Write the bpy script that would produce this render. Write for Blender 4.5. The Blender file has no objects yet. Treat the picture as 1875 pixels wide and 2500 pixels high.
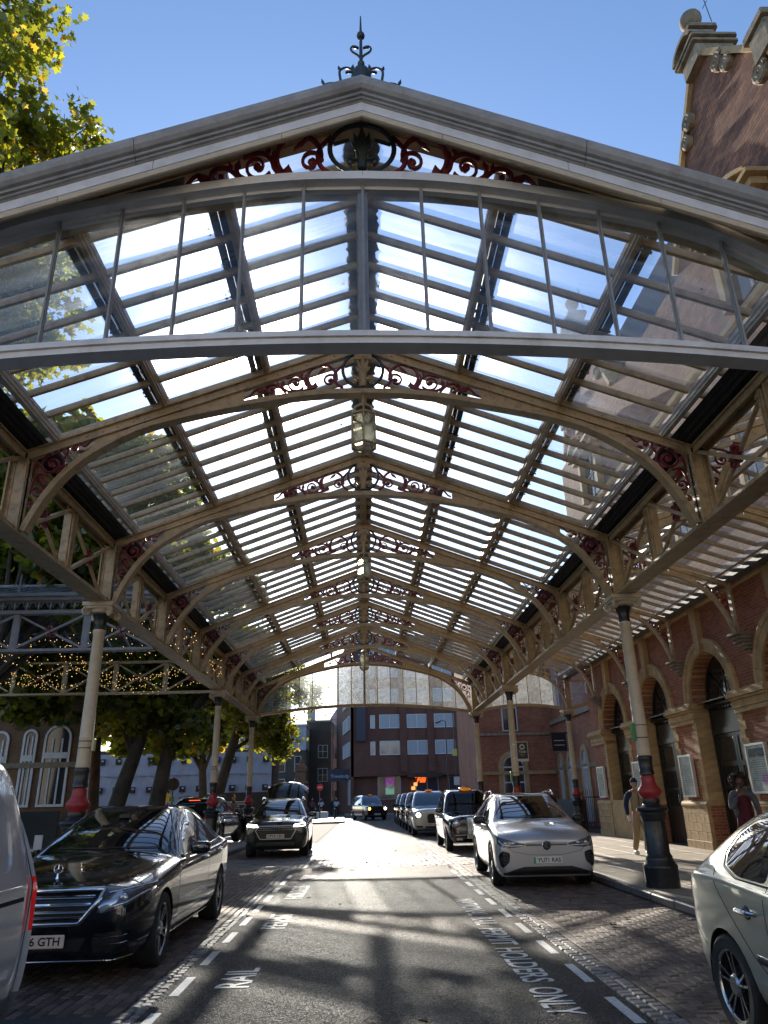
import bpy, bmesh, math, random
import numpy as np
from mathutils import Vector, Matrix
random.seed(7)
D=bpy.data; SC=bpy.context.scene; COL=SC.collection
R=math.radians
sin,cos,pi=math.sin,math.cos,math.pi

# ---------------------------------------------------------------- camera
CAM_POS=Vector((-0.0452,0.0,1.55)); PITCH,YAW,ROLL=0.3768,0.0335,0.0233
cam=D.cameras.new('camera'); camo=D.objects.new('camera',cam); COL.objects.link(camo)
cam.sensor_fit='HORIZONTAL'; cam.sensor_width=36; cam.lens=36*1770.7/1875; cam.clip_start=0.05; cam.clip_end=3000
_r=Vector((cos(YAW),-sin(YAW),0)); _u=Vector((-sin(YAW)*sin(PITCH),-cos(YAW)*sin(PITCH),cos(PITCH))); _f=Vector((sin(YAW)*cos(PITCH),cos(YAW)*cos(PITCH),sin(PITCH)))
_R=_r*cos(ROLL)-_u*sin(ROLL); _U=_r*sin(ROLL)+_u*cos(ROLL)
camo.matrix_world=Matrix(((_R.x,_U.x,-_f.x,CAM_POS.x),(_R.y,_U.y,-_f.y,CAM_POS.y),(_R.z,_U.z,-_f.z,CAM_POS.z),(0,0,0,1)))
SC.camera=camo

# ---------------------------------------------------------------- light
SUN_EL,SUN_AZ=R(19.0),R(-4.3)          # azimuth measured from +Y towards +X
world=D.worlds.new('World'); SC.world=world; world.use_nodes=True
nt=world.node_tree; bg=nt.nodes['Background']; sky=nt.nodes.new('ShaderNodeTexSky')
sky.sky_type='NISHITA'; sky.sun_disc=False; sky.sun_elevation=SUN_EL; sky.sun_rotation=SUN_AZ; sky.altitude=50
sky.air_density=1.0; sky.dust_density=0.6; sky.ozone_density=4.0
nt.links.new(sky.outputs[0],bg.inputs[0]); bg.inputs[1].default_value=0.14
sun=D.lights.new('sun','SUN'); suno=D.objects.new('sun',sun); COL.objects.link(suno)
sun.energy=5.0; sun.angle=R(0.55); sun.color=(1.0,0.9,0.76)
SUN_DIR=Vector((sin(SUN_AZ)*cos(SUN_EL),cos(SUN_AZ)*cos(SUN_EL),sin(SUN_EL)))
suno.rotation_euler=(SUN_DIR).to_track_quat('Z','Y').to_euler(); suno.location=(0,0,60)
vs=SC.view_settings; vs.view_transform='Standard'; vs.look='None'; vs.exposure=0.95; vs.gamma=1; vs.use_curve_mapping=False
cy=SC.cycles; cy.max_bounces=7; cy.diffuse_bounces=4; cy.glossy_bounces=3; cy.transmission_bounces=4; cy.transparent_max_bounces=24
cy.caustics_reflective=False; cy.caustics_refractive=False; cy.use_denoising=True; cy.sample_clamp_indirect=10; cy.use_adaptive_sampling=True

# ---------------------------------------------------------------- materials
MATS={}
def srgb(h):
    v=[int(h[i:i+2],16)/255 for i in (0,2,4)]
    return tuple(c/12.92 if c<=.04045 else ((c+.055)/1.055)**2.4 for c in v)
def mat(name,col=(.5,.5,.5),rough=.6,metal=0,noise=None,bump=None,coat=0,rand=0,isl=0,spec=.5,ior=1.5,emit=None,col2=None,trans=0,dirt=None):
    """noise=(scale,amount) mottling; col2 mixes a second colour by noise; bump=(scale,strength,distance); rand = per-object value jitter; dirt=(scale,colour,amount)"""
    if name in MATS: return MATS[name]
    m=D.materials.new(name); MATS[name]=m; m.use_nodes=True; n=m.node_tree.nodes; L=m.node_tree.links.new
    b=n['Principled BSDF']; b.inputs['Base Color'].default_value=(*col,1); b.inputs['Roughness'].default_value=rough; b.inputs['Metallic'].default_value=metal
    b.inputs['Specular IOR Level'].default_value=spec; b.inputs['Coat Weight'].default_value=coat; b.inputs['Coat Roughness'].default_value=.03; b.inputs['IOR'].default_value=ior; b.inputs['Coat IOR'].default_value=max(1.5,ior*.9)
    if trans: b.inputs['Transmission Weight'].default_value=trans
    if emit: b.inputs['Emission Color'].default_value=(*emit[0],1); b.inputs['Emission Strength'].default_value=emit[1]
    tc=n.new('ShaderNodeTexCoord').outputs['Object']; cur=None
    if noise or col2:
        s,a=noise or (4,.5)
        nz=n.new('ShaderNodeTexNoise'); nz.inputs['Scale'].default_value=s; nz.inputs['Detail'].default_value=6; nz.inputs['Roughness'].default_value=.65; L(tc,nz.inputs['Vector'])
        mx=n.new('ShaderNodeMix'); mx.data_type='RGBA'
        c2=col2 or tuple(c*(1-a) for c in col)
        mx.inputs[6].default_value=(*col,1) if col2 else (*[min(1,c*(1+a*.5)) for c in col],1); mx.inputs[7].default_value=(*c2,1)
        rp=n.new('ShaderNodeMapRange'); rp.inputs[1].default_value=.3; rp.inputs[2].default_value=.7; L(nz.outputs[0],rp.inputs[0]); L(rp.outputs[0],mx.inputs[0]); cur=mx.outputs[2]
    if dirt:
        nz=n.new('ShaderNodeTexNoise'); nz.inputs['Scale'].default_value=dirt[0]; nz.inputs['Detail'].default_value=8; nz.inputs['Roughness'].default_value=.7; L(tc,nz.inputs['Vector'])
        rp=n.new('ShaderNodeMapRange'); rp.inputs[1].default_value=.5; rp.inputs[2].default_value=.75; rp.inputs[4].default_value=dirt[2]; L(nz.outputs[0],rp.inputs[0])
        mx=n.new('ShaderNodeMix'); mx.data_type='RGBA'; mx.inputs[6].default_value=(*col,1); mx.inputs[7].default_value=(*dirt[1],1)
        if cur: L(cur,mx.inputs[6])
        L(rp.outputs[0],mx.inputs[0]); cur=mx.outputs[2]
    if rand or isl:
        oi=n.new('ShaderNodeObjectInfo') if rand else n.new('ShaderNodeNewGeometry'); src=oi.outputs['Random' if rand else 'Random Per Island']; rand=rand or isl; rp=n.new('ShaderNodeMapRange'); rp.inputs[3].default_value=1-rand; rp.inputs[4].default_value=1+rand; L(src,rp.inputs[0])
        hs=n.new('ShaderNodeHueSaturation'); L(rp.outputs[0],hs.inputs['Value']); hs.inputs['Color'].default_value=(*col,1)
        if cur: L(cur,hs.inputs['Color'])
        cur=hs.outputs[0]
    if cur: L(cur,b.inputs['Base Color'])
    if bump:
        nz=n.new('ShaderNodeTexNoise'); nz.inputs['Scale'].default_value=bump[0]; nz.inputs['Detail'].default_value=5; L(tc,nz.inputs['Vector'])
        bp=n.new('ShaderNodeBump'); bp.inputs['Strength'].default_value=bump[1]; bp.inputs['Distance'].default_value=bump[2] if len(bump)>2 else .01
        L(nz.outputs[0],bp.inputs['Height']); L(bp.outputs[0],b.inputs['Normal'])
    return m
def glass_mat(name,tint=(1,1,1),dirt=.10,haze=(.75,.78,.8),refl=1.0,scale=1.3,ior=1.5,streak=False,floor=.45):
    """pane glass: see-through, mirror-like by fresnel, with a film of dirt that scatters light"""
    if name in MATS: return MATS[name]
    m=D.materials.new(name); MATS[name]=m; m.use_nodes=True; n=m.node_tree.nodes; L=m.node_tree.links.new
    n.remove(n['Principled BSDF']); out=n['Material Output']
    tr=n.new('ShaderNodeBsdfTransparent'); tr.inputs[0].default_value=(*tint,1)
    gl=n.new('ShaderNodeBsdfGlossy'); gl.inputs['Roughness'].default_value=.02
    fr=n.new('ShaderNodeFresnel'); ge=n.new('ShaderNodeNewGeometry'); io=n.new('ShaderNodeMapRange'); io.inputs[3].default_value=ior; io.inputs[4].default_value=1/ior; L(ge.outputs['Backfacing'],io.inputs[0]); L(io.outputs[0],fr.inputs[0])
    fm=n.new('ShaderNodeMath'); fm.operation='MULTIPLY'; fm.inputs[1].default_value=refl; L(fr.outputs[0],fm.inputs[0])
    mx=n.new('ShaderNodeMixShader'); L(fm.outputs[0],mx.inputs[0]); L(tr.outputs[0],mx.inputs[1]); L(gl.outputs[0],mx.inputs[2]); last=mx.outputs[0]
    if dirt:
        df=n.new('ShaderNodeBsdfDiffuse'); df.inputs[0].default_value=(*haze,1); tl=n.new('ShaderNodeBsdfTranslucent'); tl.inputs[0].default_value=(*haze,1)
        d1=n.new('ShaderNodeMixShader'); d1.inputs[0].default_value=.6; L(df.outputs[0],d1.inputs[1]); L(tl.outputs[0],d1.inputs[2])
        rf=n.new('ShaderNodeBsdfRefraction'); rf.inputs['Roughness'].default_value=.5; rf.inputs['IOR'].default_value=1.18; rf.inputs[0].default_value=(*haze,1)
        d2=n.new('ShaderNodeMixShader'); d2.inputs[0].default_value=.6; L(d1.outputs[0],d2.inputs[1]); L(rf.outputs[0],d2.inputs[2])
        tc=n.new('ShaderNodeTexCoord'); nz=n.new('ShaderNodeTexNoise'); nz.inputs['Scale'].default_value=scale; nz.inputs['Detail'].default_value=8; nz.inputs['Roughness'].default_value=.7
        oi=n.new('ShaderNodeObjectInfo'); ad=n.new('ShaderNodeVectorMath'); ad.operation='MULTIPLY_ADD'; ad.inputs[1].default_value=(.45,3,1) if streak else (1,1,1)
        cb=n.new('ShaderNodeCombineXYZ'); ml=n.new('ShaderNodeMath'); ml.operation='MULTIPLY'; ml.inputs[1].default_value=37; L(oi.outputs['Random'],ml.inputs[0]); L(ml.outputs[0],cb.inputs[0]); L(ml.outputs[0],cb.inputs[1])
        L(tc.outputs['Object'],ad.inputs[0]); L(cb.outputs[0],ad.inputs[2]); L(ad.outputs[0],nz.inputs['Vector'])
        rp=n.new('ShaderNodeMapRange'); rp.inputs[1].default_value=.38; rp.inputs[2].default_value=.75; rp.inputs[3].default_value=dirt*floor; rp.inputs[4].default_value=min(.9,dirt*2.2); L(nz.outputs[0],rp.inputs[0])
        rr=n.new('ShaderNodeMapRange'); rr.inputs[3].default_value=.35; rr.inputs[4].default_value=2.0; L(oi.outputs['Random'],rr.inputs[0])
        m2=n.new('ShaderNodeMath'); m2.operation='MULTIPLY'; L(rp.outputs[0],m2.inputs[0]); L(rr.outputs[0],m2.inputs[1])
        mm=n.new('ShaderNodeMixShader'); L(m2.outputs[0],mm.inputs[0]); L(last,mm.inputs[1]); L(d2.outputs[0],mm.inputs[2]); last=mm.outputs[0]
    L(last,out.inputs[0]); return m
def brick_mat(name,c1,c2,mortar,sx=.225,sz=.075,axis='x',rough=.85,bumpd=.006,stain=.35):
    if name in MATS: return MATS[name]
    m=D.materials.new(name); MATS[name]=m; m.use_nodes=True; n=m.node_tree.nodes; L=m.node_tree.links.new; b=n['Principled BSDF']; b.inputs['Roughness'].default_value=rough
    tc=n.new('ShaderNodeTexCoord'); sp=n.new('ShaderNodeSeparateXYZ'); cb=n.new('ShaderNodeCombineXYZ'); L(tc.outputs['Object'],sp.inputs[0])
    ad=n.new('ShaderNodeMath'); ad.operation='ADD'; L(sp.outputs[0],ad.inputs[0]); L(sp.outputs[1],ad.inputs[1]); L(ad.outputs[0],cb.inputs[0]); L(sp.outputs[2],cb.inputs[1])
    br=n.new('ShaderNodeTexBrick'); br.inputs['Scale'].default_value=1; br.inputs['Brick Width'].default_value=sx; br.inputs['Row Height'].default_value=sz; br.inputs['Mortar Size'].default_value=sz*.11
    br.inputs['Mortar Smooth'].default_value=.2; br.inputs['Color1'].default_value=(*c1,1); br.inputs['Color2'].default_value=(*c2,1); br.inputs['Mortar'].default_value=(*mortar,1); L(cb.outputs[0],br.inputs['Vector'])
    nz=n.new('ShaderNodeTexNoise'); nz.inputs['Scale'].default_value=.7; nz.inputs['Detail'].default_value=9; nz.inputs['Roughness'].default_value=.7; L(tc.outputs['Object'],nz.inputs['Vector'])
    rp=n.new('ShaderNodeMapRange'); rp.inputs[1].default_value=.35; rp.inputs[2].default_value=.7; rp.inputs[3].default_value=1.15; rp.inputs[4].default_value=1-stain; L(nz.outputs[0],rp.inputs[0])
    hs=n.new('ShaderNodeHueSaturation'); L(br.outputs[0],hs.inputs['Color']); L(rp.outputs[0],hs.inputs['Value']); L(hs.outputs[0],b.inputs['Base Color'])
    iv=n.new('ShaderNodeMath'); iv.operation='SUBTRACT'; iv.inputs[0].default_value=1; L(br.outputs['Fac'],iv.inputs[1])
    bp=n.new('ShaderNodeBump'); bp.inputs['Strength'].default_value=.7; bp.inputs['Distance'].default_value=bumpd; L(iv.outputs[0],bp.inputs['Height']); L(bp.outputs[0],b.inputs['Normal'])
    return m

# ---------------------------------------------------------------- mesh building
class MB:
    def __init__(s): s.v=[]; s.f=[]
    def add(s,vs,fs):
        o=len(s.v); s.v+= [tuple(p) for p in vs]; s.f+=[tuple(i+o for i in f) for f in fs]; return s
    def box(s,x0,x1,y0,y1,z0,z1):
        return s.add([(x0,y0,z0),(x1,y0,z0),(x1,y1,z0),(x0,y1,z0),(x0,y0,z1),(x1,y0,z1),(x1,y1,z1),(x0,y1,z1)],
              [(0,3,2,1),(4,5,6,7),(0,1,5,4),(1,2,6,5),(2,3,7,6),(3,0,4,7)])
    def cbox(s,x0,x1,y0,y1,z0,z1,c):
        """box with chamfered vertical and top edges"""
        p=lambda e,z:[(x0+e,y0+c,z),(x0+c,y0+e,z),(x1-c,y0+e,z),(x1-e,y0+c,z),(x1-e,y1-c,z),(x1-c,y1-e,z),(x0+c,y1-e,z),(x0+e,y1-c,z)]
        vs=p(0,z0)+p(0,z1-c)+p(c,z1); fs=[]
        for k in (0,8):
            for i in range(8): fs.append((k+i,k+(i+1)%8,k+8+(i+1)%8,k+8+i))
        fs.append(tuple(range(16,24))); fs.append(tuple(range(7,-1,-1))); return s.add(vs,fs)
    def beam(s,p,q,w,h,up=(0,0,1)):
        p,q=Vector(p),Vector(q); d=(q-p).normalized(); u=Vector(up); a=d.cross(u)
        if a.length<1e-4: a=d.cross(Vector((1,0,0)))
        a.normalize(); b=a.cross(d); vs=[]
        for c in (p,q):
            for i,j in ((-1,-1),(1,-1),(1,1),(-1,1)): vs.append(c+a*(i*w/2)+b*(j*h/2))
        return s.add(vs,[(0,3,2,1),(4,5,6,7),(0,1,5,4),(1,2,6,5),(2,3,7,6),(3,0,4,7)])
    def prism(s,poly,a,b,pl='xz'):
        """polygon (list of 2D points) extruded between a and b along the missing axis"""
        m={'xz':lambda p,t:(p[0],t,p[1]),'yz':lambda p,t:(t,p[0],p[1]),'xy':lambda p,t:(p[0],p[1],t)}[pl]; n=len(poly)
        return s.add([m(p,a) for p in poly]+[m(p,b) for p in poly],[tuple(range(n)),tuple(range(2*n-1,n-1,-1))]+[((i+1)%n,i,i+n,(i+1)%n+n) for i in range(n)])
    def strip(s,top,bot,a,b,pl='xz'):
        """closed ribbon solid between two polylines of equal length, extruded a..b"""
        m={'xz':lambda p,t:(p[0],t,p[1]),'yz':lambda p,t:(t,p[0],p[1]),'xy':lambda p,t:(p[0],p[1],t)}[pl]; n=len(top)
        vs=[m(p,a) for p in top]+[m(p,a) for p in bot]+[m(p,b) for p in top]+[m(p,b) for p in bot]; fs=[]
        for i in range(n-1):
            fs+=[(i,i+1,n+i+1,n+i),(2*n+i+1,2*n+i,3*n+i,3*n+i+1),(i+1,i,2*n+i,2*n+i+1),(n+i,n+i+1,3*n+i+1,3*n+i)]
        fs+=[(0,n,3*n,2*n),(2*n-1,n-1,3*n-1,4*n-1)]; return s.add(vs,fs)
    def tube(s,path,r,n=6,cap=True,flat=None):
        P=[Vector(p) for p in path]; rs=r if isinstance(r,(list,tuple)) else [r]*len(P); vs=[]; fs=[]; ref=None
        for i,p in enumerate(P):
            d=(P[min(i+1,len(P)-1)]-P[max(i-1,0)])
            d=d.normalized() if d.length>1e-9 else Vector((0,0,1))
            if flat is not None: b=Vector(flat); a=b.cross(d); a=a.normalized() if a.length>1e-6 else Vector((1,0,0))
            else:
                if ref is None: ref=Vector((0,0,1)) if abs(d.z)<.9 else Vector((1,0,0))
                a=d.cross(ref); a=a.normalized() if a.length>1e-6 else Vector((1,0,0)); b=a.cross(d).normalized(); ref=b
            for k in range(n):
                t=2*pi*(k+.5)/n; vs.append(p+(a*cos(t)+b*sin(t))*rs[i])
        m=len(P)
        for i in range(m-1):
            for k in range(n): fs.append((i*n+k,i*n+(k+1)%n,(i+1)*n+(k+1)%n,(i+1)*n+k))
        if cap: fs+=[tuple(range(n-1,-1,-1)),tuple(range((m-1)*n,m*n))]
        return s.add(vs,fs)
    def lathe(s,prof,n=20,c=(0,0,0),flute=None,cap=True):
        vs=[]; fs=[]
        for r,z in prof:
            for k in range(n):
                t=2*pi*k/n; rr=r
                if flute and flute[0]<=z<=flute[1]: rr=r*(1-flute[2]*(k%2))
                vs.append((c[0]+rr*cos(t),c[1]+rr*sin(t),c[2]+z))
        for i in range(len(prof)-1):
            for k in range(n): fs.append((i*n+k,i*n+(k+1)%n,(i+1)*n+(k+1)%n,(i+1)*n+k))
        if cap: fs+=[tuple(range(n-1,-1,-1)),tuple(range((len(prof)-1)*n,len(prof)*n))]
        return s.add(vs,fs)
    def ell(s,c,r,n=8,m=6,rot=None):
        vs=[];fs=[]; M=rot or Matrix.Identity(3)
        for i in range(m+1):
            ph=pi*i/m
            for k in range(n):
                t=2*pi*k/n; vs.append(Vector(c)+M@Vector((r[0]*sin(ph)*cos(t),r[1]*sin(ph)*sin(t),r[2]*cos(ph))))
        for i in range(m):
            for k in range(n): fs.append((i*n+k,(i+1)*n+k,(i+1)*n+(k+1)%n,i*n+(k+1)%n))
        return s.add(vs,fs)
    def rivet(s,p,nrm,r=.018,h=.014):
        p=Vector(p);d=Vector(nrm);a=d.orthogonal().normalized();b=d.cross(a);o=[]
        for k in range(6): o.append(p+(a*cos(k*pi/3)+b*sin(k*pi/3))*r)
        o+=[p+(a*cos(k*pi/3)+b*sin(k*pi/3))*r*.6+d*h for k in range(6)]
        return s.add(o,[(k,(k+1)%6,6+(k+1)%6,6+k) for k in range(6)]+[(6,7,8,9,10,11)])
    def sweep(s,prof,path,up=(0,0,1),closed=True):
        """profile [(side,up)] carried along a 3D path with mitred joints (side = right-hand of travel)"""
        P=[Vector(p) for p in path]; U=Vector(up); n=len(prof); vs=[]; fs=[]
        for i,p in enumerate(P):
            d0=(P[i]-P[i-1]).normalized() if i else (P[1]-P[0]).normalized(); d1=(P[i+1]-P[i]).normalized() if i<len(P)-1 else d0
            a0=d0.cross(U).normalized(); a1=d1.cross(U).normalized(); a=(a0+a1).normalized(); k=1/max(.3,a.dot(a0))
            for q in prof: vs.append(p+a*(q[0]*k)+U*q[1])
        for i in range(len(P)-1):
            for j in range(n if closed else n-1): fs.append((i*n+j,i*n+(j+1)%n,(i+1)*n+(j+1)%n,(i+1)*n+j))
        if closed: fs+=[tuple(range(n)),tuple(range(len(P)*n-1,(len(P)-1)*n-1,-1))]
        return s.add(vs,fs)
    def mesh(s,name,m=None,smooth=False,fix=True):
        me=D.meshes.new(name); me.from_pydata([tuple(p) for p in s.v],[],s.f)
        if fix:
            bm=bmesh.new(); bm.from_mesh(me); bmesh.ops.recalc_face_normals(bm,faces=bm.faces); bm.to_mesh(me); bm.free()
        if m: me.materials.append(m)
        if smooth: me.shade_auto(smooth) if hasattr(me,'shade_auto') else smooth_by_angle(me,smooth)
        return me
    def build(s,name,m=None,parent=None,smooth=False,fix=True): return place(name,s.mesh(name,m,smooth,fix),parent)
def smooth_by_angle(me,ang):
    ang=R(40) if ang is True else ang
    me.polygons.foreach_set('use_smooth',[True]*len(me.polygons))
    bm=bmesh.new(); bm.from_mesh(me)
    for e in bm.edges:
        if len(e.link_faces)==2 and e.calc_face_angle(0)>ang: e.smooth=False
    bm.to_mesh(me); bm.free()
def place(name,me,parent=None,loc=None,rot=None,scale=None):
    o=D.objects.new(name,me); COL.objects.link(o)
    if parent: o.parent=parent
    if loc is not None: o.location=loc
    if rot is not None: o.rotation_euler=rot
    if scale is not None: o.scale=scale
    return o
def tag(o,label=None,cat=None,group=None,kind=None):
    if label: o['label']=label
    if cat: o['category']=cat
    if group: o['group']=group
    if kind: o['kind']=kind
    return o
def thing(name,label,cat,loc=(0,0,0),rz=0,group=None):
    o=D.objects.new(name,None); COL.objects.link(o); o.location=loc; o.rotation_euler=(0,0,rz); o.empty_display_size=.2
    return tag(o,label,cat,group)
def copy_tree(o,parent=None):
    c=o.copy(); COL.objects.link(c); c.parent=parent
    for ch in list(o.children): copy_tree(ch,c)
    return c
TMP=D.scenes.new('workbench_scene')
def eval_mesh(o):
    """mesh of an object with its modifiers applied, evaluated in a small scene of its own"""
    if o.name not in TMP.collection.objects: TMP.collection.objects.link(o)
    vl=TMP.view_layers[0]; vl.update(); return D.meshes.new_from_object(o.evaluated_get(vl.depsgraph))
def text_mesh(s,size=1,mat_=None,ext=0,sx=1,align='CENTER',shear=0,bold=0):
    cu=D.curves.new('lettering','FONT'); cu.body=s; cu.size=size; cu.align_x=align; cu.align_y='CENTER'; cu.extrude=ext; cu.shear=shear; cu.resolution_u=3; cu.offset=bold
    o=D.objects.new('lettering',cu); me=eval_mesh(o); D.objects.remove(o); D.curves.remove(cu)
    if sx!=1:
        for v in me.vertices: v.co.x*=sx
    me.materials.clear()
    if mat_: me.materials.append(mat_)
    me.name='lettering'; return me
def lerp(a,b,t): return a+(b-a)*t
def spline(pts,n):
    """Catmull-Rom through points (tuples), n samples in all"""
    P=[Vector(p) for p in pts]; P=[P[0]*2-P[1]]+P+[P[-1]*2-P[-2]]; out=[]; k=len(pts)-1
    for i in range(n):
        t=i/(n-1)*k; j=min(int(t),k-1); u=t-j; a,b,c,d=P[j:j+4]
        out.append(.5*((2*b)+(c-a)*u+(2*a-5*b+4*c-d)*u*u+(3*b-a-3*c+d)*u**3))
    return out
def interp(pts,x):
    for (a,b),(c,d) in zip(pts,pts[1:]):
        if a<=x<=c: return lerp(b,d,(x-a)/(c-a) if c>a else 0)
    return pts[0][1] if x<pts[0][0] else pts[-1][1]

# shared colours
CREAM=mat('cream_iron_paint',(.50,.375,.215),.42,noise=(3,.22),dirt=(7,(.16,.10,.055),.85),bump=(60,.12,.004))
CREAM2=mat('pale_iron_paint',(.60,.50,.36),.45,noise=(2.5,.18),dirt=(4,(.3,.25,.18),.4),bump=(60,.06,.004))
MAROON=mat('maroon_iron_paint',(.19,.018,.030),.38,noise=(9,.35),bump=(50,.1,.004))
REDP=mat('red_iron_paint',(.36,.03,.03),.4,noise=(9,.3),dirt=(8,(.06,.02,.02),.5))
BLACKP=mat('black_iron_paint',(.018,.02,.022),.33,noise=(9,.4),dirt=(10,(.06,.055,.05),.5),bump=(40,.1,.004))
GREENP=mat('dark_green_iron_paint',(.035,.05,.052),.4,noise=(9,.35))
GREYW=mat('pale_grey_gable_paint',(.74,.72,.70),.45,noise=(2,.15),dirt=(3,(.3,.28,.25),.5),bump=(30,.05,.004))
LEAD=mat('dark_lead',(.15,.15,.155),.42,noise=(3,.3),dirt=(5,(.05,.045,.04),.6))
TIMBER=mat('weathered_white_timber',(.60,.57,.52),.6,noise=(5,.25),dirt=(7,(.2,.18,.15),.6))
GRIME=mat('black_gutter',(.02,.019,.018),.75,noise=(6,.5))
ROOFGLASS=glass_mat('roof_glass',tint=(.93,.97,1.0),dirt=.13,streak=True,floor=.8)
ENDGLASS=glass_mat('far_gable_glass',tint=(.95,.97,.98),dirt=.15,scale=7,floor=.8)
FRONTGLASS=glass_mat('front_gable_glass',tint=(.96,.98,1.0),dirt=.018,scale=1.5,refl=.6)
CORN=mat('grey_cornice_paint',(.34,.335,.33),.45,noise=(3,.25),dirt=(4,(.14,.13,.12),.7))
STONE=mat('buff_stone',(.44,.30,.15),.8,noise=(2.5,.3),dirt=(3,(.16,.10,.055),.6),bump=(25,.35,.01))
# ================================================================ the street canopy
Y0,PITCHY=5.48,3.818
def yk(k): return Y0+PITCHY*k
zt=lambda x:7.95-.378*abs(x)
ARCH=[(0,7.08),(.6,7.06),(1.2,6.985),(1.88,6.85),(2.4,6.735),(2.9,6.60),(3.3,6.44),(3.65,6.23),(3.95,6.0),(4.18,5.74),(4.36,5.44),(4.48,5.18),(4.55,4.99)]
ARCHF=[(p.x,p.y) for p in spline([(a,b,0) for a,b in ARCH],40)]
def off(poly,d):
    o=[]
    for i,(x,z) in enumerate(poly):
        a=poly[max(i-1,0)]; b=poly[min(i+1,len(poly)-1)]; t=Vector((b[0]-a[0],b[1]-a[1])).normalized(); o.append((x-t.y*-d*-1*1,z+t.x*d) if False else (x+(-t.y)*d*1,z+t.x*d))
    return o
def mirror(poly): return [(-x,z) for x,z in reversed(poly)]
def scroll(mb,pts,w,y=0,th=.022,M=None):
    """flat cast-iron stroke in the xz plane; w = (start,end) half width"""
    n=len(pts); P=[Vector((p[0],p[1])) for p in pts]; vs=[]; fs=[]
    for i,p in enumerate(P):
        t=(P[min(i+1,n-1)]-P[max(i-1,0)]); t=t.normalized() if t.length>1e-9 else Vector((1,0)); a=Vector((-t.y,t.x)); k=i/(n-1); ww=lerp(w[0],w[1],k) if len(w)==2 else interp([(0,w[0]),(.5,w[1]),(1,w[2])],k)
        for s,h in ((-1,0),(-.55,1),(.55,1),(1,0),(.55,-1),(-.55,-1)):
            q=p+a*ww*s; vs.append((q.x,y+h*th,q.y))
    for i in range(n-1):
        for k in range(6): fs.append((i*6+k,i*6+(k+1)%6,(i+1)*6+(k+1)%6,(i+1)*6+k))
    fs+=[(5,4,3,2,1,0),tuple(range((n-1)*6,n*6))]; mb.add(vs,fs)
def spiral(cx,cz,r0,r1,a0,a1,n=16):
    return [(cx+lerp(r0,r1,i/n)*cos(R(lerp(a0,a1,i/n))),cz+lerp(r0,r1,i/n)*sin(R(lerp(a0,a1,i/n)))) for i in range(n+1)]
def curl(mb,cx,cz,r,a0,turn,w=.016,y=0,th=.022):
    """volute: wide stroke that winds in to an eye"""
    scroll(mb,spiral(cx,cz,r,r*.22,a0,a0+turn,20),(w*.8,w,w*.75),y,th); mb.ell((cx+.0,y,cz),(r*.30,th*1.25,r*.30),8,5)
def leaf(mb,p,q,w,y=0,th=.018):
    P=[(lerp(p[0],q[0],t),lerp(p[1],q[1],t)) for t in (0,.2,.45,.75,1)]; scroll(mb,P,(w*.4,w,w*.1),y,th)
def half_apex(sx):
    mb=MB(); w=.024
    T=lambda pts:[(sx*p[0],p[1]) for p in pts]
    scroll(mb,T(spiral(.60,7.395,.225,.205,-52,196,22)),(w,w*1.15,w)); curl_(mb,sx,.49,7.335,.115,170,-430)
    scroll(mb,T(spline([(.30,7.60,0),(.42,7.45,0),(.40,7.30,0),(.30,7.21,0)],10)),(w*.9,w,w)); leaf(mb,(sx*.55,7.56),(sx*.66,7.46),.03)
    curl_(mb,sx,1.00,7.285,.135,205,430); scroll(mb,T(spline([(.74,7.215,0),(.83,7.26,0),(.87,7.36,0),(.98,7.42,0),(1.14,7.37,0)],14)),(w,w*1.1,w*.6))
    scroll(mb,T(spline([(.72,7.21,0),(.87,7.17,0),(1.05,7.145,0),(1.17,7.20,0),(1.20,7.30,0)],14)),(w*.8,w,w*.8)); leaf(mb,(sx*.86,7.38),(sx*.80,7.47),.04); leaf(mb,(sx*.93,7.41),(sx*.88,7.47),.03)
    scroll(mb,T(spline([(1.12,7.10,0),(1.2,7.20,0),(1.3,7.27,0),(1.42,7.235,0),(1.44,7.15,0)],14)),(w*.7,w,w*.6)); curl_(mb,sx,1.345,7.17,.065,60,-380,.013)
    leaf(mb,(sx*1.20,7.24),(sx*1.17,7.345),.035); leaf(mb,(sx*1.24,7.25),(sx*1.27,7.33),.026); mb.ell((sx*1.50,0,7.165),(.06,.03,.04),8,5)
    scroll(mb,T(spline([(1.44,7.11,0),(1.53,7.19,0),(1.60,7.16,0),(1.66,7.08,0),(1.72,7.05,0)],12)),(w*.9,w*.8,w*.5)); leaf(mb,(sx*.72,7.20),(sx*.70,7.30),.05); leaf(mb,(sx*.78,7.19),(sx*.83,7.26),.035)
    scroll(mb,T([(.28,7.18),(.6,7.165),(.9,7.135),(1.2,7.085),(1.5,7.02),(1.74,6.975)]),(.012,.012)); return mb
def curl_(mb,sx,cx,cz,r,a0,turn,w=.018):
    if sx>0: curl(mb,cx,cz,r,a0,turn,w)
    else: curl(mb,-cx,cz,r,180-a0,-turn,w)
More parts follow.
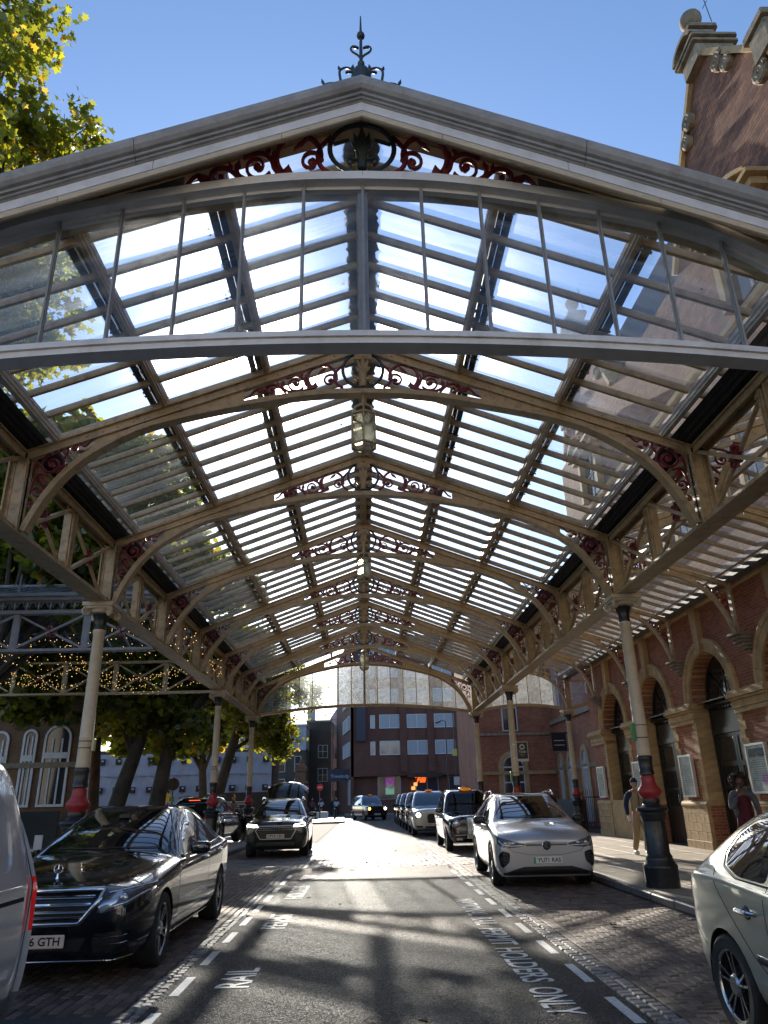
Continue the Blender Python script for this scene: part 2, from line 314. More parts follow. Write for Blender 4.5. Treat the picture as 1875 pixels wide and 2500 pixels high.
def half_spandrel(sx,ox=0.,k=1.):
    mb=MB(); w=.017; T=lambda pts:[(sx*p[0],p[1]) for p in pts]
    curl_(mb,sx,4.36,6.0,.165,80,-470,.021); curl_(mb,sx,4.50,5.60,.085,250,420,.016); curl_(mb,sx,4.09,6.25,.08,300,400,.015); curl_(mb,sx,4.55,5.38,.05,100,-380,.012)
    scroll(mb,T(spline([(4.61,6.13,0),(4.50,6.20,0),(4.30,6.18,0),(4.19,6.02,0),(4.27,5.86,0)],16)),(w,w*1.2,w)); scroll(mb,T(spline([(4.40,5.83,0),(4.52,5.85,0),(4.58,5.73,0),(4.60,5.55,0)],12)),(w,w,w*.7))
    scroll(mb,T(spline([(4.20,6.10,0),(4.16,6.2,0),(4.18,6.29,0),(4.05,6.345,0),(3.95,6.28,0),(3.86,6.37,0),(3.79,6.41,0)],20)),(w,w*.9,w*.6)); leaf(mb,(sx*4.28,6.2),(sx*4.2,6.33),.03); leaf(mb,(sx*4.5,5.83),(sx*4.42,5.68),.04)
    leaf(mb,(sx*4.02,6.2),(sx*3.94,6.16+.05),.03); leaf(mb,(sx*4.6,5.9),(sx*4.56,6.05),.035); return mb
def palmette():
    mb=MB(); w=.03
    for a,l,ww in ((0,.25,.055),(28,.20,.042),(-28,.20,.042),(55,.15,.036),(-55,.15,.036)):
        leaf(mb,(sin(R(a))*.03,7.42+cos(R(a))*.02),(sin(R(a))*l*.85,7.42+cos(R(a))*l*1.42),ww*.85,-.035-.004*abs(a)/28,.022)
    scroll(mb,[(0,7.22),(0,7.3),(0,7.38),(0,7.47)],(.05,.04,.07),-.035,.03)
    for s in(1,-1): curl_(mb,s,.10,7.36,.06,-90,380,.016); scroll(mb,[(s*a,b) for a,b in spiral(.08,7.42,.1,.06,-130,-10,8)],(.016,.012),-.03)
    return mb
def ring(rad=.30,r=.024,cz=7.515):
    mb=MB(); mb.tube([(rad*cos(2*pi*i/36),0,cz+rad*sin(2*pi*i/36)) for i in range(37)],r,6,False)
    for s in (1,-1): mb.beam((s*.12,0,cz+.11),(s*.27,0,cz+.05),.03,.02,(0,1,0))
    return mb
AX=lambda sx,poly:[(sx*x,z) for x,z in poly]
def rib_mesh(front=False):
    mb=MB()
    for sx in (1,-1):
        ch=[(0,zt(0)),(4.70,zt(4.7))]; c2=[(0,zt(0)-(.02 if front else .125)),(4.70,zt(4.7)-(.02 if front else .115))]
        mb.strip(AX(sx,ch),AX(sx,c2),-.045,.045); mb.strip(AX(sx,[(0,zt(0)+.018),(4.72,zt(4.72)+.018)]),AX(sx,ch),-.085,.085)
        mb.strip(AX(sx,off(ARCHF,.028)),AX(sx,ARCHF),-.085,.085); mb.strip(AX(sx,off(ARCHF,.11)),AX(sx,off(ARCHF,.029)),-.034,.034)
        xs=[1.74+i*(3.80-1.74)/20 for i in range(21)]; up=off(ARCHF,.10)
        mb.strip(AX(sx,[(x,zt(x)-.12) for x in xs]),AX(sx,[(x,min(interp(up,x),zt(x)-.125)) for x in xs]),-.012,.012)
        for i in range(0 if front else 22):
            x=.22+i*.205
            for y in (-.046,.046): mb.rivet((sx*x,y,zt(x)-.06),(0,1 if y>0 else -1,0))
        a=off(ARCHF,.07)
        for i in range(10,39,2):
            for y in (-.035,.035): mb.rivet((sx*a[i][0],y,a[i][1]),(0,1 if y>0 else -1,0),.011,.007)
        # post over the girder
        x0,x1=4.66,4.92
        mb.box(*sorted((sx*x0,sx*(x0+.02))),-.09,.09,5.0,6.10); mb.box(*sorted((sx*(x1-.02),sx*x1)),-.09,.09,5.0,6.10); mb.box(*sorted((sx*(x0+.02),sx*(x1-.02))),-.012,.012,5.0,6.10)
        mb.box(*sorted((sx*x0,sx*(x0+.07))),-.024,.024,5.002,6.098); mb.box(*sorted((sx*(x1-.07),sx*x1)),-.026,.026,5.004,6.096)
        for i in range(9):
            for xx in (x0+.045,x1-.045): mb.rivet((sx*xx,-.028,5.08+i*.115),(0,-1,0),.013)
            mb.rivet((sx*x0,-.05,5.08+i*.115),(-sx,0,0),.013); mb.rivet((sx*x0,.05,5.08+i*.115),(-sx,0,0),.013)
    if not front: mb.box(-.13,.13,-.05,.05,7.68,7.80)
    return mb
canopy=thing('street_canopy','long glazed iron canopy arching over the roadway, cream ribs with maroon scrollwork','canopy')
M_rib=rib_mesh().mesh('rib',CREAM); M_ribf=rib_mesh(True).mesh('rib',CREAM); M_ap=[half_apex(s).mesh('apex_scroll',MAROON) for s in (1,-1)]; M_sp=[half_spandrel(s).mesh('spandrel_scroll',MAROON) for s in (1,-1)]
M_ring=ring().mesh('ring',GREENP); M_pal=palmette().mesh('palmette',CREAM); M_palf=palmette().mesh('palmette',GREENP)
for k in range(8):
    rb=place('rib',M_ribf if k==0 else M_rib,canopy,(0,yk(k),0))
    fo=(0,-.08,.075) if k==0 else (0,0,0)
    for m in M_ap: place('apex_scrollwork',m,rb,(0,-.075,-2.01) if k==0 else fo,None,(1.03,1,1.285) if k==0 else None)
    for m in M_sp: place('spandrel_scrollwork',m,rb)
    place('ring',M_ring,rb,(0,-.08,-.45) if k==0 else fo,None,(1.07,1,1.07) if k==0 else None); place('palmette',M_palf if k==0 else M_pal,rb,fo)

# purlins, ridge beam, bars, panes
SL=math.atan(.378); PX=(1.43,2.87,4.33)
def purlin_mesh(w=.10,h=.17):
    mb=MB(); L=PITCHY-.10
    pr=[(-w*.28,0),(-w*.28,.03),(-w*.42,.045),(-w*.42,.09),(-w*.5,.1),(-w*.5,h),(w*.5,h),(w*.5,.1),(w*.42,.09),(w*.42,.045),(w*.28,.03),(w*.28,0)]
    return mb.prism(pr,.05,.05+L)
M_pur=purlin_mesh().mesh('purlin',CREAM); M_eave=purlin_mesh(.12,.15).mesh('eaves_purlin',TIMBER)
mb=MB(); mb.prism([(-.045,-.06),(-.045,.02),(-.07,.04),(-.07,.16),(.07,.16),(.07,.04),(.045,.02),(.045,-.06)],.06,PITCHY-.06); M_ridge=mb.mesh('ridge_beam',CREAM)
rnd=random.Random(3)
def flashing():
    mb=MB(); n=70; 
    for s in (1,-1):
        e=[.17+.035*rnd.random()+(.02 if i%4==0 else 0) for i in range(n+1)]
        top=[(0,PITCHY*i/n) for i in range(n+1)]; edge=[(s*e[i],PITCHY*i/n) for i in range(n+1)]
        vs=[(a[0],a[1],.262) for a in top]+[(b[0],b[1],.262-abs(b[0])*.378) for b in edge]; mb.add(vs,[(i,i+1,n+2+i,n+1+i) for i in range(n)])
    mb.tube([(0,0,.27),(0,PITCHY,.27)],.035,6); return mb
M_flash=flashing().mesh('ridge_flashing',LEAD,fix=False)
def grating():
    mb=MB(); L=PITCHY
    mb.box(0,.10,0,L,0,.02); mb.box(.106,.20,0,L,0,.02)
    for i in range(8): mb.box(-.01,.22,L*(i+.5)/8-.02,L*(i+.5)/8+.02,-.012,-.001)
    return mb
M_grate=grating().mesh('walkway_slats',GRIME)
NB=7; BS=PITCHY/NB
LEN=(4.62)/cos(SL)
mb=MB(); mb.prism([(-.022,0),(-.03,.02),(-.03,.055),(-.012,.06),(-.012,.10),(.012,.10),(.012,.06),(.03,.055),(.03,.02),(.022,0)],.06,LEN,'yz'); M_bar=mb.mesh('glazing_bar',CREAM)
PW=(PX[1]-PX[0])/cos(SL)
M_pane=[MB().add([(a,-BS/2+.014,0),(b,-BS/2+.014,0),(b,BS/2-.014,0),(a,BS/2-.014,0)],[(0,1,2,3)]).mesh('roof_pane',ROOFGLASS,fix=False) for a,b in ((.09,PX[0]/cos(SL)-.008),(PX[0]/cos(SL)+.008,PX[1]/cos(SL)-.008),(PX[1]/cos(SL)+.008,LEN-.1))]
mb=MB(); mb.prism([(x,y) for x,y in [(LEN-.1,-BS/2+.03),(LEN-.03,-BS/2+.03),(LEN+.0,-BS/2+.07),(LEN+.0,BS/2-.07),(LEN-.03,BS/2-.03),(LEN-.1,BS/2-.03)]],-.012,-.004,'xy')
for k in range(7):
    y=yk(k)
    place('ridge_beam',M_ridge,canopy,(0,y,7.95)); place('ridge_flashing',M_flash,canopy,(0,y,7.95))
    for sx in (1,-1):
        for x in PX[:2]: place('purlin',M_pur,canopy,(sx*x,y,zt(x)))
        place('eaves_purlin',M_eave,canopy,(sx*PX[2],y,zt(PX[2])))
        for x in PX[:2]: place('walkway',M_grate,canopy,(sx*(x+.06),y,zt(x+.06)+.225),(0,SL if sx>0 else pi-SL,0))
        for b in range(NB):
            if b or k==0 or 1: place('glazing_bar',M_bar,canopy,(0,y+b*BS+(.0 if b else .075),7.95+.10),(0,0,0) if False else (0,SL if sx>0 else 0,0) if sx>0 else (0,SL,pi))
            for j in range(3): place('roof_pane',M_pane[j],canopy,(0,y+(b+.5)*BS,7.95+.165),(0,SL,0 if sx>0 else pi))
lf=MB(); lr=random.Random(31)
for i in range(170):
    sx=lr.choice((-1,1)); x=lr.choice((1.62,1.66,3.06,3.1,.2,.25,4.2,lr.uniform(.3,4.3)))+lr.uniform(-.08,.08); y=yk(0)+lr.random()*PITCHY*7; s_=lr.uniform(.018,.04); a=lr.uniform(0,6.3); z=zt(x)+.185+.02
    lf.add([(sx*(x+s_*(1 if k%2 else .5)*cos(a+k*pi/5)),y+s_*(1 if k%2 else .5)*sin(a+k*pi/5),z-.378*s_*(1 if k%2 else .5)*cos(a+k*pi/5)+lr.uniform(0,.02)) for k in range(10)],[tuple(range(10))])
tag(lf.build('leaf_litter',mat('roof_leaf',(.07,.05,.02),.8,isl=.5),canopy,fix=False),kind='stuff')
# gutters and lattice girders
def girder_mesh(sx):
    mb=MB(); X=4.80; L=PITCHY; t=lambda a,b:sorted((sx*a,sx*b))
    mb.box(*t(4.64,4.97),0,L,4.97,4.985); mb.box(*t(4.70,4.72),0,L,4.986,5.07); mb.box(*t(4.90,4.92),0,L,4.987,5.07)
    mb.box(*t(4.66,4.94),.1,L-.1,6.13,6.15); mb.box(*t(4.70,4.72),.1,L-.1,6.04,6.129); mb.box(*t(4.88,4.90),.1,L-.1,6.045,6.128)
    for i in range(int(L/.12)):
        y=.06+i*.12
        for xx in (4.71,4.90): mb.rivet((sx*xx,y,4.969),(0,0,-1),.012,.007)
        mb.rivet((sx*4.70,y,5.03),(-sx,0,0),.010,.006); mb.rivet((sx*4.70,y,6.085),(-sx,0,0),.010,.006); mb.rivet((sx*4.69,y,6.129),(0,0,-1),.010,.006)
    for y in (L/2,):
        for d in (-.07,.07): mb.box(*t(4.72,4.88),y+d-.01,y+d+.01,5.0,6.13); mb.box(*t(4.75,4.85),y+d-.035,y+d+.035,5.06,6.1)
        mb.box(*t(4.76,4.78),y-.25,y+.25,5.0,5.15); mb.box(*t(4.765,4.785),y-.22,y+.22,5.98,6.12)
    for h in (0,1):
        a=.10+h*(L/2-.02); b=L/2-.08+h*(L/2-.02)
        mb.beam((sx*4.77,a,5.08),(sx*4.77,b,6.06),.05,.075,(1,0,0)); mb.beam((sx*4.83,a,6.06),(sx*4.83,b,5.08),.03,.055,(1,0,0))
    return mb
def boss_mesh():
    mb=MB()
    for a in range(4):
        t=a*90+45; c=(.10*cos(R(t)),.10*sin(R(t))); scroll(mb,spiral(c[0],c[1],.07,.03,t+180,t+180+330,12),(.014,.010),0,.03)
        scroll(mb,[(0,0),(.05*cos(R(t+45)),.05*sin(R(t+45))),(.15*cos(R(t+45)),.15*sin(R(t+45)))],(.03,.03,.006),0,.035)
    mb.ell((0,0,0),(.05,.06,.05),8,5); return mb
M_boss=boss_mesh().mesh('boss',MAROON)
def gutter_mesh(sx):
    mb=MB(); t=lambda a,b:sorted((sx*a,sx*b)); L=PITCHY
    mb.prism([(sx*4.47,6.36),(sx*4.50,6.30),(sx*4.53,6.30),(sx*4.55,6.25),(sx*4.60,6.25),(sx*4.62,6.21),(sx*4.98,6.21),(sx*5.05,6.36),(sx*5.02,6.37),(sx*4.96,6.24),(sx*4.64,6.24),(sx*4.5,6.37)],0,L); return mb
for sx in (1,-1):
    gm=girder_mesh(sx).mesh('lattice_girder',CREAM); gu=gutter_mesh(sx).mesh('valley_gutter',GRIME)
    for k in range(7):
        g=place('lattice_girder',gm,canopy,(0,yk(k),0)); place('valley_gutter',gu,canopy,(0,yk(k),0))
        for h in (.25,.75): place('boss',M_boss,g,(sx*4.80,PITCHY*h,5.57),(0,0,pi/2))

# glazed lunettes at the two ends
MULL=mat('grey_mullion_paint',(.30,.29,.28),.45,noise=(6,.25))
def lunette(parent,Y,face,sec,glass,frontside,zb0=5.36,zk=.0155):
    zb=lambda x:zb0-zk*x*x
    fr=MB()
    for sx in (1,-1):
        fr.strip(AX(sx,off(ARCHF,.095)),AX(sx,[(a,b+.0) for a,b in ARCHF]),Y-.10 if frontside else Y-.05,Y+.08)
        fr.strip(AX(sx,off(ARCHF,-.001)),AX(sx,off(ARCHF,-.04)),Y-.005,Y+.055)
    fr.build('arch_band',face,parent)
    bb=MB(); xs=[-4.5+i*9/44 for i in range(45)]
    bb.strip([(x,zb(x)) for x in xs],[(x,zb(x)-.055) for x in xs],Y-.08 if frontside else Y-.06,Y+.07); bb.strip([(x,zb(x)-.0555) for x in xs],[(x,zb(x)-.115) for x in xs],Y-.055 if frontside else Y-.04,Y+.12)
    bb.build('lunette_chord',sec,parent)
    N=7; st=.565
    lo=off(ARCHF,-.02); top=lambda x:interp(lo,abs(x))
    for i in range(-N,N+1):
        x=i*st
        if abs(x)>4.2: continue
        m=MB(); m.box(x-.009,x+.009,Y-.03,Y+.03,zb(x)-.01,top(x)+.03); m.box(x-.016,x+.016,Y-.012,Y+.012,zb(x)-.012,top(x)+.032)
        if i==0: m.box(-.045,.045,Y+.031,Y+.07,zb(0)-.011,top(0)+.031)
        m.build('mullion',MULL if frontside else face,parent)
    e=[i*st for i in range(-N,N+1)]; e=[-4.42]+e+[4.42]
    for a,b in zip(e,e[1:]):
        xs=[lerp(a,b,t/6) for t in range(7)]
        poly=[(x,zb(x)) for x in xs]+[(x,max(top(x),zb(x)+.02)) for x in reversed(xs)]
        MB().prism(poly,Y-.003,Y+.003).build('lunette_pane',glass,parent)
fl=tag(D.objects.new('front_gable',None),label='pale grey moulded front gable of the canopy with arched glazing'); COL.objects.link(fl); fl.parent=canopy
lunette(fl,5.38,GREYW,GREYW,FRONTGLASS,True)
bl=D.objects.new('far_gable',None); COL.objects.link(bl); bl.parent=canopy; lunette(bl,yk(7)+.02,CREAM,CREAM,ENDGLASS,False,5.40,.0165)
# raking cornice of the front gable, in pieces with open joints
def rake(prof,cuts,m,name):
    for sx in (1,-1):
        for a,b in zip(cuts,cuts[1:]):
            vs=[];n=len(prof)
            for x in (a+(.003 if a else 0),b-.003):
                for y,z in prof: vs.append((sx*x,y,z-.397*x))
            MB().add(vs,[(i,(i+1)%n,n+(i+1)%n,n+i) for i in range(n)]+[tuple(range(n)),tuple(range(2*n-1,n-1,-1))]).build(name,m,fl)
rake([(4.87,7.945),(4.87,7.905),(4.885,7.862),(4.91,7.828),(4.94,7.818),(4.944,7.792),(4.968,7.790),(4.972,7.768),(4.992,7.766),(5.002,7.752),(5.03,7.752),(5.20,7.90),(5.38,8.00),(5.38,8.03)],(0,2.05,4.3,6.2),CORN,'raking_cornice')
rake([(5.005,7.749),(5.005,7.646),(5.03,7.646),(5.03,7.749)],(0,1.9,3.9,6.2),GREYW,'fascia_board')
rake([(5.010,7.643),(5.006,7.610),(5.014,7.585),(5.032,7.578),(5.040,7.592),(5.044,7.584),(5.062,7.590),(5.068,7.612),(5.080,7.628),(5.2,7.79),(5.38,7.95),(5.30,7.95),(5.035,7.643)],(0,.75,2.7,4.7,6.2),CREAM2,'bed_moulding')
# solid spandrel board behind the moulding, outside the arch
for sx in (1,-1):
    sb=MB(); xs=[1.72+i*(4.5-1.72)/24 for i in range(25)]; up=off(ARCHF,.09)
    sb.strip(AX(sx,[(x,7.87-.397*x) for x in xs]),AX(sx,[(x,min(interp(up,x),7.865-.397*x)) for x in xs]),5.372,5.39); sb.build('spandrel_board',LEAD,fl)
# finial
fin=MB(); fz=7.97
fin.lathe([(.075,fz-.05),(.085,fz+.06),(.10,fz+.12),(.085,fz+.17),(.05,fz+.185),(.03,fz+.20),(.022,fz+.26),(.035,fz+.275),(.035,fz+.30),(.018,fz+.32),(.015,fz+.62),(.012,fz+.66),(.02,fz+.67)],12,(0,5.0,0))
fin.ell((0,5.0,fz+.69),(.042,.042,.045),10,8); fin.tube([(0,5.0,fz+.72),(0,5.0,fz+.98)],[.014,.006],6)
for s in (1,-1):
    scroll(fin,[(s*a,b) for a,b in [(p.x,p.y) for p in spline([(0,fz+.36,0),(.03,fz+.41,0),(.085,fz+.46,0),(.10,fz+.51,0),(.075,fz+.54,0)],12)]],(.013,.010),5.0,.010); leaf(fin,(s*.085,fz+.535),(s*.02,fz+.515),.025,5.0,.012)
    scroll(fin,[(s*a,b) for a,b in [(p.x,p.y) for p in spline([(.19,fz-.06,0),(.20,fz+.06,0),(.21,fz+.19,0),(.15,fz+.235,0),(.09,fz+.21,0),(.10,fz+.17,0)],14)]],(.014,.011),5.0,.010); leaf(fin,(s*.10,fz+.18),(s*.155,fz+.17),.022,5.0,.012); leaf(fin,(s*.09,fz+.215),(s*.075,fz+.275),.018,5.0,.012); leaf(fin,(s*.205,fz+.2),(s*.225,fz+.25),.018,5.0,.012)
    scroll(fin,[(s*a,b) for a,b in [(p.x,p.y) for p in spline([(.22,fz+.02,0),(.30,fz+.02,0),(.36,fz-.01,0),(.43,fz-.11,0),(.47,fz-.17,0)],12)]],(.013,.011),5.0,.010); leaf(fin,(s*.36,fz),(s*.385,fz+.07),.018,5.0,.012)
fin.build('finial',GREENP,fl,smooth=R(40))

# columns
def column_parts():
    sh=MB(); sh.lathe([(.112,2.15),(.118,2.18),(.112,2.22),(.112,2.62),(.116,2.63),(.116,2.65),(.112,2.66),(.098,4.42),(.112,4.44),(.115,4.48),(.104,4.50)],20)
    nk=MB(); nk.lathe([(.10,4.50),(.105,4.53),(.10,4.56),(.115,4.66),(.155,4.78),(.16,4.80)],16,flute=(4.54,4.79,.14))
    cp=MB(); cp.box(-.27,.27,-.27,.27,4.90,4.968); cp.box(-.24,.24,-.24,.24,4.86,4.901); cp.lathe([(.17,4.78),(.21,4.80),(.21,4.862)],16)
    for a in range(4):
        t=a*pi/2+pi/4; d=Vector((cos(t),sin(t),0)); n=Vector((-sin(t),cos(t),0)); c=d*.285+Vector((0,0,4.80))
        pts=[c+ (d*cos(q)+Vector((0,0,1))*sin(q))*lerp(.075,.015,i/18) for i in range(19) for q in [R(100-i*40)]]
        cp.tube(pts,[lerp(.032,.02,i/18) for i in range(19)],6); cp.beam(d*.12+Vector((0,0,4.845)),d*.29+Vector((0,0,4.86)),.09,.05)
    co=MB(); co.lathe([(.105,1.83),(.125,1.845),(.125,1.90),(.115,1.915),(.118,2.06),(.128,2.10),(.128,2.13),(.115,2.152)],24,flute=(1.92,2.05,.06))
    bu=MB(); bu.lathe([(.10,1.83),(.12,1.79),(.115,1.75),(.13,1.68),(.19,1.60),(.195,1.56),(.175,1.52),(.14,1.47),(.13,1.44)],20,cap=False)
    pd=MB(); pd.lathe([(.14,1.46),(.15,1.42),(.14,1.38),(.16,1.35),(.255,1.32),(.265,1.29),(.255,1.27),(.215,1.24),(.215,1.20),(.20,1.17),(.20,1.16),(.19,1.12),(.18,1.11),(.185,.62),(.20,.60),(.215,.575),(.21,.55),(.22,.52),(.25,.47),(.275,.44),(.278,.41),(.27,.39),(.275,.0)],28,flute=(.63,1.10,.07))
    return (('base',pd.mesh('base',BLACKP,R(40))),('bulb',bu.mesh('bulb',REDP,R(50))),('collar',co.mesh('collar',BLACKP,R(40))),('shaft',sh.mesh('shaft',CREAM2,R(40))),('necking',nk.mesh('necking',BLACKP,R(40))),('capital',cp.mesh('capital',CREAM2,R(40))))
COLP=column_parts()
def column(x,y,parent,lab=None):
    c=D.objects.new('column',None); COL.objects.link(c); c.parent=parent; c.location=(x,y,0)
    if lab: c['label']=lab
    for n,m in COLP: place(n,m,c)
    return c
for k in (0,2,5,7):
    for sx in (1,-1): column(sx*4.805,yk(k),canopy)

# hanging lanterns
def lantern_meshes():
    fr=MB(); r0=.19; z=[0,-.13,-.61,-.69]; rr=[.12,.19,.19,.11]
    P=lambda r,zz,i:(r*cos(R(60*i+30)),r*sin(R(60*i+30)),zz)
    gl=[]
    for i in range(6):
        for a in range(3): fr.beam(P(rr[a],z[a],i),P(rr[a+1],z[a+1],i),.026,.026); gl.append((a,MB().add([P(rr[a]*.97,z[a],i),P(rr[a]*.97,z[a],i+1),P(rr[a+1]*.97,z[a+1],i+1),P(rr[a+1]*.97,z[a+1],i)],[(0,1,2,3)])))
        for a in range(4): fr.beam(P(rr[a],z[a],i),P(rr[a],z[a],i+1),.028,.028)
    fr.lathe([(.12,-.002),(.13,.02),(.06,.07),(.03,.09),(.02,.2),(.02,.24)],8); fr.box(-.035,.035,-.035,.035,-.12,-.0); fr.lathe([(.03,-.3),(.035,-.27),(.03,-.12)],8)
    return fr,gl
LFR,LGL=lantern_meshes(); M_lf=LFR.mesh('lantern_frame',CREAM); LGM=glass_mat('lantern_glass',tint=(.62,.62,.55),dirt=.25,haze=(.6,.58,.46),scale=3)
M_lg=[g.mesh('lantern_pane',LGM,fix=False) for a,g in LGL]; M_bulb=MB().ell((0,0,-.36),(.035,.035,.06)).mesh('bulb',mat('bulb_glass',(.85,.83,.75),.2),True)
def lantern(x,y,z,label):
    t=thing('hanging_lantern',label,'lantern',(x,y,z),group='lanterns under the canopy'); place('frame',M_lf,t); place('bulb',M_bulb,t)
    for m in M_lg: place('lantern_pane',m,t)
lantern(0,yk(1),6.86,'six-sided glass lantern hanging from the nearest arched rib, largest of the lanterns')
lantern(0,yk(3)-.1,6.86+.3-.06,'glass lantern hanging under the ridge at mid roof, second along the roadway')
lantern(0,yk(6),6.86+.05,'small glass lantern hanging before the far arched glazing')

# ================================================================ pavement canopy along the station wall
side=thing('pavement_canopy','narrower glazed iron canopy over the pavement against the station wall','canopy')
CX=6.86; HS=2.0; zs=lambda d:6.98-.335*d
A2=[(0,6.56),(.35,6.545),(.7,6.48),(1.05,6.345),(1.35,6.15),(1.6,5.88),(1.78,5.55),(1.9,5.22),(1.955,5.04)]
A2F=[(p.x,p.y) for p in spline([(a,b,0) for a,b in A2],30)]
def rib2():
    mb=MB()
    for sx in (1,-1):
        f=lambda poly:[(CX+sx*x,z) for x,z in poly]; e=1.98 if sx<0 else 2.08
        mb.strip(f([(0,zs(0)),(e,zs(e))]),f([(0,zs(0)-.1),(e,zs(e)-.1)]),-.04,.04); mb.strip(f(off(A2F,.025)),f(A2F),-.07,.07); mb.strip(f(off(A2F,.09)),f(off(A2F,.026)),-.026,.026)
        xs=[.62+i*(1.25-.62)/8 for i in range(9)]; up=off(A2F,.08); mb.strip(f([(x,zs(x)-.095) for x in xs]),f([(x,min(interp(up,x),zs(x)-.1)) for x in xs]),-.01,.01)
        if sx>0: mb.box(CX+2.0,CX+2.06,-.07,.07,5.03,6.22)
        for i in range(9): mb.rivet((CX+sx*(.15+i*.21),-.041,zs(.15+i*.21)-.05),(0,-1,0))
    return mb
def scroll2():
    mb=MB()
    for s in (1,-1):
        def c(cx,cz,r,a0,t,w):
            if s>0: curl(mb,CX+cx,cz,r,a0,t,w)
            else: curl(mb,CX-cx,cz,r,180-a0,-t,w)
        T=lambda pts:[(CX+s*p[0],p[1]) for p in pts]
        c(.18,6.74,.09,-60,420,.014); c(.42,6.68,.06,200,-400,.012); scroll(mb,T([(.05,6.6),(.12,6.62),(.28,6.62),(.36,6.72),(.5,6.74),(.62,6.66)]),(.013,.014,.008)); leaf(mb,(CX+s*.05,6.65),(CX+s*.06,6.86),.04)
        c(1.72,5.98,.10,80,-430,.014); c(1.86,5.66,.06,250,420,.012); c(1.5,6.18,.06,300,400,.012)
        scroll(mb,T([(1.95,6.14),(1.84,6.18),(1.62,6.12),(1.58,5.96)]),(.014,.016,.012)); scroll(mb,T([(1.55,6.1),(1.5,6.26),(1.4,6.24),(1.3,6.33)]),(.013,.012,.008)); scroll(mb,T([(1.76,5.86),(1.9,5.86),(1.94,5.6),(1.95,5.4)]),(.013,.013,.009)); leaf(mb,(CX+s*1.9,5.9),(CX+s*1.78,5.75),.03)
    return mb
M_r2=rib2().mesh('rib',CREAM); M_s2=scroll2().mesh('scrollwork',MAROON); S2=math.atan(.335); L2=2.05/cos(S2)
mb=MB(); mb.prism([(-.022,0),(-.03,.02),(-.03,.055),(-.012,.06),(-.012,.09),(.012,.09),(.012,.06),(.03,.055),(.03,.02),(.022,0)],.04,L2,'yz'); M_b2=mb.mesh('glazing_bar',CREAM)
M_p2=MB().add([(.05,-BS/2+.014,0),(L2-.02,-BS/2+.014,0),(L2-.02,BS/2-.014,0),(.05,BS/2-.014,0)],[(0,1,2,3)]).mesh('roof_pane',ROOFGLASS,fix=False); M_rd2=MB().prism([(-.04,-.05),(-.06,.03),(-.06,.13),(.06,.13),(.06,.03),(.04,-.05)],.05,PITCHY-.05).mesh('ridge_beam',CREAM)
M_ev=MB().prism([(0,0),(0,.12),(.10,.14),(.30,.10),(.30,.0),(.2,-.03)],0,PITCHY).mesh('eaves_beam',LEAD); M_e1=MB().prism([(-.05,0),(-.06,.12),(.06,.12),(.05,0)],.05,PITCHY-.05).mesh('eaves_purlin',TIMBER)
for k in range(8):
    r_=place('rib',M_r2,side,(0,yk(k),0)); place('scrollwork',M_s2,r_)
    if k<7:
        place('ridge_beam',M_rd2,side,(CX,yk(k),6.98)); place('eaves_beam',M_ev,side,(8.78,yk(k),6.32)); place('eaves_purlin',M_e1,side,(CX+1.72,yk(k),zs(1.72))); place('eaves_purlin',M_e1,side,(CX-1.72,yk(k),zs(1.72)))
        for b in range(NB):
            for sx in (1,-1):
                place('glazing_bar',M_b2,side,(CX,yk(k)+b*BS+(0 if b else .06),6.98+.07),(0,S2,0 if sx>0 else pi)); place('roof_pane',M_p2,side,(CX,yk(k)+(b+.5)*BS,6.98+.13),(0,S2,0 if sx>0 else pi))
# far lunette of the pavement canopy and the stub bay beyond its outer column
Y=yk(7)+.02; fl2=D.objects.new('far_gable',None); COL.objects.link(fl2); fl2.parent=side
def lun2(cx,hw,arch,xs_,zb):
    lo=off(arch,-.01); top=lambda x:interp(lo,abs(x-cx))
    b=MB(); xs=[cx-hw+i*2*hw/24 for i in range(25)]; b.strip([(x,zb(x)) for x in xs],[(x,zb(x)-.12) for x in xs],Y-.05,Y+.05); b.build('lunette_chord',CREAM,fl2)
    for x in xs_[1:-1]: MB().box(x-.018,x+.018,Y-.025,Y+.025,zb(x)-.005,top(x)+.03).build('mullion',CREAM,fl2)
    for a,c in zip(xs_,xs_[1:]):
        q=[lerp(a,c,t/6) for t in range(7)]; MB().prism([(x,zb(x)) for x in q]+[(x,max(top(x),zb(x)+.01)) for x in reversed(q)],Y-.003,Y+.003).build('lunette_pane',ENDGLASS,fl2)
lun2(CX,1.93,A2F,[CX-1.92+i*3.84/7 for i in range(8)],lambda x:5.28-.06*(x-CX)**2)
column(CX+1.93,yk(7),side)
A3=[(CX+1.93+ (x) ,z) for x,z in []]
st=MB(); st.box(8.78,9.0,Y-.06,Y+.06,5.0,6.3); st.strip([(9.0,6.3),(9.6,6.3),(10.1,6.2),(10.5,5.9)],[(9.0,6.2),(9.6,6.2),(10.05,6.1),(10.42,5.83)],Y-.05,Y+.05); st.strip([(9.0,5.12),(9.7,5.28),(10.5,5.34)],[(9.0,5.0),(9.7,5.17),(10.5,5.23)],Y-.05,Y+.05); st.build('outer_bay_frame',CREAM,fl2)
for a,c in ((9.0,9.55),(9.58,10.1),(10.13,10.5)): MB().prism([(a,interp([(9,5.12),(9.7,5.28),(10.5,5.34)],a)),(c,interp([(9,5.12),(9.7,5.28),(10.5,5.34)],c)),(c,interp([(9,6.2),(9.6,6.2),(10.05,6.1),(10.5,5.75)],c)),(a,interp([(9,6.2),(9.6,6.2),(10.05,6.1),(10.5,5.75)],a))],Y-.003,Y+.003).build('lunette_pane',ENDGLASS,fl2)
lantern(CX,yk(6),6.56,'glass lantern hanging over the pavement behind the middle column')
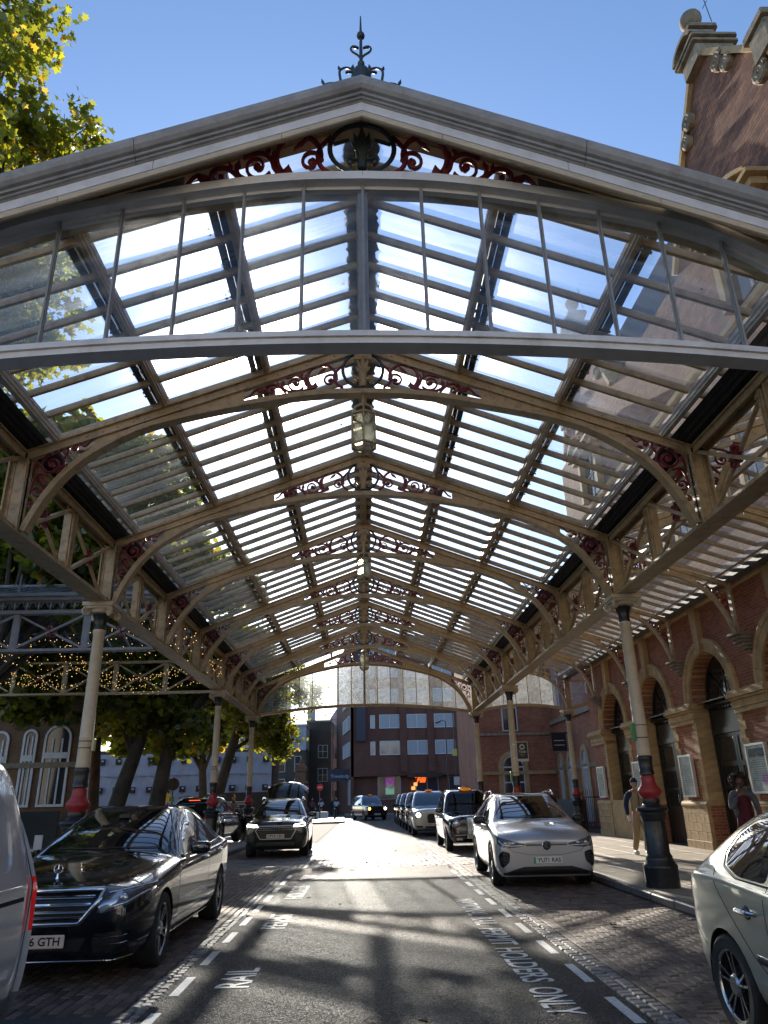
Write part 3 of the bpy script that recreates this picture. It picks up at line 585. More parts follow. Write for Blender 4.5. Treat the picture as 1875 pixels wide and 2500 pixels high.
# ================================================================ ground, road, bays and pavements
def asphalt(name,base,hi,scale=85):
    m=D.materials.new(name); m.use_nodes=True; n=m.node_tree.nodes; L=m.node_tree.links.new; b=n['Principled BSDF']; tc=n.new('ShaderNodeTexCoord').outputs['Object']
    vo=n.new('ShaderNodeTexVoronoi'); vo.inputs['Scale'].default_value=scale; L(tc,vo.inputs['Vector'])
    sp=n.new('ShaderNodeSeparateColor'); L(vo.outputs['Color'],sp.inputs[0])
    rp=n.new('ShaderNodeMapRange'); rp.inputs[1].default_value=.45; rp.inputs[2].default_value=1; L(sp.outputs[0],rp.inputs[0])
    big=n.new('ShaderNodeTexNoise'); big.inputs['Scale'].default_value=.9; big.inputs['Detail'].default_value=8; big.inputs['Roughness'].default_value=.7; L(tc,big.inputs['Vector'])
    mx=n.new('ShaderNodeMix'); mx.data_type='RGBA'; mx.inputs[6].default_value=(*base,1); mx.inputs[7].default_value=(*hi,1); L(rp.outputs[0],mx.inputs[0])
    r2=n.new('ShaderNodeMapRange'); r2.inputs[1].default_value=.3; r2.inputs[2].default_value=.7; r2.inputs[3].default_value=.5; r2.inputs[4].default_value=1.5; L(big.outputs[0],r2.inputs[0])
    hs=n.new('ShaderNodeHueSaturation'); L(mx.outputs[2],hs.inputs['Color']); L(r2.outputs[0],hs.inputs['Value']); L(hs.outputs[0],b.inputs['Base Color'])
    r3=n.new('ShaderNodeMapRange'); r3.inputs[3].default_value=.9; r3.inputs[4].default_value=.5; b.inputs['Specular IOR Level'].default_value=.16; L(sp.outputs[1],r3.inputs[0]); L(r3.outputs[0],b.inputs['Roughness'])
    bp=n.new('ShaderNodeBump'); bp.inputs['Strength'].default_value=1; bp.inputs['Distance'].default_value=.014; L(vo.outputs['Distance'],bp.inputs['Height'])
    nz=n.new('ShaderNodeTexNoise'); nz.inputs['Scale'].default_value=35; L(tc,nz.inputs['Vector']); b2=n.new('ShaderNodeBump'); b2.inputs['Strength'].default_value=.5; b2.inputs['Distance'].default_value=.006; L(nz.outputs[0],b2.inputs['Height']); L(bp.outputs[0],b2.inputs['Normal']); L(b2.outputs[0],b.inputs['Normal'])
    return m
ASPH=asphalt('asphalt',(.024,.024,.025),(.12,.117,.105)); ASPH2=asphalt('far_asphalt',(.07,.07,.068),(.16,.155,.14),60)
tag(MB().box(-400,400,-60,900,-.5,-.03).build('ground',ASPH2),kind='structure')
tag(MB().box(-1.83,2.05,-4,19.85,-.2,0).build('road',ASPH),kind='structure'); tag(MB().box(-1.83,2.05,23.35,70,-.2,0).build('road',ASPH),kind='structure')
tag(MB().box(-60,60,70,84,-.2,-.004).build('side_road',ASPH2),kind='structure')
WHITEP=mat('worn_road_paint',(.68,.68,.66),.6,noise=(30,.3),dirt=(28,(.09,.09,.09),.7),bump=(120,.5,.004))
def flat(name,me,loc,rz,parent=None): return place(name,me,parent,loc,(0,0,rz))
road=D.objects['road']
def dash(x,a,b,w=.085): MB().box(x-w/2,x+w/2,a,b,.001,.004).build('dash_line',WHITEP,road)
for i in range(11):
    y=4.9+i*1.265; dash(-1.72,y,y+.72)
    if i<13: dash(1.94,4.93+i*1.275,4.93+i*1.275+.74)
for i in range(4): dash(-1.72,24.5+i*2.6,24.5+i*2.6+.9); dash(1.94,24.2+i*2.6,24.2+i*2.6+.9)
def road_text(s,x,y0,y1,h,left):
    me=text_mesh(s,1,WHITEP,0,1,'CENTER',bold=.012); xs=[v.co.x for v in me.vertices]; ys=[v.co.y for v in me.vertices]; a,b,c,d=min(xs),max(xs),min(ys),max(ys)
    for v in me.vertices:
        u=(v.co.x-a)/(b-a); t=(v.co.y-c)/(d-c)-.5
        v.co=(x+(t if not left else -t)*h,(lerp(y1,y0,u) if not left else lerp(y0,y1,u)),.0045)
    if left: pass
    place('road_lettering',me,road)
road_text('RAIL',-1.26,7.66,8.48,.31,True); road_text('PERMIT',-1.27,10.88,12.17,.32,True); road_text('HOLDERS',-1.28,14.0,15.9,.32,True); road_text('ONLY',-1.28,17.0,18.1,.32,True)
road_text('ONLY',1.48,6.46,7.33,.29,False); road_text('HOLDERS',1.50,7.52,9.12,.29,False); road_text('PERMIT',1.52,9.3,10.42,.29,False); road_text('RAIL',1.54,10.68,11.3,.29,False); road_text('NATIONAL',1.545,11.5,13.3,.29,False)
# brick paved bays
PAV=mat('brick_paver',(.13,.092,.07),.75,noise=(14,.3),rand=.5,bump=(70,.45,.006)); PAVS=mat('brick_paver_far',(.13,.092,.07),.75,noise=(14,.3),isl=.5,bump=(70,.45,.006))
BED=mat('dark_jointing_sand',(.045,.04,.034),.9,noise=(20,.4))
def chip(mb,w,l,h=.02,c=.006,x=0,y=0,z=0,M=None):
    p=[(-w/2,-l/2),(w/2,-l/2),(w/2,l/2),(-w/2,l/2)]; q=[(a-math.copysign(c,a),b-math.copysign(c,b)) for a,b in p]
    if M: p=[M(*t) for t in p]; q=[M(*t) for t in q]
    mb.add([(x+a,y+b,z-.03) for a,b in p]+[(x+a,y+b,z+h-c) for a,b in p]+[(x+a,y+b,z+h) for a,b in q],[(i,(i+1)%4,4+(i+1)%4,4+i) for i in range(4)]+[(4+i,4+(i+1)%4,8+(i+1)%4,8+i) for i in range(4)]+[(8,9,10,11)])
rg=random.Random(11)
def paved(name,spots,w,l,matO,matS,top,parent,nobj,jit=.002,h=.02,c=.006):
    """spots: (x,y,angle) sorted by nearness; the first nobj become objects of their own"""
    me=MB(); chip(me,w,l,h,c); me=me.mesh(name,matO,fix=False); rest=MB()
    for i,(x,y,a) in enumerate(spots):
        z=top-h+rg.uniform(-jit,jit)
        if i<nobj: place(name,me,parent,(x,y,z),(rg.uniform(-.01,.01),rg.uniform(-.008,.008),a+rg.uniform(-.012,.012)))
        else: chip(rest,w,l,h,c,x,y,z,lambda p,q,a=a:(p*cos(a)-q*sin(a),p*sin(a)+q*cos(a)))
    if rest.v: tag(rest.build(name+'s',matS,parent,fix=False),kind='stuff')
def bay(name,x0,x1,y0,y1,herr):
    b=tag(MB().box(x0,x1,y0,y1,-.2,-.012).build(name,BED),kind='structure'); sp=[]; W,Lb=.1,.2; g=.1
    if herr:
        for i in range(-80,400):
            for j in range(-80,400):
                # 90 degree herringbone, unit of two bricks
                bx=x0+(i*g+j*g); by=4.8+(j*g-i*g)
                for (cx,cy,a) in ((bx+.1,by+.05,pi/2),(bx+.05,by+.2-.0,0)):
                    if i%1==0 and (i-j)%4==0: 
                        if x0+.02<cx<x1-.02 and y0<cy<min(y1,31): sp.append((cx,cy,a))
    else:
        for r in range(int((x1-x0)/.1)):
            y=4.8+(r%2)*.1
            while y<min(y1,31): sp.append((x0+.05+r*.1,y,0)); y+=.2
    return b,sp
bR,_=bay('parking_bay',2.30,4.33,-4,69.9,False)
spR=[]
g=.1
n0=int(2.03/g)
# herringbone by cells: 4-cell period, each brick covers two cells
for j in range(0,262):
    for i in range(n0+1):
        k=(i-j)%4; x=2.41+i*g; y=4.8+j*g
        if k==0 and i<n0-0: spR.append((x+.1,y+.05,pi/2)) if i+1<n0+1 else None
        elif k==3: spR.append((x+.05,y+.1,0))
spR=[s for s in spR if 2.44<s[0]<4.30]+[(2.355,4.8+i*.2,0) for i in range(130)]
spR.sort(key=lambda s:s[1]+abs(s[0]-2.6)*.6); spR=[s for s in spR if s[1]>5.2]
paved('paver_brick',spR,.091,.191,PAV,PAVS,.0,bR,300,.003,.022,.009)
half=[(2.46,4.8+j*g+.05,0) for j in range(4,262) if (0-j)%4==1]; paved('half_brick',half,.091,.091,PAV,PAVS,.0,bR,0,.003,.022,.009)
bL,spL=bay('parking_bay',-4.33,-2.02,-4,56.4,False)
spL=[s for s in spL if s[1]>7.0]; spL.sort(key=lambda s:s[1]*.6-s[0]*3)
paved('paver_brick',spL,.091,.191,PAV,PAVS,.0,bL,260,.003,.022,.009)
# granite sett channels and the cobbled table
SETT=mat('granite_sett',(.17,.16,.15),.6,noise=(18,.35),rand=.35,bump=(40,.6,.012)); SETTS=mat('granite_sett_far',(.17,.16,.15),.6,noise=(18,.35),isl=.35,bump=(40,.6,.012))
for x0,nm in ((2.055,'right'),(-2.015,'left')):
    ch=tag(MB().box(x0,x0+.24 if x0>0 else x0+.18,-4,69.9,-.2,-.022).build('sett_channel',BED),kind='structure'); sp=[]
    y=4.9
    while y<31:
        if not 19.8<y<23.4: sp+= [(x0+(.065 if x0>0 else .045)+rg.uniform(-.01,.01),y+rg.uniform(-.01,.01),rg.uniform(-.12,.12)),(x0+(.18 if x0>0 else .135)+rg.uniform(-.01,.01),y+.05+rg.uniform(-.01,.01),rg.uniform(-.12,.12))]
        y+=.118
    paved('granite_sett',sp,.10 if x0>0 else .082,.102,SETT,SETTS,.0,ch,150,.004,.028,.011)
tb=tag(MB().box(-4.32,4.33,19.85,23.35,-.21,-.02).build('cobbled_crossing',BED),kind='structure'); sp=[]
for r in range(19):
    y=19.95+r*.184; x=-4.25+(r%2)*.15
    while x<4.28: sp.append((x,y,pi/2+rg.uniform(-.05,.05))); x+=.292
sp.sort(key=lambda s:abs(s[0])+ (3 if s[0]<-1.8 else 0)); paved('cobble',sp,.165,.27,SETT,SETTS,.006,tb,300,.005,.03,.02)
# pavements
SLAB=mat('stone_paving_slab',(.33,.28,.21),.62,noise=(5,.25),rand=.16,dirt=(9,(.13,.11,.09),.6),bump=(45,.35,.006)); KERB=mat('granite_kerb',(.16,.15,.145),.55,noise=(16,.35),bump=(50,.35,.006),rand=.15)
pv=tag(MB().box(4.49,9.2,-4,46,-.2,.095).build('pavement',BED),kind='structure')
x=[4.50,5.28,6.0,6.78,7.52,8.3,9.08]; y0=7.5
slabs={}
for r,(a,b) in enumerate(zip(x,x[1:])):
    y=y0-(r%2)*.45
    while y<46:
        l=rg.choice((.75,.9,1.05)); key=(round(b-a,2),l)
        if key not in slabs: slabs[key]=MB().cbox(.005,b-a-.005,.005,l-.005,-.05,0,.0025).mesh('slab',SLAB)
        place('slab',slabs[key],pv,(a,y,.12+rg.uniform(-.002,.002)),(rg.uniform(-.0012,.0012),rg.uniform(-.001,.001),0)); y+=l
kb=tag(MB().box(4.335,4.489,-4,46,-.2,.06).build('kerb',BED),kind='structure'); km=MB().cbox(0,.155,.004,.9,-.1,.0,.018).mesh('kerb_stone',KERB)
for i in range(42): place('kerb_stone',km,kb,(4.333,7+i*.905,.122+rg.uniform(-.003,.003)))
lp=tag(MB().box(-30,-4.49,-4,51,-.2,.115).build('pavement',SLAB),kind='structure'); kl=tag(MB().box(-4.487,-4.335,-4,51,-.2,.07).build('kerb',BED),kind='structure')
for i in range(36): place('kerb_stone',km,kl,(-4.49,8+i*.905,.122+rg.uniform(-.003,.003)))
# kerb build-out with pale paving at the far junction
bo=MB(); bo.prism([(-8,56.5),(-2.4,56.5),(-1.7,57.0),(-1.5,58.0),(-1.9,69.9),(-8,69.9)],-.2,.125,'xy'); tag(bo.build('pavement',SLAB),kind='structure')
tag(MB().box(-2.2,60,84,110,-.2,.12).build('pavement',SLAB),kind='structure')
# fallen leaves
LEAFD=mat('fallen_leaf',(.19,.11,.035),.7,isl=.6,col2=(.07,.05,.03),noise=(20,.5))
fl_=MB()
for i in range(70):
    x=rg.uniform(-4,4.3); y=rg.uniform(6,42)**1; s=rg.uniform(.03,.06); a=rg.uniform(0,6.3); z=.012+(.0 if abs(x)<4.3 else .12)
    P=[]
    for k in range(10):
        r=s*(1 if k%2==0 else .5); t=a+k*pi/5; P.append((x+r*cos(t),y+r*sin(t),z+rg.uniform(0,.028)))
    fl_.add(P+[(x,y,z)],[(k,(k+1)%10,10) for k in range(10)])
tag(fl_.build('fallen_leaves',LEAFD,fix=False),'brown leaves scattered over the road and bays','leaves',kind='stuff')
# ================================================================ station building on the right
BRICK=brick_mat('red_brick',(.43,.14,.058),(.29,.075,.036),(.34,.25,.18),bumpd=.01); BRICK2=brick_mat('upper_red_brick',(.40,.17,.085),(.19,.07,.042),(.09,.07,.055),sx=.3,sz=.11,stain=.6,bumpd=.02)
STONEB=mat('buff_stone_block',(.50,.34,.165),.78,noise=(3,.25),rand=.13,dirt=(4,(.2,.13,.07),.55),bump=(30,.3,.008)); STONED=mat('sooty_stone',(.30,.24,.17),.85,noise=(4,.35),dirt=(5,(.06,.05,.045),.8),bump=(25,.4,.01),rand=.12)
DOORM=mat('dark_door_paint',(.018,.017,.016),.3,noise=(5,.3)); DGLASS=mat('dark_pane',(.02,.024,.026),.05,spec=.8); LGLASS=mat('pale_obscured_pane',(.22,.23,.20),.25,noise=(6,.4)); STEEL=mat('brushed_steel_ledge',(.6,.6,.58),.25,1)
st_=thing('station_building','red brick station building with buff stone arches along the pavement','building')
XW=9.1; CEN=[11.35,15.35,19.35,23.35,27.35]; HWO=1.2; ZS=3.83; YEND=30.2
def arc(yc,r,n=20,z=ZS): return [(yc-r*cos(pi*i/n),z+r*sin(pi*i/n)) for i in range(n+1)]
wl=D.objects.new('arcade_wall',None); COL.objects.link(wl); wl.parent=st_
for c in CEN:
    y0,y1=c-2,(c+2 if c<27 else YEND); zb=.1 if c<27 else .1
    MB().prism([(y0,zb),(c-HWO,zb)]+[(c-HWO,ZS)]+arc(c,HWO)[1:-1]+[(c+HWO,ZS),(c+HWO,zb),(y1,zb),(y1,6.6),(y0,6.6)],XW+.03,XW+.6,'yz').build('brick_wall',BRICK,wl)
MB().box(XW+.031,XW+2.4,YEND-.35,YEND,.1,6.59).build('return_wall',BRICK,wl)
# quoins, plinths, imposts, voussoirs
q1=MB().cbox(0,.62,0,.34,0,.197,.008).mesh('quoin',STONEB); q2=MB().cbox(0,.62,0,.24,0,.197,.008).mesh('quoin',STONEB)
for c in CEN:
    for s in (-1,1):
        for r in range(10):
            m=(q1,q2)[r%2]; w=(.34,.24)[r%2]; place('quoin',m,wl,(XW+.005,(c-HWO-w+.012) if s<0 else (c+HWO-.012),1.33+r*.2))
piers=[(c+2) for c in CEN]; piers=[9.4]+piers[:-1]+[29.4]
cb={}
def block(w,h,d=.16):
    k=(round(w,3),round(h,3),d)
    if k not in cb: cb[k]=MB().cbox(0,d,.004,w-.004,.004,h-.004,.01).mesh('plinth_stone',STONEB)
    return cb[k]
for p in piers:
    a,b=p-.80,p+.80
    MB().box(XW-.02,XW+.58,a+.02,b-.02,.1,1.27).build('plinth_core',STONED,wl); MB().prism([(XW-.09,1.20),(XW-.09,1.25),(XW-.05,1.31),(XW+.03,1.335),(XW+.6,1.335),(XW+.6,1.20)],a-.02,b+.02).build('plinth_cap',STONEB,wl)
    for r in range(5):
        e=[a]+([a+.5,a+1.05] if r%2==0 else [a+.27,a+.8,a+1.3])+[b]
        for y,z in zip(e,e[1:]): place('plinth_stone',block(z-y,.22,.2 if r else .24),wl,(XW-.07 if r else XW-.09,y,.105+r*.22))
        for yy,sg in ((a,-1),(b,1)): pass
    pr=[(0,3.32),(-.04,3.32),(-.04,3.42),(-.06,3.44),(-.06,3.60),(-.10,3.63),(-.13,3.68),(-.16,3.72),(-.16,3.78),(-.13,3.84),(0,3.84)]
    a2,b2=p-.815,p+.815
    pth=[(XW+.55,a2,0),(XW,a2,0),(XW,b2,0),(XW+.55,b2,0)]
    MB().sweep([(-x if False else x*-1*-1,z) for x,z in pr],[(XW+.55,b2,0),(XW,b2,0),(XW,a2,0),(XW+.55,a2,0)],(0,0,1)).build('impost',STONEB,wl) if False else MB().add(*(lambda P:(P,[]))([])).__class__() 
    mb=MB()
    for x,z,x2,z2 in [(0,3.32,-.04,3.43),(0,3.432,-.06,3.61),(0,3.612,-.11,3.67),(0,3.672,-.16,3.78),(0,3.782,-.12,3.84)]:
        e=-x2; mb.cbox(XW-e,XW+.5,a2-e*.6,b2+e*.6,z,z2,.012)
    mb.build('impost',STONEB,wl)
vs_=MB(); n=13
prv=[(1.20,.0),(1.20,-.03),(1.26,-.05),(1.27,-.03),(1.42,-.03),(1.43,-.06),(1.52,-.075),(1.56,-.05),(1.56,.5),(1.20,.5)]
def vous(i,n=13):
    mb=MB(); a0=pi*i/n+.004; a1=pi*(i+1)/n-.004; P=[]
    for t in (a0,(a0+a1)/2,a1):
        for r,x in prv: P.append((x,-r*cos(t),r*sin(t)))
    m=len(prv); f=[tuple(range(m)),tuple(range(3*m-1,2*m-1,-1))]
    for k in (0,1):
        for j in range(m): f.append((k*m+j,k*m+(j+1)%m,(k+1)*m+(j+1)%m,(k+1)*m+j))
    return mb.add(P,f)
VM=[vous(i).mesh('voussoir',STONEB) for i in range(n)]
key=MB().prism([(-.11,5.0),(-.2,6.21),(.2,6.21),(.11,5.0)],XW-.13,XW+.2,'yz').mesh('keystone',STONEB)
for c in CEN:
    for m in VM: place('voussoir',m,wl,(XW,c,ZS))
    place('keystone',key,wl,(0,c,0))
MB().prism([(XW-.05,6.2),(XW-.08,6.24),(XW-.08,6.36),(XW-.14,6.40),(XW-.17,6.46),(XW-.17,6.50),(XW+.5,6.50),(XW+.5,6.2)],7.35,YEND+.1,'xz').build('eaves_course',STONEB,wl)
cor=MB()
for i,(d,z0,z1,w) in enumerate([(.40,4.98,5.04,.22),(.34,4.90,4.98,.19),(.28,4.82,4.9,.17),(.21,4.74,4.82,.15),(.14,4.66,4.74,.12),(.08,4.58,4.66,.09)]): cor.cbox(-d,.06,-w,w,z0,z1,.02)
CORM=cor.mesh('corbel',STONED)
for k in range(1,7): place('corbel',CORM,st_,(XW,yk(k),0))
# doors in the arches
def door_set(c,window=False):
    d=D.objects.new('window' if window else 'entrance',None); COL.objects.link(d); d.parent=st_; X=XW+.42; zb=.12 if not window else 1.34
    if window: MB().box(XW-.04,XW+.45,c-HWO-.4,c+HWO+.4,.1,1.33).build('sill_wall',STONEB,d)
    f=MB(); f.box(X,X+.1,c-1.19,c-1.09,zb,ZS); f.box(X,X+.1,c+1.09,c+1.19,zb,ZS); f.box(X-.02,X+.1,c-1.085,c+1.085,2.98,3.12); f.box(X+.02,X+.06,c-1.085,c+1.085,3.125,3.60); f.box(X-.04,X+.1,c-1.085,c+1.085,3.61,3.70)
    f.prism([(X-.14,3.76),(X-.18,3.70),(X-.05,3.66),(X-.05,3.80)],c-1.19,c+1.19); f.build('door_frame',DOORM,d)
    for j in range(26): MB().box(X-.10,X-.06,c-1.06+j*.083,c-1.03+j*.083,3.60,3.655).build('dentil',DOORM,d) if j%2==0 and not window else None
    MB().prism([(X-.32,3.80),(X-.33,3.825),(X-.05,3.85),(X-.05,3.80)],c-1.19,c+1.19).build('ledge',STEEL,d)
    fan=MB()
    fan.strip(arc(c,1.19),arc(c,1.10),X,X+.08,'yz')
    for t in (45,90,135): fan.beam((X+.04,c,ZS+.02),(X+.04,c-1.12*cos(R(t)),ZS+1.12*sin(R(t))),.04,.04,(1,0,0))
    fan.strip(arc(c,.58,14),arc(c,.54,14),X+.02,X+.06,'yz'); fan.build('fanlight_bars',DOORM,d)
    MB().prism([(c-1.12,ZS)]+arc(c,1.12)[1:-1]+[(c+1.12,ZS)],X+.04,X+.05,'yz').build('fanlight',DGLASS,d)
    for s in (-1,1):
        a,b=(c-1.08,c-.01) if s<0 else (c+.01,c+1.08)
        lf=D.objects.new('door_leaf',None); COL.objects.link(lf); lf.parent=d
        r=MB(); r.box(X+.03,X+.08,a,a+.1,zb,2.97); r.box(X+.03,X+.08,b-.1,b,zb,2.97)
        for z0,z1 in ((zb,zb+.22),(1.02,1.16),(1.60,1.68),(2.16,2.28),(2.88,2.97)): r.box(X+.031,X+.079,a+.101,b-.101,z0,z1)
        r.box(X+.045,X+.07,a+.101,b-.101,zb+.221,1.019)
        for k in range(4):
            y=lerp(a+.12,b-.12,(k+.5)/4); r.box(X+.02,X+.06,y-.05,y-.025,1.161,2.159); r.box(X+.02,X+.06,y+.06,y+.085,1.161,2.159)
        r.build('leaf_frame',DOORM,lf); MB().box(X+.062,X+.068,a+.1,b-.1,1.16,2.16).build('barred_pane',LGLASS,lf); MB().box(X+.062,X+.068,a+.1,b-.1,2.28,2.88).build('pane',LGLASS if s<0 else DGLASS,lf)
        MB().beam((X-.02,(b if s<0 else a)-s*.05*-1,1.25),(X-.02,(b if s<0 else a)-s*.05*-1,1.5),.025,.025).build('handle',STEEL,lf)
for c in CEN[:-1]: door_set(c)
door_set(CEN[-1],True)
MB().box(XW+.62,XW+.7,8,30,.1,6).build('inner_wall',mat('dark_interior',(.02,.02,.02),.9),st_)
# upper storey with shaped gables
XU=9.3
up=D.objects.new('upper_storey',None); COL.objects.link(up); up.parent=st_
def gable_poly(yc): return [(yc-3.3,15.6),(yc-2.75,16.5),(yc-2.6,17.0),(yc-.36,19.9),(yc+.36,19.9),(yc+2.6,17.0),(yc+2.75,16.5),(yc+3.3,15.6)]
GC=(1.1,13.72,26.35)
poly=[(-4,6.5),(YEND+.3,6.5),(YEND+.3,15.6)]
for g_ in reversed(GC): poly+=list(reversed(gable_poly(g_)))
poly+=[(-4,15.6)]
MB().prism(poly,XU,XU+.7,'yz').build('brick_wall',BRICK2,up)
MB().box(XU+.6,XU+9,-4,YEND+.25,6.5,15.0).build('mass',BRICK2,up)
MB().prism([(-4,15.0),(YEND,15.0),(YEND-3,18.5),(-1,18.5)],XU+.9,XU+8.5,'yz').build('roof',mat('slate',(.07,.075,.085),.6,noise=(5,.3)),up)
for g_ in GC[1:]:
    gb=D.objects.new('gable',None); COL.objects.link(gb); gb.parent=st_
    for s in (-1,1):
        for a,b in (((.40,19.93),(1.1,19.03)),((1.12,19.0),(1.85,18.06)),((1.87,18.03),(2.62,17.06)),((2.64,16.95),(2.80,16.45)),((2.82,16.4),(3.32,15.62))):
            MB().beam((XU+.3,g_+s*a[0],a[1]+.06),(XU+.3,g_+s*b[0],b[1]+.06),.85,.16,(1,0,0) if False else (0,0,1)).build('coping_stone',STONEB,gb)
        k=MB(); yc_=g_+s*2.55; k.cbox(XU-.28,XU+.8,yc_-.42,yc_+.42,17.75,17.95,.03); k.cbox(XU-.2,XU+.75,yc_-.34,yc_+.34,17.0,17.749,.03); k.build('kneeler',STONED,gb)
        for (yy,zz,rr) in ((g_+s*2.2,16.85,.26),(g_+s*.9,18.95,.24),(g_+s*1.2,18.5,.2)):
            sc=MB(); sc.tube([(XU-.12,yy+rr*lerp(1,.15,i/24)*cos(i*.55)*s,zz+rr*lerp(1,.15,i/24)*sin(i*.55)) for i in range(25)],.06,6); sc.add(*(lambda m:(m.v,m.f))(MB().prism([(yy+rr*cos(t*.4),zz+rr*sin(t*.4)) for t in range(16)],XU-.125,XU+.1,'yz'))); sc.build('volute',STONED,gb)
    p=MB(); p.cbox(XU-.22,XU+.85,g_-.42,g_+.42,19.85,20.35,.03); p.cbox(XU-.32,XU+.95,g_-.50,g_+.50,20.351,20.46,.03); p.cbox(XU-.36,XU+.9,g_-.58,g_+.58,20.461,20.58,.04)
    p.build('pedestal',STONED,gb)
    p=MB(); p.strip([(g_-.56*cos(pi*i/10),20.58+.36*sin(pi*i/10)) for i in range(11)],[(g_-.45*cos(pi*i/10),20.58+.26*sin(pi*i/10)) for i in range(11)],XU-.40,XU+.3,'yz'); p.prism([(g_-.45*cos(pi*i/10),20.581+.26*sin(pi*i/10)) for i in range(11)],XU-.2,XU+.2,'yz'); p.build('segmental_pediment',STONED,gb)
    p=MB(); p.cbox(XU-.1,XU+.5,g_-.24,g_+.24,20.59,21.1,.03); p.cbox(XU-.22,XU+.6,g_-.36,g_+.36,21.11,21.28,.05); p.build('cap_block',STONED,gb); MB().lathe([(.2,21.28),(.12,21.4),(.14,21.55)],12,(XU+.1,g_,0)).build('ball_neck',STONED,gb); MB().ell((XU+.1,g_,21.8),(.30,.30,.30),14,10).build('ball_finial',STONED,gb,smooth=True)
    p=MB(); p.tube([(XU+.45,g_-.35,21.28),(XU+.3,g_-.45,22.3)],.012,5); p.tube([(XU+.36,g_-.5,21.9),(XU+.36,g_-.25,21.95)],.01,5); p.build('lightning_rod',BLACKP,gb)
    # aedicule window in the gable
    w=MB(); w.box(XU-.25,XU+.1,g_-1.1,g_-.85,12.6,14.4); w.box(XU-.25,XU+.1,g_+.85,g_+1.1,12.6,14.4); w.box(XU-.4,XU+.1,g_-1.35,g_+1.35,14.41,14.62); w.box(XU-.55,XU+.1,g_-1.5,g_+1.5,14.63,14.75)
    for s in (1,-1): w.strip([(g_+s*(1.5-i*.15),14.76+.55*sin(i/8*pi*.5)) for i in range(9)],[(g_+s*(1.45-i*.15),14.755+.40*sin(i/8*pi*.5)) for i in range(9)],XU-.6,XU+.1,'yz'); w.tube([(XU-.3,g_+s*(.28+.16*lerp(1,.2,i/18)*cos(i*.6)),15.3+.2*lerp(1,.2,i/18)*sin(i*.6)) for i in range(19)],.07,6)
    w.build('window_surround',STONEB,gb); MB().box(XU-.03,XU+.02,g_-.84,g_+.84,12.61,14.4).build('window_pane',DGLASS,gb); f=MB(); f.box(XU-.06,XU-.031,g_-.05,g_+.05,12.62,14.39); f.box(XU-.06,XU-.031,g_-.84,g_+.84,13.5,13.58); f.build('window_frame',TIMBER,gb)
# stone bands and windows of the upper storey
for z in (8.1,10.9,12.2): MB().prism([(XU-.06,z),(XU-.12,z+.08),(XU-.14,z+.22),(XU-.05,z+.26),(XU+.1,z+.26),(XU+.1,z)],-4,YEND+.35).build('string_course',STONEB,up)
for i in range(11):
    y=9.3+i*2.0
    w=D.objects.new('window',None); COL.objects.link(w); w.parent=st_
    s=MB(); s.box(XU-.10,XU+.05,y-.66,y-.46,8.4,10.6); s.box(XU-.10,XU+.05,y+.46,y+.66,8.4,10.6); s.box(XU-.14,XU+.05,y-.7,y+.7,10.61,10.85); s.box(XU-.14,XU+.05,y-.7,y+.7,8.37,8.39+.0); s.build('surround',STONEB,w)
    MB().box(XU-.03,XU+.03,y-.46,y+.46,8.4,10.6).build('pane',DGLASS,w); f=MB(); f.box(XU-.05,XU-.031,y-.46,y-.40,8.4,10.6); f.box(XU-.05,XU-.031,y+.40,y+.46,8.4,10.6); f.box(XU-.05,XU-.031,y-.399,y+.399,9.45,9.53); f.box(XU-.052,XU-.032,y-.02,y+.02,8.4,10.6); f.build('sash',TIMBER,w)
dp=MB(); dp.tube([(XU-.1,14.6,16.7),(XU-.1,13.3,14.9)],.05,6); dp.build('drain_pipe',mat('grey_pipe',(.35,.37,.4),.4,.3),st_)
# notice boards on the piers
PAPER=mat('notice_paper',(.50,.53,.50),.35,col2=(.22,.26,.25),noise=(5,.5)); SILV=mat('silver_frame',(.72,.72,.70),.35,.6); PURP=mat('purple_print',(.30,.16,.36),.5); INK=mat('grey_print',(.10,.12,.13),.6)
def board(y0,y1,z0,z1,label,hdr):
    t=thing('notice_board',label,'notice board',(XW-.03,(y0+y1)/2,z0),group='framed notice boards on the station piers'); w=(y1-y0)/2; h=z1-z0
    f=MB(); e=.05; f.box(-.06,.03,-w,-w+e,0,h); f.box(-.06,.03,w-e,w,0,h); f.box(-.06,.03,-w+e,w-e,0,e); f.box(-.06,.03,-w+e,w-e,h-e,h); f.build('frame',SILV,t); MB().box(-.03,.02,-w+e,w-e,e,h-e).build('paper',PAPER,t)
    if hdr: MB().box(-.034,-.031,-w+e+.06,w-e-.06,h-.3,h-.12).build('heading',INK,t); MB().box(-.034,-.031,-w+e+.04,-.05,.2,.42).build('purple_panel',PURP,t)
    for r in range(12): MB().box(-.034,-.0311,-w+.12,w-.12-random.random()*.15,h*.25+r*h*.045,h*.25+r*h*.045+.012).build('text_line',INK,t)
board(17.02,17.92,1.48,2.58,'framed notice with a dark heading on the pier beside the curly-haired woman',True)
board(21.05,21.88,1.42,2.53,'framed notice on the brick pier between the two nearest station doors',False)
board(25.1,25.78,1.42,2.53,'framed notice partly hidden behind the black iron column',False)
board(29.0,29.82,1.42,2.53,'framed notice on the end pier beside the iron gate',False)
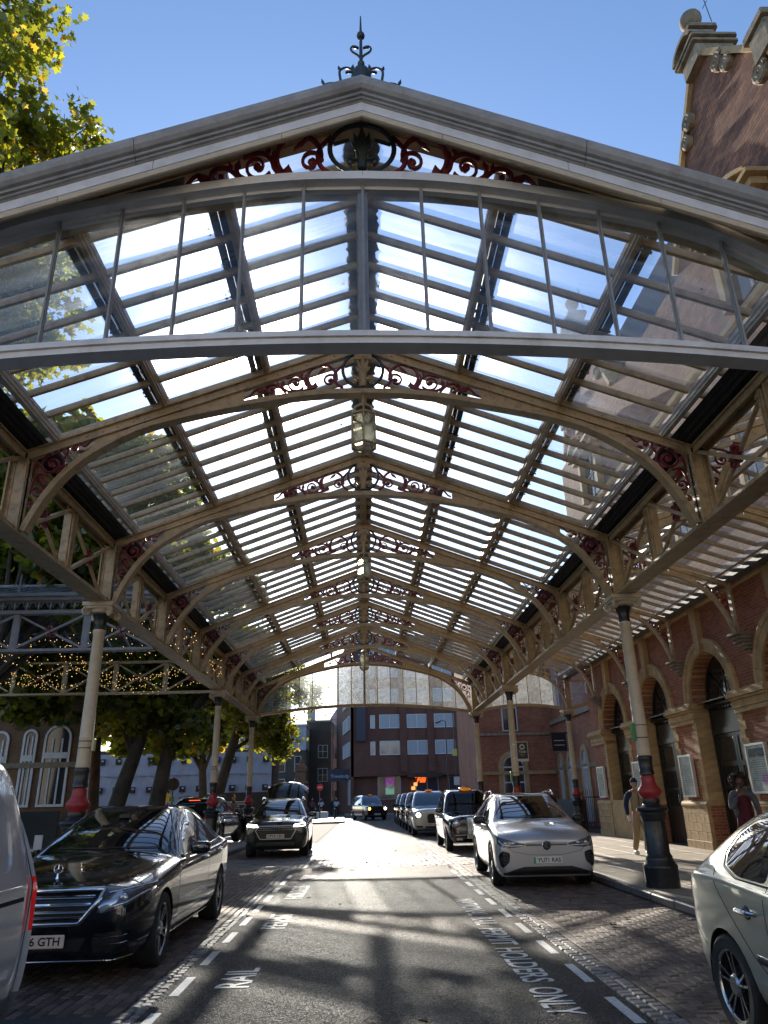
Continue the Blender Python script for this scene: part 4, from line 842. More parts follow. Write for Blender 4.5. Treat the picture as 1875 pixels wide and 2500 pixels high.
# gate beyond the end pier
gt=thing('iron_gate','dark red iron railing gate beside the end of the station','gate',(8.95,32,.12)); GR=mat('dark_red_iron',(.07,.018,.018),.5)
f=MB(); f.box(0,.04,-.02,.02,0,1.55); f.box(.76,.8,-.02,.02,0,1.55); f.box(.041,.759,-.015,.015,.1,.14); f.box(.041,.759,-.015,.015,1.3,1.34); f.build('gate_frame',GR,gt)
for i in range(9): MB().tube([(.09+i*.078,0,.14),(.09+i*.078,0,1.55),(.09+i*.078,0,1.68)],[.01,.01,.002],5).build('bar',GR,gt)
# ================================================================ vehicles
from mathutils.bvhtree import BVHTree
def paint(name,col,metal=0,rough=.25,flake=False): return mat(name,col,rough if metal>.4 else .12,metal,coat=1.0,spec=.5,dirt=(3,tuple(c*.8+.02 for c in col),.25))
CGLASS=mat('car_window_glass',(.010,.012,.014),.015,spec=.7,ior=1.85,coat=1.0); TYRE=mat('tyre_rubber',(.018,.018,.018),.75,noise=(12,.3),bump=(60,.2,.004)); TRIM=mat('black_car_trim',(.015,.015,.016),.4); CHROME=mat('chrome_trim',(.75,.76,.78),.08,1); ALLOY=mat('alloy_wheel',(.55,.55,.56),.25,1,dirt=(8,(.1,.09,.08),.5)); DALLOY=mat('dark_alloy',(.12,.12,.125),.3,1)
LAMPG=mat('clear_lamp',(.62,.65,.70),.12,.7,coat=1.0); LAMPD=mat('dark_lamp',(.06,.065,.075),.04,.0,coat=1.0,spec=.8); LED=mat('lit_led',(1,1,1),.3,emit=((1,.97,.9),7)); REDL=mat('red_lamp',(.45,.015,.02),.08,coat=1.0,emit=((.5,.01,.01),.12)); REDLIT=mat('lit_red_lamp',(.8,.05,.02),.2,emit=((1,.06,.02),4)); AMBER=mat('amber_lamp',(1,.5,.05),.3,emit=((1,.5,.06),5))
WPLATE=mat('white_plate',(.78,.77,.72),.4); PPLATE=mat('peach_plate',(.80,.62,.50),.4); PTXT=mat('plate_text',(.012,.012,.014),.5); GREENF=mat('green_flash',(.03,.42,.12),.4); UNDER=mat('underbody',(.008,.008,.008),.9)
def prof(y,t): return interp(t,y)
def car_body(sp,lv=3):
    """cage from feature curves along the car (front at -y), then subdivided; returns a bmesh"""
    ys=sp['ys']; V=[]; rows=[]
    for y in ys:
        W=prof(y,sp['W']); zb=prof(y,sp['bot']); C=prof(y,sp['C']); B=prof(y,sp['B']); RW=prof(y,sp['RW']); B=min(B,C-.015)
        m=sp.get('mid',.5); tum=sp.get('tum',.95)
        h=B-zb; cab=min(1,max(0,(C-B-.03)/.22))
        p6=(lerp(W*.80,RW,cab),lerp(lerp(B,C,.62),C-sp.get('rr',.075),cab)); p7=(lerp(W*.42,RW*.58,cab),lerp(C-.012,C-.012,cab))
        rows.append([(0,zb),(W*.84,zb),(W*.965,zb+min(.12,h*.25)),(W,zb+h*m),(W*sp.get('sh',.985),B-min(.07,h*.15)),(W*tum,B),p6,p7,(0,C)])
    bm=bmesh.new(); n=9; L=[];Rr=[]
    for y,r in zip(ys,rows):
        a=[bm.verts.new((x,y,z)) for x,z in r]; b=[a[0]]+[bm.verts.new((-x,y,z)) for x,z in r[1:8]]+[a[8]]; Rr.append(a); L.append(b)
    cr=bm.edges.layers.float.new('crease_edge')
    for i in range(len(ys)-1):
        for k in range(n-1):
            bm.faces.new((Rr[i][k],Rr[i][k+1],Rr[i+1][k+1],Rr[i+1][k])); bm.faces.new((L[i][k+1],L[i][k],L[i+1][k],L[i+1][k+1]))
    for i in (0,len(ys)-1):
        for k in range(n-1):
            q=[Rr[i][k],Rr[i][k+1],L[i][k+1],L[i][k]]; u=[]
            for v in q:
                if v not in u: u.append(v)
            if i==0: u.reverse()
            bm.faces.new(u)
    bm.edges.ensure_lookup_table()
    def crease(v1,v2,c):
        e=bm.edges.get((v1,v2))
        if e: e[cr]=c
    for i in range(len(ys)-1):
        for S in (L,Rr): crease(S[i][5],S[i+1][5],sp.get('cb',.45)); crease(S[i][1],S[i+1][1],.7); crease(S[i][4],S[i+1][4],sp.get('cs',.0))
    for i,y in enumerate(ys):
        for c0,cv in sp.get('crease_y',()):
            if abs(y-c0)<1e-6:
                for S in (L,Rr):
                    for k in (5,6,7): crease(S[i][k],S[i][k+1],cv)
    me=D.meshes.new('body'); bm.to_mesh(me); bm.free(); nv=len(me.vertices); tgt=np.empty(nv*3); me.vertices.foreach_get('co',tgt); cur=tgt.copy(); yy_=tgt[1::3]; wt=np.repeat(np.where((yy_<ys[2]+1e-4)|(yy_>ys[-3]-1e-4),.25,.75),3); o=D.objects.new('body',me); TMP.collection.objects.link(o); md=o.modifiers.new('s','SUBSURF'); md.levels=2; md.render_levels=2
    for it in range(3):          # move the cage until the smoothed surface runs through the given points
        vl=TMP.view_layers[0]; vl.update(); ev=o.evaluated_get(vl.depsgraph).data; got=np.empty(len(ev.vertices)*3); ev.vertices.foreach_get('co',got)
        cur+= (tgt-got[:nv*3])*wt; me.vertices.foreach_set('co',cur); me.update(); o.update_tag()
    md.levels=lv; md.render_levels=lv
    m2=eval_mesh(o); D.objects.remove(o); D.meshes.remove(me)
    bm=bmesh.new(); bm.from_mesh(m2); D.meshes.remove(m2); bmesh.ops.recalc_face_normals(bm,faces=bm.faces); return bm
def inside(p,poly):
    x,y=p; c=False; n=len(poly)
    for i in range(n):
        (x1,y1),(x2,y2)=poly[i],poly[i-1]
        if (y1>y)!=(y2>y) and x<(x2-x1)*(y-y1)/(y2-y1)+x1: c=not c
    return c
def rounded(poly,r,n=3):
    out=[]; m=len(poly)
    for i in range(m):
        p=Vector(poly[i]); a=Vector(poly[i-1])-p; b=Vector(poly[(i+1)%m])-p; d=min(r,a.length*.45,b.length*.45); s=p+a.normalized()*d; e=p+b.normalized()*d
        for k in range(n+1): t=k/n; q=s*(1-t)**2+p*2*t*(1-t)+e*t*t; out.append((q.x,q.y))
    return out
class Car:
    def __init__(s,name,label,cat,sp,pm,lv=3,group=None):
        s.root=thing(name,label,cat,group=group); s.bm=car_body(sp,lv); s.bvh=BVHTree.FromBMesh(s.bm); s.regs=[]; s.pm=pm; s.sp=sp
    def region(s,name,m,poly,plane,side=0,inset=0,pred=None):
        """cut the outline (projected along x for 'side', y for 'front'/'rear', z for 'top') into the shell"""
        ax={'side':(1,2,0),'front':(0,2,1),'rear':(0,2,1),'top':(0,1,2)}[plane]
        def ok(c,nr):
            if plane=='side' and (c.x*side<=0.05 or nr.x*side<.15): return False
            if plane=='front' and nr.y>-.03: return False
            if plane=='rear' and nr.y<.03: return False
            if plane=='top' and nr.z<.1: return False
            return pred is None or pred(c)
        xs=[p[0] for p in poly]; zs=[p[1] for p in poly]; 
        e=.12; x0,x1,z0,z1=min(xs)-e,max(xs)+e,min(zs)-e,max(zs)+e; i0,i1=ax[0],ax[1]; F=[]
        for f in s.bm.faces:
            co=f.verts[0].co
            if x0<=co[i0]<=x1 and z0<=co[i1]<=z1 and ok(f.calc_center_median(),f.normal): F.append(f)
        if not F: return
        sm=bmesh.new(); vm={}
        for f in F:
            for v in f.verts:
                if v not in vm: vm[v]=sm.verts.new(v.co)
        for f in F: sm.faces.new([vm[v] for v in f.verts])
        bmesh.ops.delete(s.bm,geom=F,context='FACES')
        for i in range(len(poly)):
            a,b=poly[i-1],poly[i]; d=(b[0]-a[0],b[1]-a[1]); no=[0,0,0]; no[ax[0]]=-d[1]; no[ax[1]]=d[0]; co=[0,0,0]; co[ax[0]]=a[0]; co[ax[1]]=a[1]
            if abs(d[0])+abs(d[1])>1e-6: bmesh.ops.bisect_plane(sm,geom=list(sm.faces)+list(sm.edges)+list(sm.verts),plane_co=co,plane_no=no,dist=1e-5)
        sm.normal_update(); ins=[];out=[]
        for f in sm.faces: c=f.calc_center_median(); (ins if inside((c[ax[0]],c[ax[1]]),poly) else out).append(f)
        vm={}
        for f in out:
            for v in f.verts:
                if v not in vm: vm[v]=s.bm.verts.new(v.co)
        for f in out: s.bm.faces.new([vm[v] for v in f.verts])
        s.bm.normal_update()
        if name!='__del' and ins: bmesh.ops.delete(sm,geom=out,context='FACES'); s.regs.append((name,m,inset,sm))
        else: sm.free()
    def both(s,name,m,poly,inset=0):
        for sd in (1,-1): s.region(name,m,poly,'side',sd,inset)
    def pair(s,name,m,poly,plane='front',side=0,inset=0,pred=None):
        for sd in (1,-1): s.region(name,m,[(sd*x,z) for x,z in poly],plane,0,inset,pred)
    def arch(s,y,z,r,hard=True):
        poly=[(y+r*cos(2*pi*i/28),z+r*sin(2*pi*i/28)) for i in range(28)]
        for sd in (1,-1):
            s.region('__del',None,poly,'side',sd,0,lambda c:abs(c.x)>.45)
            x=sd*(s.hw(y,z+r*.6)-.02); k=[R(-8+i*196/16) for i in range(17)]; V=[(xx,y+rr*cos(t),z+rr*sin(t)) for t in k for xx,rr in ((x,r+.008),(x-sd*.32,r+.004))]+[(x-sd*.32,y,z-.05)]; MB().add(V,[(2*i,2*i+1,2*i+3,2*i+2) for i in range(16)]+[(2*i+1,34,2*i+3) for i in range(16)]).build('wheel_arch',UNDER,s.root,fix=False)
    def hw(s,y,z):
        h=s.bvh.ray_cast(Vector((3,y,z)),Vector((-1,0,0))); return h[0].x if h[0] else .85
    def hit(s,a,b,plane,side=1):
        o,d={'side':(Vector((side*3,a,b)),Vector((-side,0,0))),'front':(Vector((a,-6,b)),Vector((0,1,0))),'rear':(Vector((a,6,b)),Vector((0,-1,0))),'top':(Vector((a,b,5)),Vector((0,0,-1)))}[plane]
        h=s.bvh.ray_cast(o,d); return (h[0],h[1]) if h[0] else (None,None)
    def ribbon(s,name,m,pts,plane,w=.006,side=1,off_=.0012,th=0,step=.04,parent=None):
        Q=[]
        for a,b in zip(pts,pts[1:]):
            k=max(1,int(math.hypot(b[0]-a[0],b[1]-a[1])/step)); Q+=[(lerp(a[0],b[0],i/k),lerp(a[1],b[1],i/k)) for i in range(k)]
        Q.append(pts[-1]); P=[];N=[]
        for q in Q:
            h,n=s.hit(q[0],q[1],plane,side)
            if h is not None: P.append(h);N.append(n)
        if len(P)<2: return
        mb=MB(); vs=[]
        for i,p in enumerate(P):
            t=(P[min(i+1,len(P)-1)]-P[max(i-1,0)]).normalized(); a=t.cross(N[i]).normalized()*w/2; c=p+N[i]*off_
            if th: vs+=[c-a*cos(q_)+N[i]*th*sin(q_) for q_ in (0,.6,1.2,1.95,2.55,pi)]
            else: vs+=[c-a,c+a]
        k=6 if th else 2
        mb.add(vs,[(i*k+j,i*k+j+1,(i+1)*k+j+1,(i+1)*k+j) for i in range(len(P)-1) for j in range(k-1)]); return mb.build(name,m,parent or s.root,smooth=bool(th))
    def gap(s,pts,plane='side',side=0,w=.008):
        for sd in ((1,-1) if (plane=='side' and not side) else (side or 1,)): s.ribbon('panel_gap',UNDER,pts,plane,w,sd)
    def finish(s):
        bmesh.ops.remove_doubles(s.bm,verts=list(s.bm.verts),dist=2e-5); s.body=None
        for i,(nm,m,ins,bm) in enumerate([('body',s.pm,0,s.bm)]+s.regs):
            bm.normal_update(); vm={}; V=[]; F=[]; fs=list(bm.faces)
            for v in bm.verts: vm[v]=len(V); V.append(v.co-(v.normal*ins if ins else Vector()))
            for f in fs: F.append(tuple(vm[v] for v in f.verts))
            if ins:
                for e in bm.edges:
                    if len(e.link_faces)==1: o=len(V); a,b=e.verts; V+=[a.co.copy(),b.co.copy()]; F.append((vm[a],vm[b],o+1,o))
            me=D.meshes.new(nm); me.from_pydata([tuple(p) for p in V],[],F); me.materials.append(m); smooth_by_angle(me,R(35)); o=place(nm,me,s.root); bm.free()
            if i==0: s.body=o
    def wheel(s,y,r,w,style,rm,x=None,zc=None):
        for sd in (1,-1):
            xx=sd*((x or s.sp['track'])); wh=D.objects.new('wheel',None); COL.objects.link(wh); wh.parent=s.root; wh.location=(xx,y,r); wh.rotation_euler=(0,sd*pi/2,0)
            for n_,me in wheel_meshes(r,w,style,rm): place(n_,me,wh)
    def plate(s,txt,y_off,z,w=.52,h=.112,m=WPLATE,flash=False,plane='front',tilt=0,xo=0):
        hh,_=s.hit(xo,z,plane); yy=(hh.y if hh else (s.sp['ys'][0] if plane=='front' else s.sp['ys'][-1]))+(-y_off if plane=='front' else y_off); sg=-1 if plane=='front' else 1
        p=MB().cbox(-w/2,w/2,-h/2,h/2,0,.012,.008).build('number_plate',m,s.root); p.matrix_local=Matrix.Translation((xo,yy,z))@Matrix.Rotation(0 if sg<0 else pi,4,'Z')@Matrix.Rotation(pi/2+tilt,4,'X')
        if txt:
            me=text_mesh(txt,h*.86,PTXT,0,1.0,bold=.0022); xs=[v.co.x for v in me.vertices]; k=(w*(.80 if flash else .86))/(max(xs)-min(xs)); k=min(k,1.15)
            for v in me.vertices: v.co.x*=k
            place('plate_lettering',me,p,(.025 if flash else 0,0,.0135))
        if flash: MB().box(-w/2+.005,-w/2+.045,-h/2+.004,h/2-.004,.012,.0135).build('green_flash',GREENF,p)
WM={}
def wheel_meshes(r,w,style,rm):
    key=(r,w,style,rm.name)
    if key in WM: return WM[key]
    rr=r*(.70 if style!='taxi' else .62)
    t=MB(); t.lathe([(rr*.96,-w*.42),(rr*1.02,-w*.5),(r*.90,-w*.52),(r*.975,-w*.44),(r,-w*.3),(r,w*.3),(r*.975,w*.44),(r*.90,w*.52),(rr*1.02,w*.5),(rr*.96,w*.42)],40,cap=False)
    d=MB(); d.lathe([(rr*.98,w*.46),(rr*1.0,w*.40),(rr*.93,w*.34),(rr*.88,-w*.3),(.02,-w*.32)],36,cap=False)
    k=MB(); z=w*.36
    if style in('five','ten','multi','aero','taxi'):
        n={'five':5,'ten':10,'multi':15,'aero':5,'taxi':0}[style]
        for i in range(n):
            a=2*pi*i/n; u=Vector((cos(a),sin(a),0)); v=Vector((-sin(a),cos(a),0))
            if style=='five':
                for s_ in (-1,1): k.beam(u*.05+v*s_*.012+Vector((0,0,z-.02)),u*rr*.95+v*s_*rr*.17+Vector((0,0,z)),rr*.075,.035)
            elif style=='aero': k.add([tuple(u*.03+v*.03+Vector((0,0,z))),tuple(u*rr*.96+v*rr*.30+Vector((0,0,z+.004))),tuple(u*rr*.96-v*rr*.08+Vector((0,0,z+.004))),tuple(u*.06-v*.05+Vector((0,0,z)))],[(0,1,2,3)]); k.beam(u*.04+Vector((0,0,z-.012)),u*rr*.95+v*rr*.1+Vector((0,0,z-.012)),rr*.16,.03)
            else: k.beam(u*.04+Vector((0,0,z-.015)),u*rr*.96+Vector((0,0,z)),rr*(.10 if n<12 else .065),.03)
    if style=='taxi':
        k.lathe([(rr*.98,z+.01),(rr*.8,z+.0),(rr*.55,z-.03),(rr*.3,z-.01),(.03,z)],24)
        for i in range(8): a=2*pi*i/8; k.ell((rr*.62*cos(a),rr*.62*sin(a),z-.02),(rr*.09,rr*.09,.012))
    k.lathe([(.075,z-.03),(.07,z+.005),(.055,z+.018),(.02,z+.02)],14); k.lathe([(rr*.99,w*.465),(rr*1.01,w*.475),(rr*.95,w*.44),(rr*.93,w*.40)],36,cap=False)
    WM[key]=[('tyre',t.mesh('tyre',TYRE,R(30))),('brake',MB().lathe([(rr*.62,0),(rr*.62,w*.1),(.03,w*.11)],20).mesh('brake',mat('brake_disc',(.06,.06,.06),.5,.8))),('rim',k.mesh('rim',rm,R(30))),('rim_dish',d.mesh('rim_dish',UNDER,R(40),fix=False))]
    return WM[key]
def mirror_(s,y,z,m,w=.11,out=.16,cap=None):
    for sd in (1,-1):
        x=s.hw(y,z); mm=MB(); q=MB().ell((0,0,0),(1,1,1),16,10); mm.add([(sd*(x+out)+w*math.copysign(abs(a)**.6,a),y+.02+.075*math.copysign(abs(b)**.75,b)+.02*sd*a,z+.06+.075*math.copysign(abs(c_)**.65,c_)) for a,b,c_ in q.v],q.f); mm.beam((sd*(x-.02),y+.02,z-.02),(sd*(x+out*.6),y+.02,z+.01),.06,.04); mm.build('door_mirror',cap or m,s.root,smooth=True)
def handle_(s,y,z,m,l=.2):
    for sd in (1,-1):
        x=s.hw(y,z); h=MB(); h.tube([(sd*(x-.004),y-l/2,z),(sd*(x+.028),y-l*.35,z),(sd*(x+.03),y+l*.35,z),(sd*(x-.004),y+l/2,z)],.014,6); h.build('door_handle',m,s.root,smooth=True)

# ---- black luxury saloon ------------------------------------------------------------
def saloon():
    sp=dict(ys=[-2.50,-2.44,-2.28,-1.95,-1.5,-1.02,-.86,-.45,.12,.35,.9,1.45,1.72,2.18,2.30,2.60,2.72,2.76],
     W=[(-2.5,.66),(-2.44,.78),(-2.28,.87),(-1.95,.925),(-1.2,.945),(1.4,.945),(2.1,.93),(2.6,.86),(2.72,.78),(2.76,.68)],
     bot=[(-2.5,.30),(-2.44,.20),(-2.2,.17),(2.4,.19),(2.7,.26),(2.76,.36)],
     C=[(-2.5,.70),(-2.44,.80),(-2.28,.865),(-1.95,.93),(-1.5,.985),(-1.02,1.035),(-.86,1.06),(-.45,1.29),(.12,1.50),(.35,1.535),(.9,1.54),(1.45,1.475),(1.72,1.38),(2.18,1.175),(2.30,1.14),(2.6,1.10),(2.72,1.04),(2.76,.95)],
     B=[(-2.5,.60),(-2.44,.72),(-2.28,.79),(-1.5,.885),(-.86,.95),(1.6,1.01),(2.3,1.03),(2.72,.98),(2.76,.9)],
     RW=[(-.86,.77),(-.45,.72),(.12,.62),(.9,.615),(1.45,.60),(1.72,.615),(2.18,.70)],crease_y=((-.86,.5),(2.30,.4)),track=.80,rr=.085,sh=.992)
    P=paint('black_car_paint',(.006,.007,.010)); c=Car('saloon_car','glossy black saloon car with chrome-barred grille behind the white van','car',sp,P,3)
    c.arch(-1.58,.345,.385); c.arch(1.58,.345,.385)
    c.region('windscreen',CGLASS,rounded([(-.72,1.055),(.72,1.055),(.57,1.475),(-.57,1.475)],.06),'front',pred=lambda q:-1.0<q.y<.3)
    c.region('rear_window',CGLASS,[(-.6,1.2),(.6,1.2),(.5,1.40),(-.5,1.40)],'rear',pred=lambda q:q.y>1.2)
    c.both('side_window',CGLASS,rounded([(-.58,.99),(.62,1.03),(.62,1.445),(.30,1.445),(.0,1.395)],.03)); c.both('side_window',CGLASS,rounded([(.70,1.03),(1.78,1.085),(1.62,1.23),(1.30,1.375),(.70,1.445)],.03))
    c.region('grille',TRIM,rounded([(-.55,.80),(.55,.80),(.52,.70),(.36,.53),(-.36,.53),(-.52,.70)],.04),'front',0,.03)
    c.pair('headlight',LAMPD,rounded([(.56,.70),(.64,.775),(.80,.815),(.93,.825),(.92,.76),(.80,.67),(.62,.615),(.52,.61)],.03),'front',0,.004,lambda q:q.y<-1.7)
    c.region('lower_intake',TRIM,rounded([(-.46,.42),(.46,.42),(.40,.30),(-.40,.30)],.03),'front',0,.02); c.pair('side_intake',TRIM,rounded([(.50,.44),(.82,.46),(.80,.28),(.52,.26)],.04),'front',0,.02,lambda q:q.y<-2.0)
    c.gap([(-1.02,.42),(-.98,.95)]); c.gap([(.66,.28),(.66,.70),(.66,1.0)]); c.gap([(1.72,.98),(1.52,.72),(1.30,.5)]); c.gap([(-.98,.28),(.66,.28),(1.2,.30)])
    for sd in (1,-1): c.gap([(sd*.78,-1.05),(sd*.76,-1.5),(sd*.70,-2.0),(sd*.56,-2.30)],'top')
    c.finish()
    for z in (.755,.69,.625,.575): c.ribbon('grille_bar',CHROME,[(-.50+(.80-z)*.35,z),(.50-(.80-z)*.35,z)],'front',.03,off_=-.014,th=.018)
    fr=[(-.55,.80),(.55,.80),(.535,.72),(.37,.525),(-.37,.525),(-.535,.72),(-.55,.80)]; c.ribbon('grille_surround',CHROME,fr,'front',.04,off_=0,th=.02); c.ribbon('grille_surround',CHROME,[(-.54,.805),(.54,.805)],'front',.06,off_=.002,th=.022)
    for sd in (1,-1):
        c.ribbon('lamp_strip',LAMPG,[(sd*.55,.635),(sd*.66,.70),(sd*.70,.78)],'front',.07,off_=.001,th=.01); c.ribbon('lamp_strip',LAMPG,[(sd*.60,.775),(sd*.78,.80),(sd*.91,.815)],'front',.014,off_=.001,th=.005); c.ribbon('lamp_strip',LAMPG,[(sd*.62,.65),(sd*.78,.69),(sd*.90,.76)],'front',.018,off_=.001,th=.006)
        c.ribbon('chrome_strip',CHROME,[(sd*.52,.40),(sd*.80,.42)],'front',.010,off_=.0,th=.008); c.ribbon('chrome_strip',CHROME,[(sd*.54,.345),(sd*.80,.36)],'front',.010,off_=.0,th=.008)
        h,_=c.hit(sd*.74,.725,'front'); MB().ell((h.x,h.y+.02,h.z),(.045,.03,.04)).build('lamp_lens',LAMPG,c.root,smooth=True)
        c.ribbon('window_trim',CHROME,[(-.60,.975),(.3,1.008),(1.0,1.035),(1.82,1.075)],'side',.014,sd,.001,.004); c.ribbon('window_trim',CHROME,[(-.58,1.0),(.0,1.42),(.30,1.465),(.70,1.465),(1.3,1.395),(1.66,1.23),(1.82,1.08)],'side',.012,sd,.001,.004); c.ribbon('sill_strip',CHROME,[(-1.1,.235),(1.1,.235)],'side',.014,sd,.001,.006)
    c.ribbon('lip_strip',CHROME,[(-.80,.215),(.80,.215)],'front',.012,off_=.0,th=.008)
    st=MB(); hz,_=c.hit(0,-2.18,'top'); st.tube([(.042*cos(2*pi*i/20),hz.y,hz.z+.085+.042*sin(2*pi*i/20)) for i in range(21)],.004,5,False); [st.tube([(0,hz.y,hz.z+.085),(.04*sin(R(a)),hz.y,hz.z+.085+.04*cos(R(a)))],[.006,.003],5) for a in (0,120,240)]; st.lathe([(.02,hz.z-.01),(.006,hz.z+.045)],8,(0,hz.y,0)); st.build('bonnet_emblem',CHROME,c.root,smooth=True)
    MB().box(-.06,.06,-.22,-.14,1.40,1.44).build('screen_sensor',TRIM,c.root)
    for x0,x1 in ((-.55,.05),(.02,.62)): c.ribbon('wiper',TRIM,[(x0,1.085),(x1,1.075)],'front',.012,off_=.006,th=.01)
    mirror_(c,-.42,.985,P,.12,.15); handle_(c,.42,.90,CHROME); handle_(c,1.38,.93,CHROME)
    c.wheel(-1.58,.345,.24,'five',ALLOY,.815); c.wheel(1.58,.345,.25,'five',ALLOY,.815); c.plate('GL66 GTH',.005,.385,m=PPLATE); return c
S=saloon(); S.root.location=(-3.105,10.30,0); S.root.rotation_euler=(0,0,0)

# ---- dark green-black SUV with raised tailgate --------------------------------------
def suv(name,label,P,front=True):
    sp=dict(ys=[-2.33,-2.29,-2.15,-1.9,-1.4,-1.05,-.93,-.55,-.10,.2,.8,1.5,1.95,2.12,2.27,2.33],
     W=[(-2.33,.72),(-2.29,.83),(-2.15,.90),(-1.8,.935),(1.7,.935),(2.1,.90),(2.27,.84),(2.33,.74)],bot=[(-2.33,.36),(-2.29,.26),(-2.1,.22),(2.1,.24),(2.33,.36)],
     C=[(-2.33,.86),(-2.29,.97),(-2.15,1.02),(-1.9,1.06),(-1.4,1.11),(-1.05,1.15),(-.93,1.17),(-.55,1.38),(-.10,1.59),(.2,1.64),(.8,1.66),(1.5,1.62),(1.95,1.50),(2.12,1.22),(2.27,1.05),(2.33,.9)],
     B=[(-2.33,.76),(-2.29,.88),(-2.15,.93),(-1.4,1.0),(-.93,1.045),(1.8,1.10),(2.12,1.07),(2.27,.98),(2.33,.84)],RW=[(-.93,.78),(-.55,.73),(-.1,.64),(1.5,.63),(1.95,.65),(2.12,.75)],crease_y=((-.93,.5),),track=.80,rr=.075)
    c=Car(name,label,'car',sp,P,3 if front else 2); c.arch(-1.41,.37,.415); c.arch(1.41,.37,.415)
    c.region('windscreen',CGLASS,rounded([(-.73,1.165),(.73,1.165),(.59,1.575),(-.59,1.575)],.05),'front',pred=lambda q:-1.05<q.y<.1)
    c.both('side_window',CGLASS,rounded([(-.68,1.075),(.40,1.11),(.40,1.56),(.05,1.555),(-.18,1.50)],.03)); c.both('side_window',CGLASS,rounded([(.48,1.11),(1.25,1.14),(1.25,1.53),(.48,1.56)],.03)); c.both('side_window',CGLASS,rounded([(1.32,1.145),(1.85,1.19),(1.62,1.45),(1.32,1.52)],.03))
    if front:
        c.region('grille',TRIM,rounded([(-.46,.865),(.46,.865),(.58,.76),(.44,.53),(-.44,.53),(-.58,.76)],.04),'front',0,.03); c.pair('headlight',LAMPD,rounded([(.50,.85),(.60,.83),(.88,.86),(.90,.93),(.80,.955),(.56,.905)],.02),'front',0,.006,lambda q:q.y<-1.7)
        c.pair('side_intake',TRIM,rounded([(.60,.63),(.86,.66),(.84,.46),(.66,.44)],.03),'front',0,.025,lambda q:q.y<-1.9); c.region('lower_intake',TRIM,rounded([(-.58,.44),(.58,.44),(.54,.33),(-.54,.33)],.03),'front',0,.02)
    else:
        c.region('rear_window',CGLASS,rounded([(-.6,1.18),(.6,1.18),(.52,1.5),(-.52,1.5)],.05),'rear',pred=lambda q:q.y>1.4); c.pair('tail_light',REDL,rounded([(.50,1.0),(.88,1.05),(.88,.90),(.50,.88)],.03),'rear',0,0)
    c.gap([(-1.0,.5),(-.95,1.02)]); c.gap([(.44,.4),(.44,1.08)]); c.gap([(1.72,1.08),(1.62,.85),(1.25,.6)])
    for sd in (1,-1): c.gap([(sd*.80,-1.05),(sd*.79,-1.5),(sd*.74,-2.0),(sd*.60,-2.2)],'top')
    c.finish()
    for sd in (1,-1):
        r=MB(); r.tube([(sd*.66,-.05,1.60),(sd*.66,.2,1.685),(sd*.655,1.2,1.68),(sd*.64,1.75,1.60)],.017,6); r.build('roof_rail',CHROME if front else TRIM,c.root,smooth=True); c.ribbon('window_trim',CHROME,[(-.70,1.06),(.4,1.095),(1.25,1.125),(1.88,1.17)],'side',.012,sd,.001,.004)
    mirror_(c,-.50,1.08,P,.12,.15); handle_(c,.2,.98,P); handle_(c,1.18,1.0,P); c.wheel(-1.41,.37,.25,'ten',DALLOY,.80); c.wheel(1.41,.37,.25,'ten',DALLOY,.80)
    return c
PA=paint('black_green_paint',(.018,.019,.014),.3,.22)
A=suv('suv_car','dark SUV with four-ring emblem and its tailgate raised',PA)
SAT=mat('satin_silver',(.55,.55,.54),.3,1)
A.ribbon('grille_surround',SAT,[(-.47,.875),(.47,.875),(.595,.76),(.45,.52),(-.45,.52),(-.595,.76),(-.47,.875)],'front',.03,off_=0,th=.012)
for z in (.82,.765,.71,.655,.60): A.ribbon('grille_bar',SAT if z==.82 or z==.765 else DALLOY,[(-.53+abs(z-.76)*.5,z),(.53-abs(z-.76)*.5,z)],'front',.012,off_=-.012,th=.01)
for i in range(4):
    h,_=A.hit(0,.80,'front'); t=MB(); t.tube([(-.105+i*.07+.05*cos(2*pi*k/20),h.y-.022,.80+.05*sin(2*pi*k/20)) for k in range(21)],.0075,6,False); t.build('emblem_ring',CHROME,A.root,smooth=True)
for sd in (1,-1):
    A.ribbon('running_light',LED,[(sd*.54,.90),(sd*.70,.925),(sd*.86,.935)],'front',.018,off_=.002); A.ribbon('running_light',LED,[(sd*.52,.86),(sd*.66,.850),(sd*.68,.885)],'front',.014,off_=.002); A.ribbon('running_light',LED,[(sd*.70,.855),(sd*.86,.872),(sd*.87,.92)],'front',.014,off_=.002)
    for z in (.60,.55,.50): A.ribbon('intake_bar',DALLOY,[(sd*.62,z),(sd*.85,z+.02)],'front',.012,off_=-.01,th=.008)
A.plate('CP18 CEU',.012,.60,m=PPLATE)
# raised tailgate, hinged at the back of the roof
tg=MB(); n=14; P_=[]
for j,(yy,zz,ww,bow) in enumerate(((1.72,1.63,.60,.02),(2.0,1.86,.66,.05),(2.35,2.08,.74,.07),(2.55,2.13,.76,.06),(2.72,2.06,.74,.03))):
    for i in range(n+1):
        u=-1+2*i/n; P_.append((ww*u,yy,zz+bow*(1-u*u)*1.4-.22*abs(u)**3.2*(j/4)))
off2=len(P_); P_+= [(x*.97,y,z-.07) for x,y,z in P_]
f=[]
for j in range(4):
    for i in range(n): a=j*(n+1)+i; f+=[(a,a+1,a+n+2,a+n+1),(off2+a+1,off2+a,off2+a+n+1,off2+a+n+2)]
for j in range(4): a=j*(n+1); b=a+n; f+=[(a,a+n+1,off2+a+n+1,off2+a),(b+n+1,b,off2+b,off2+b+n+1)]
for i in range(n): a=i; b=4*(n+1)+i; f+=[(a+1,a,off2+a,off2+a+1),(b,b+1,off2+b+1,off2+b)]
t_=tag(tg.add(P_,f).build('tailgate',PA,A.root,smooth=R(50)),label='raised tailgate')
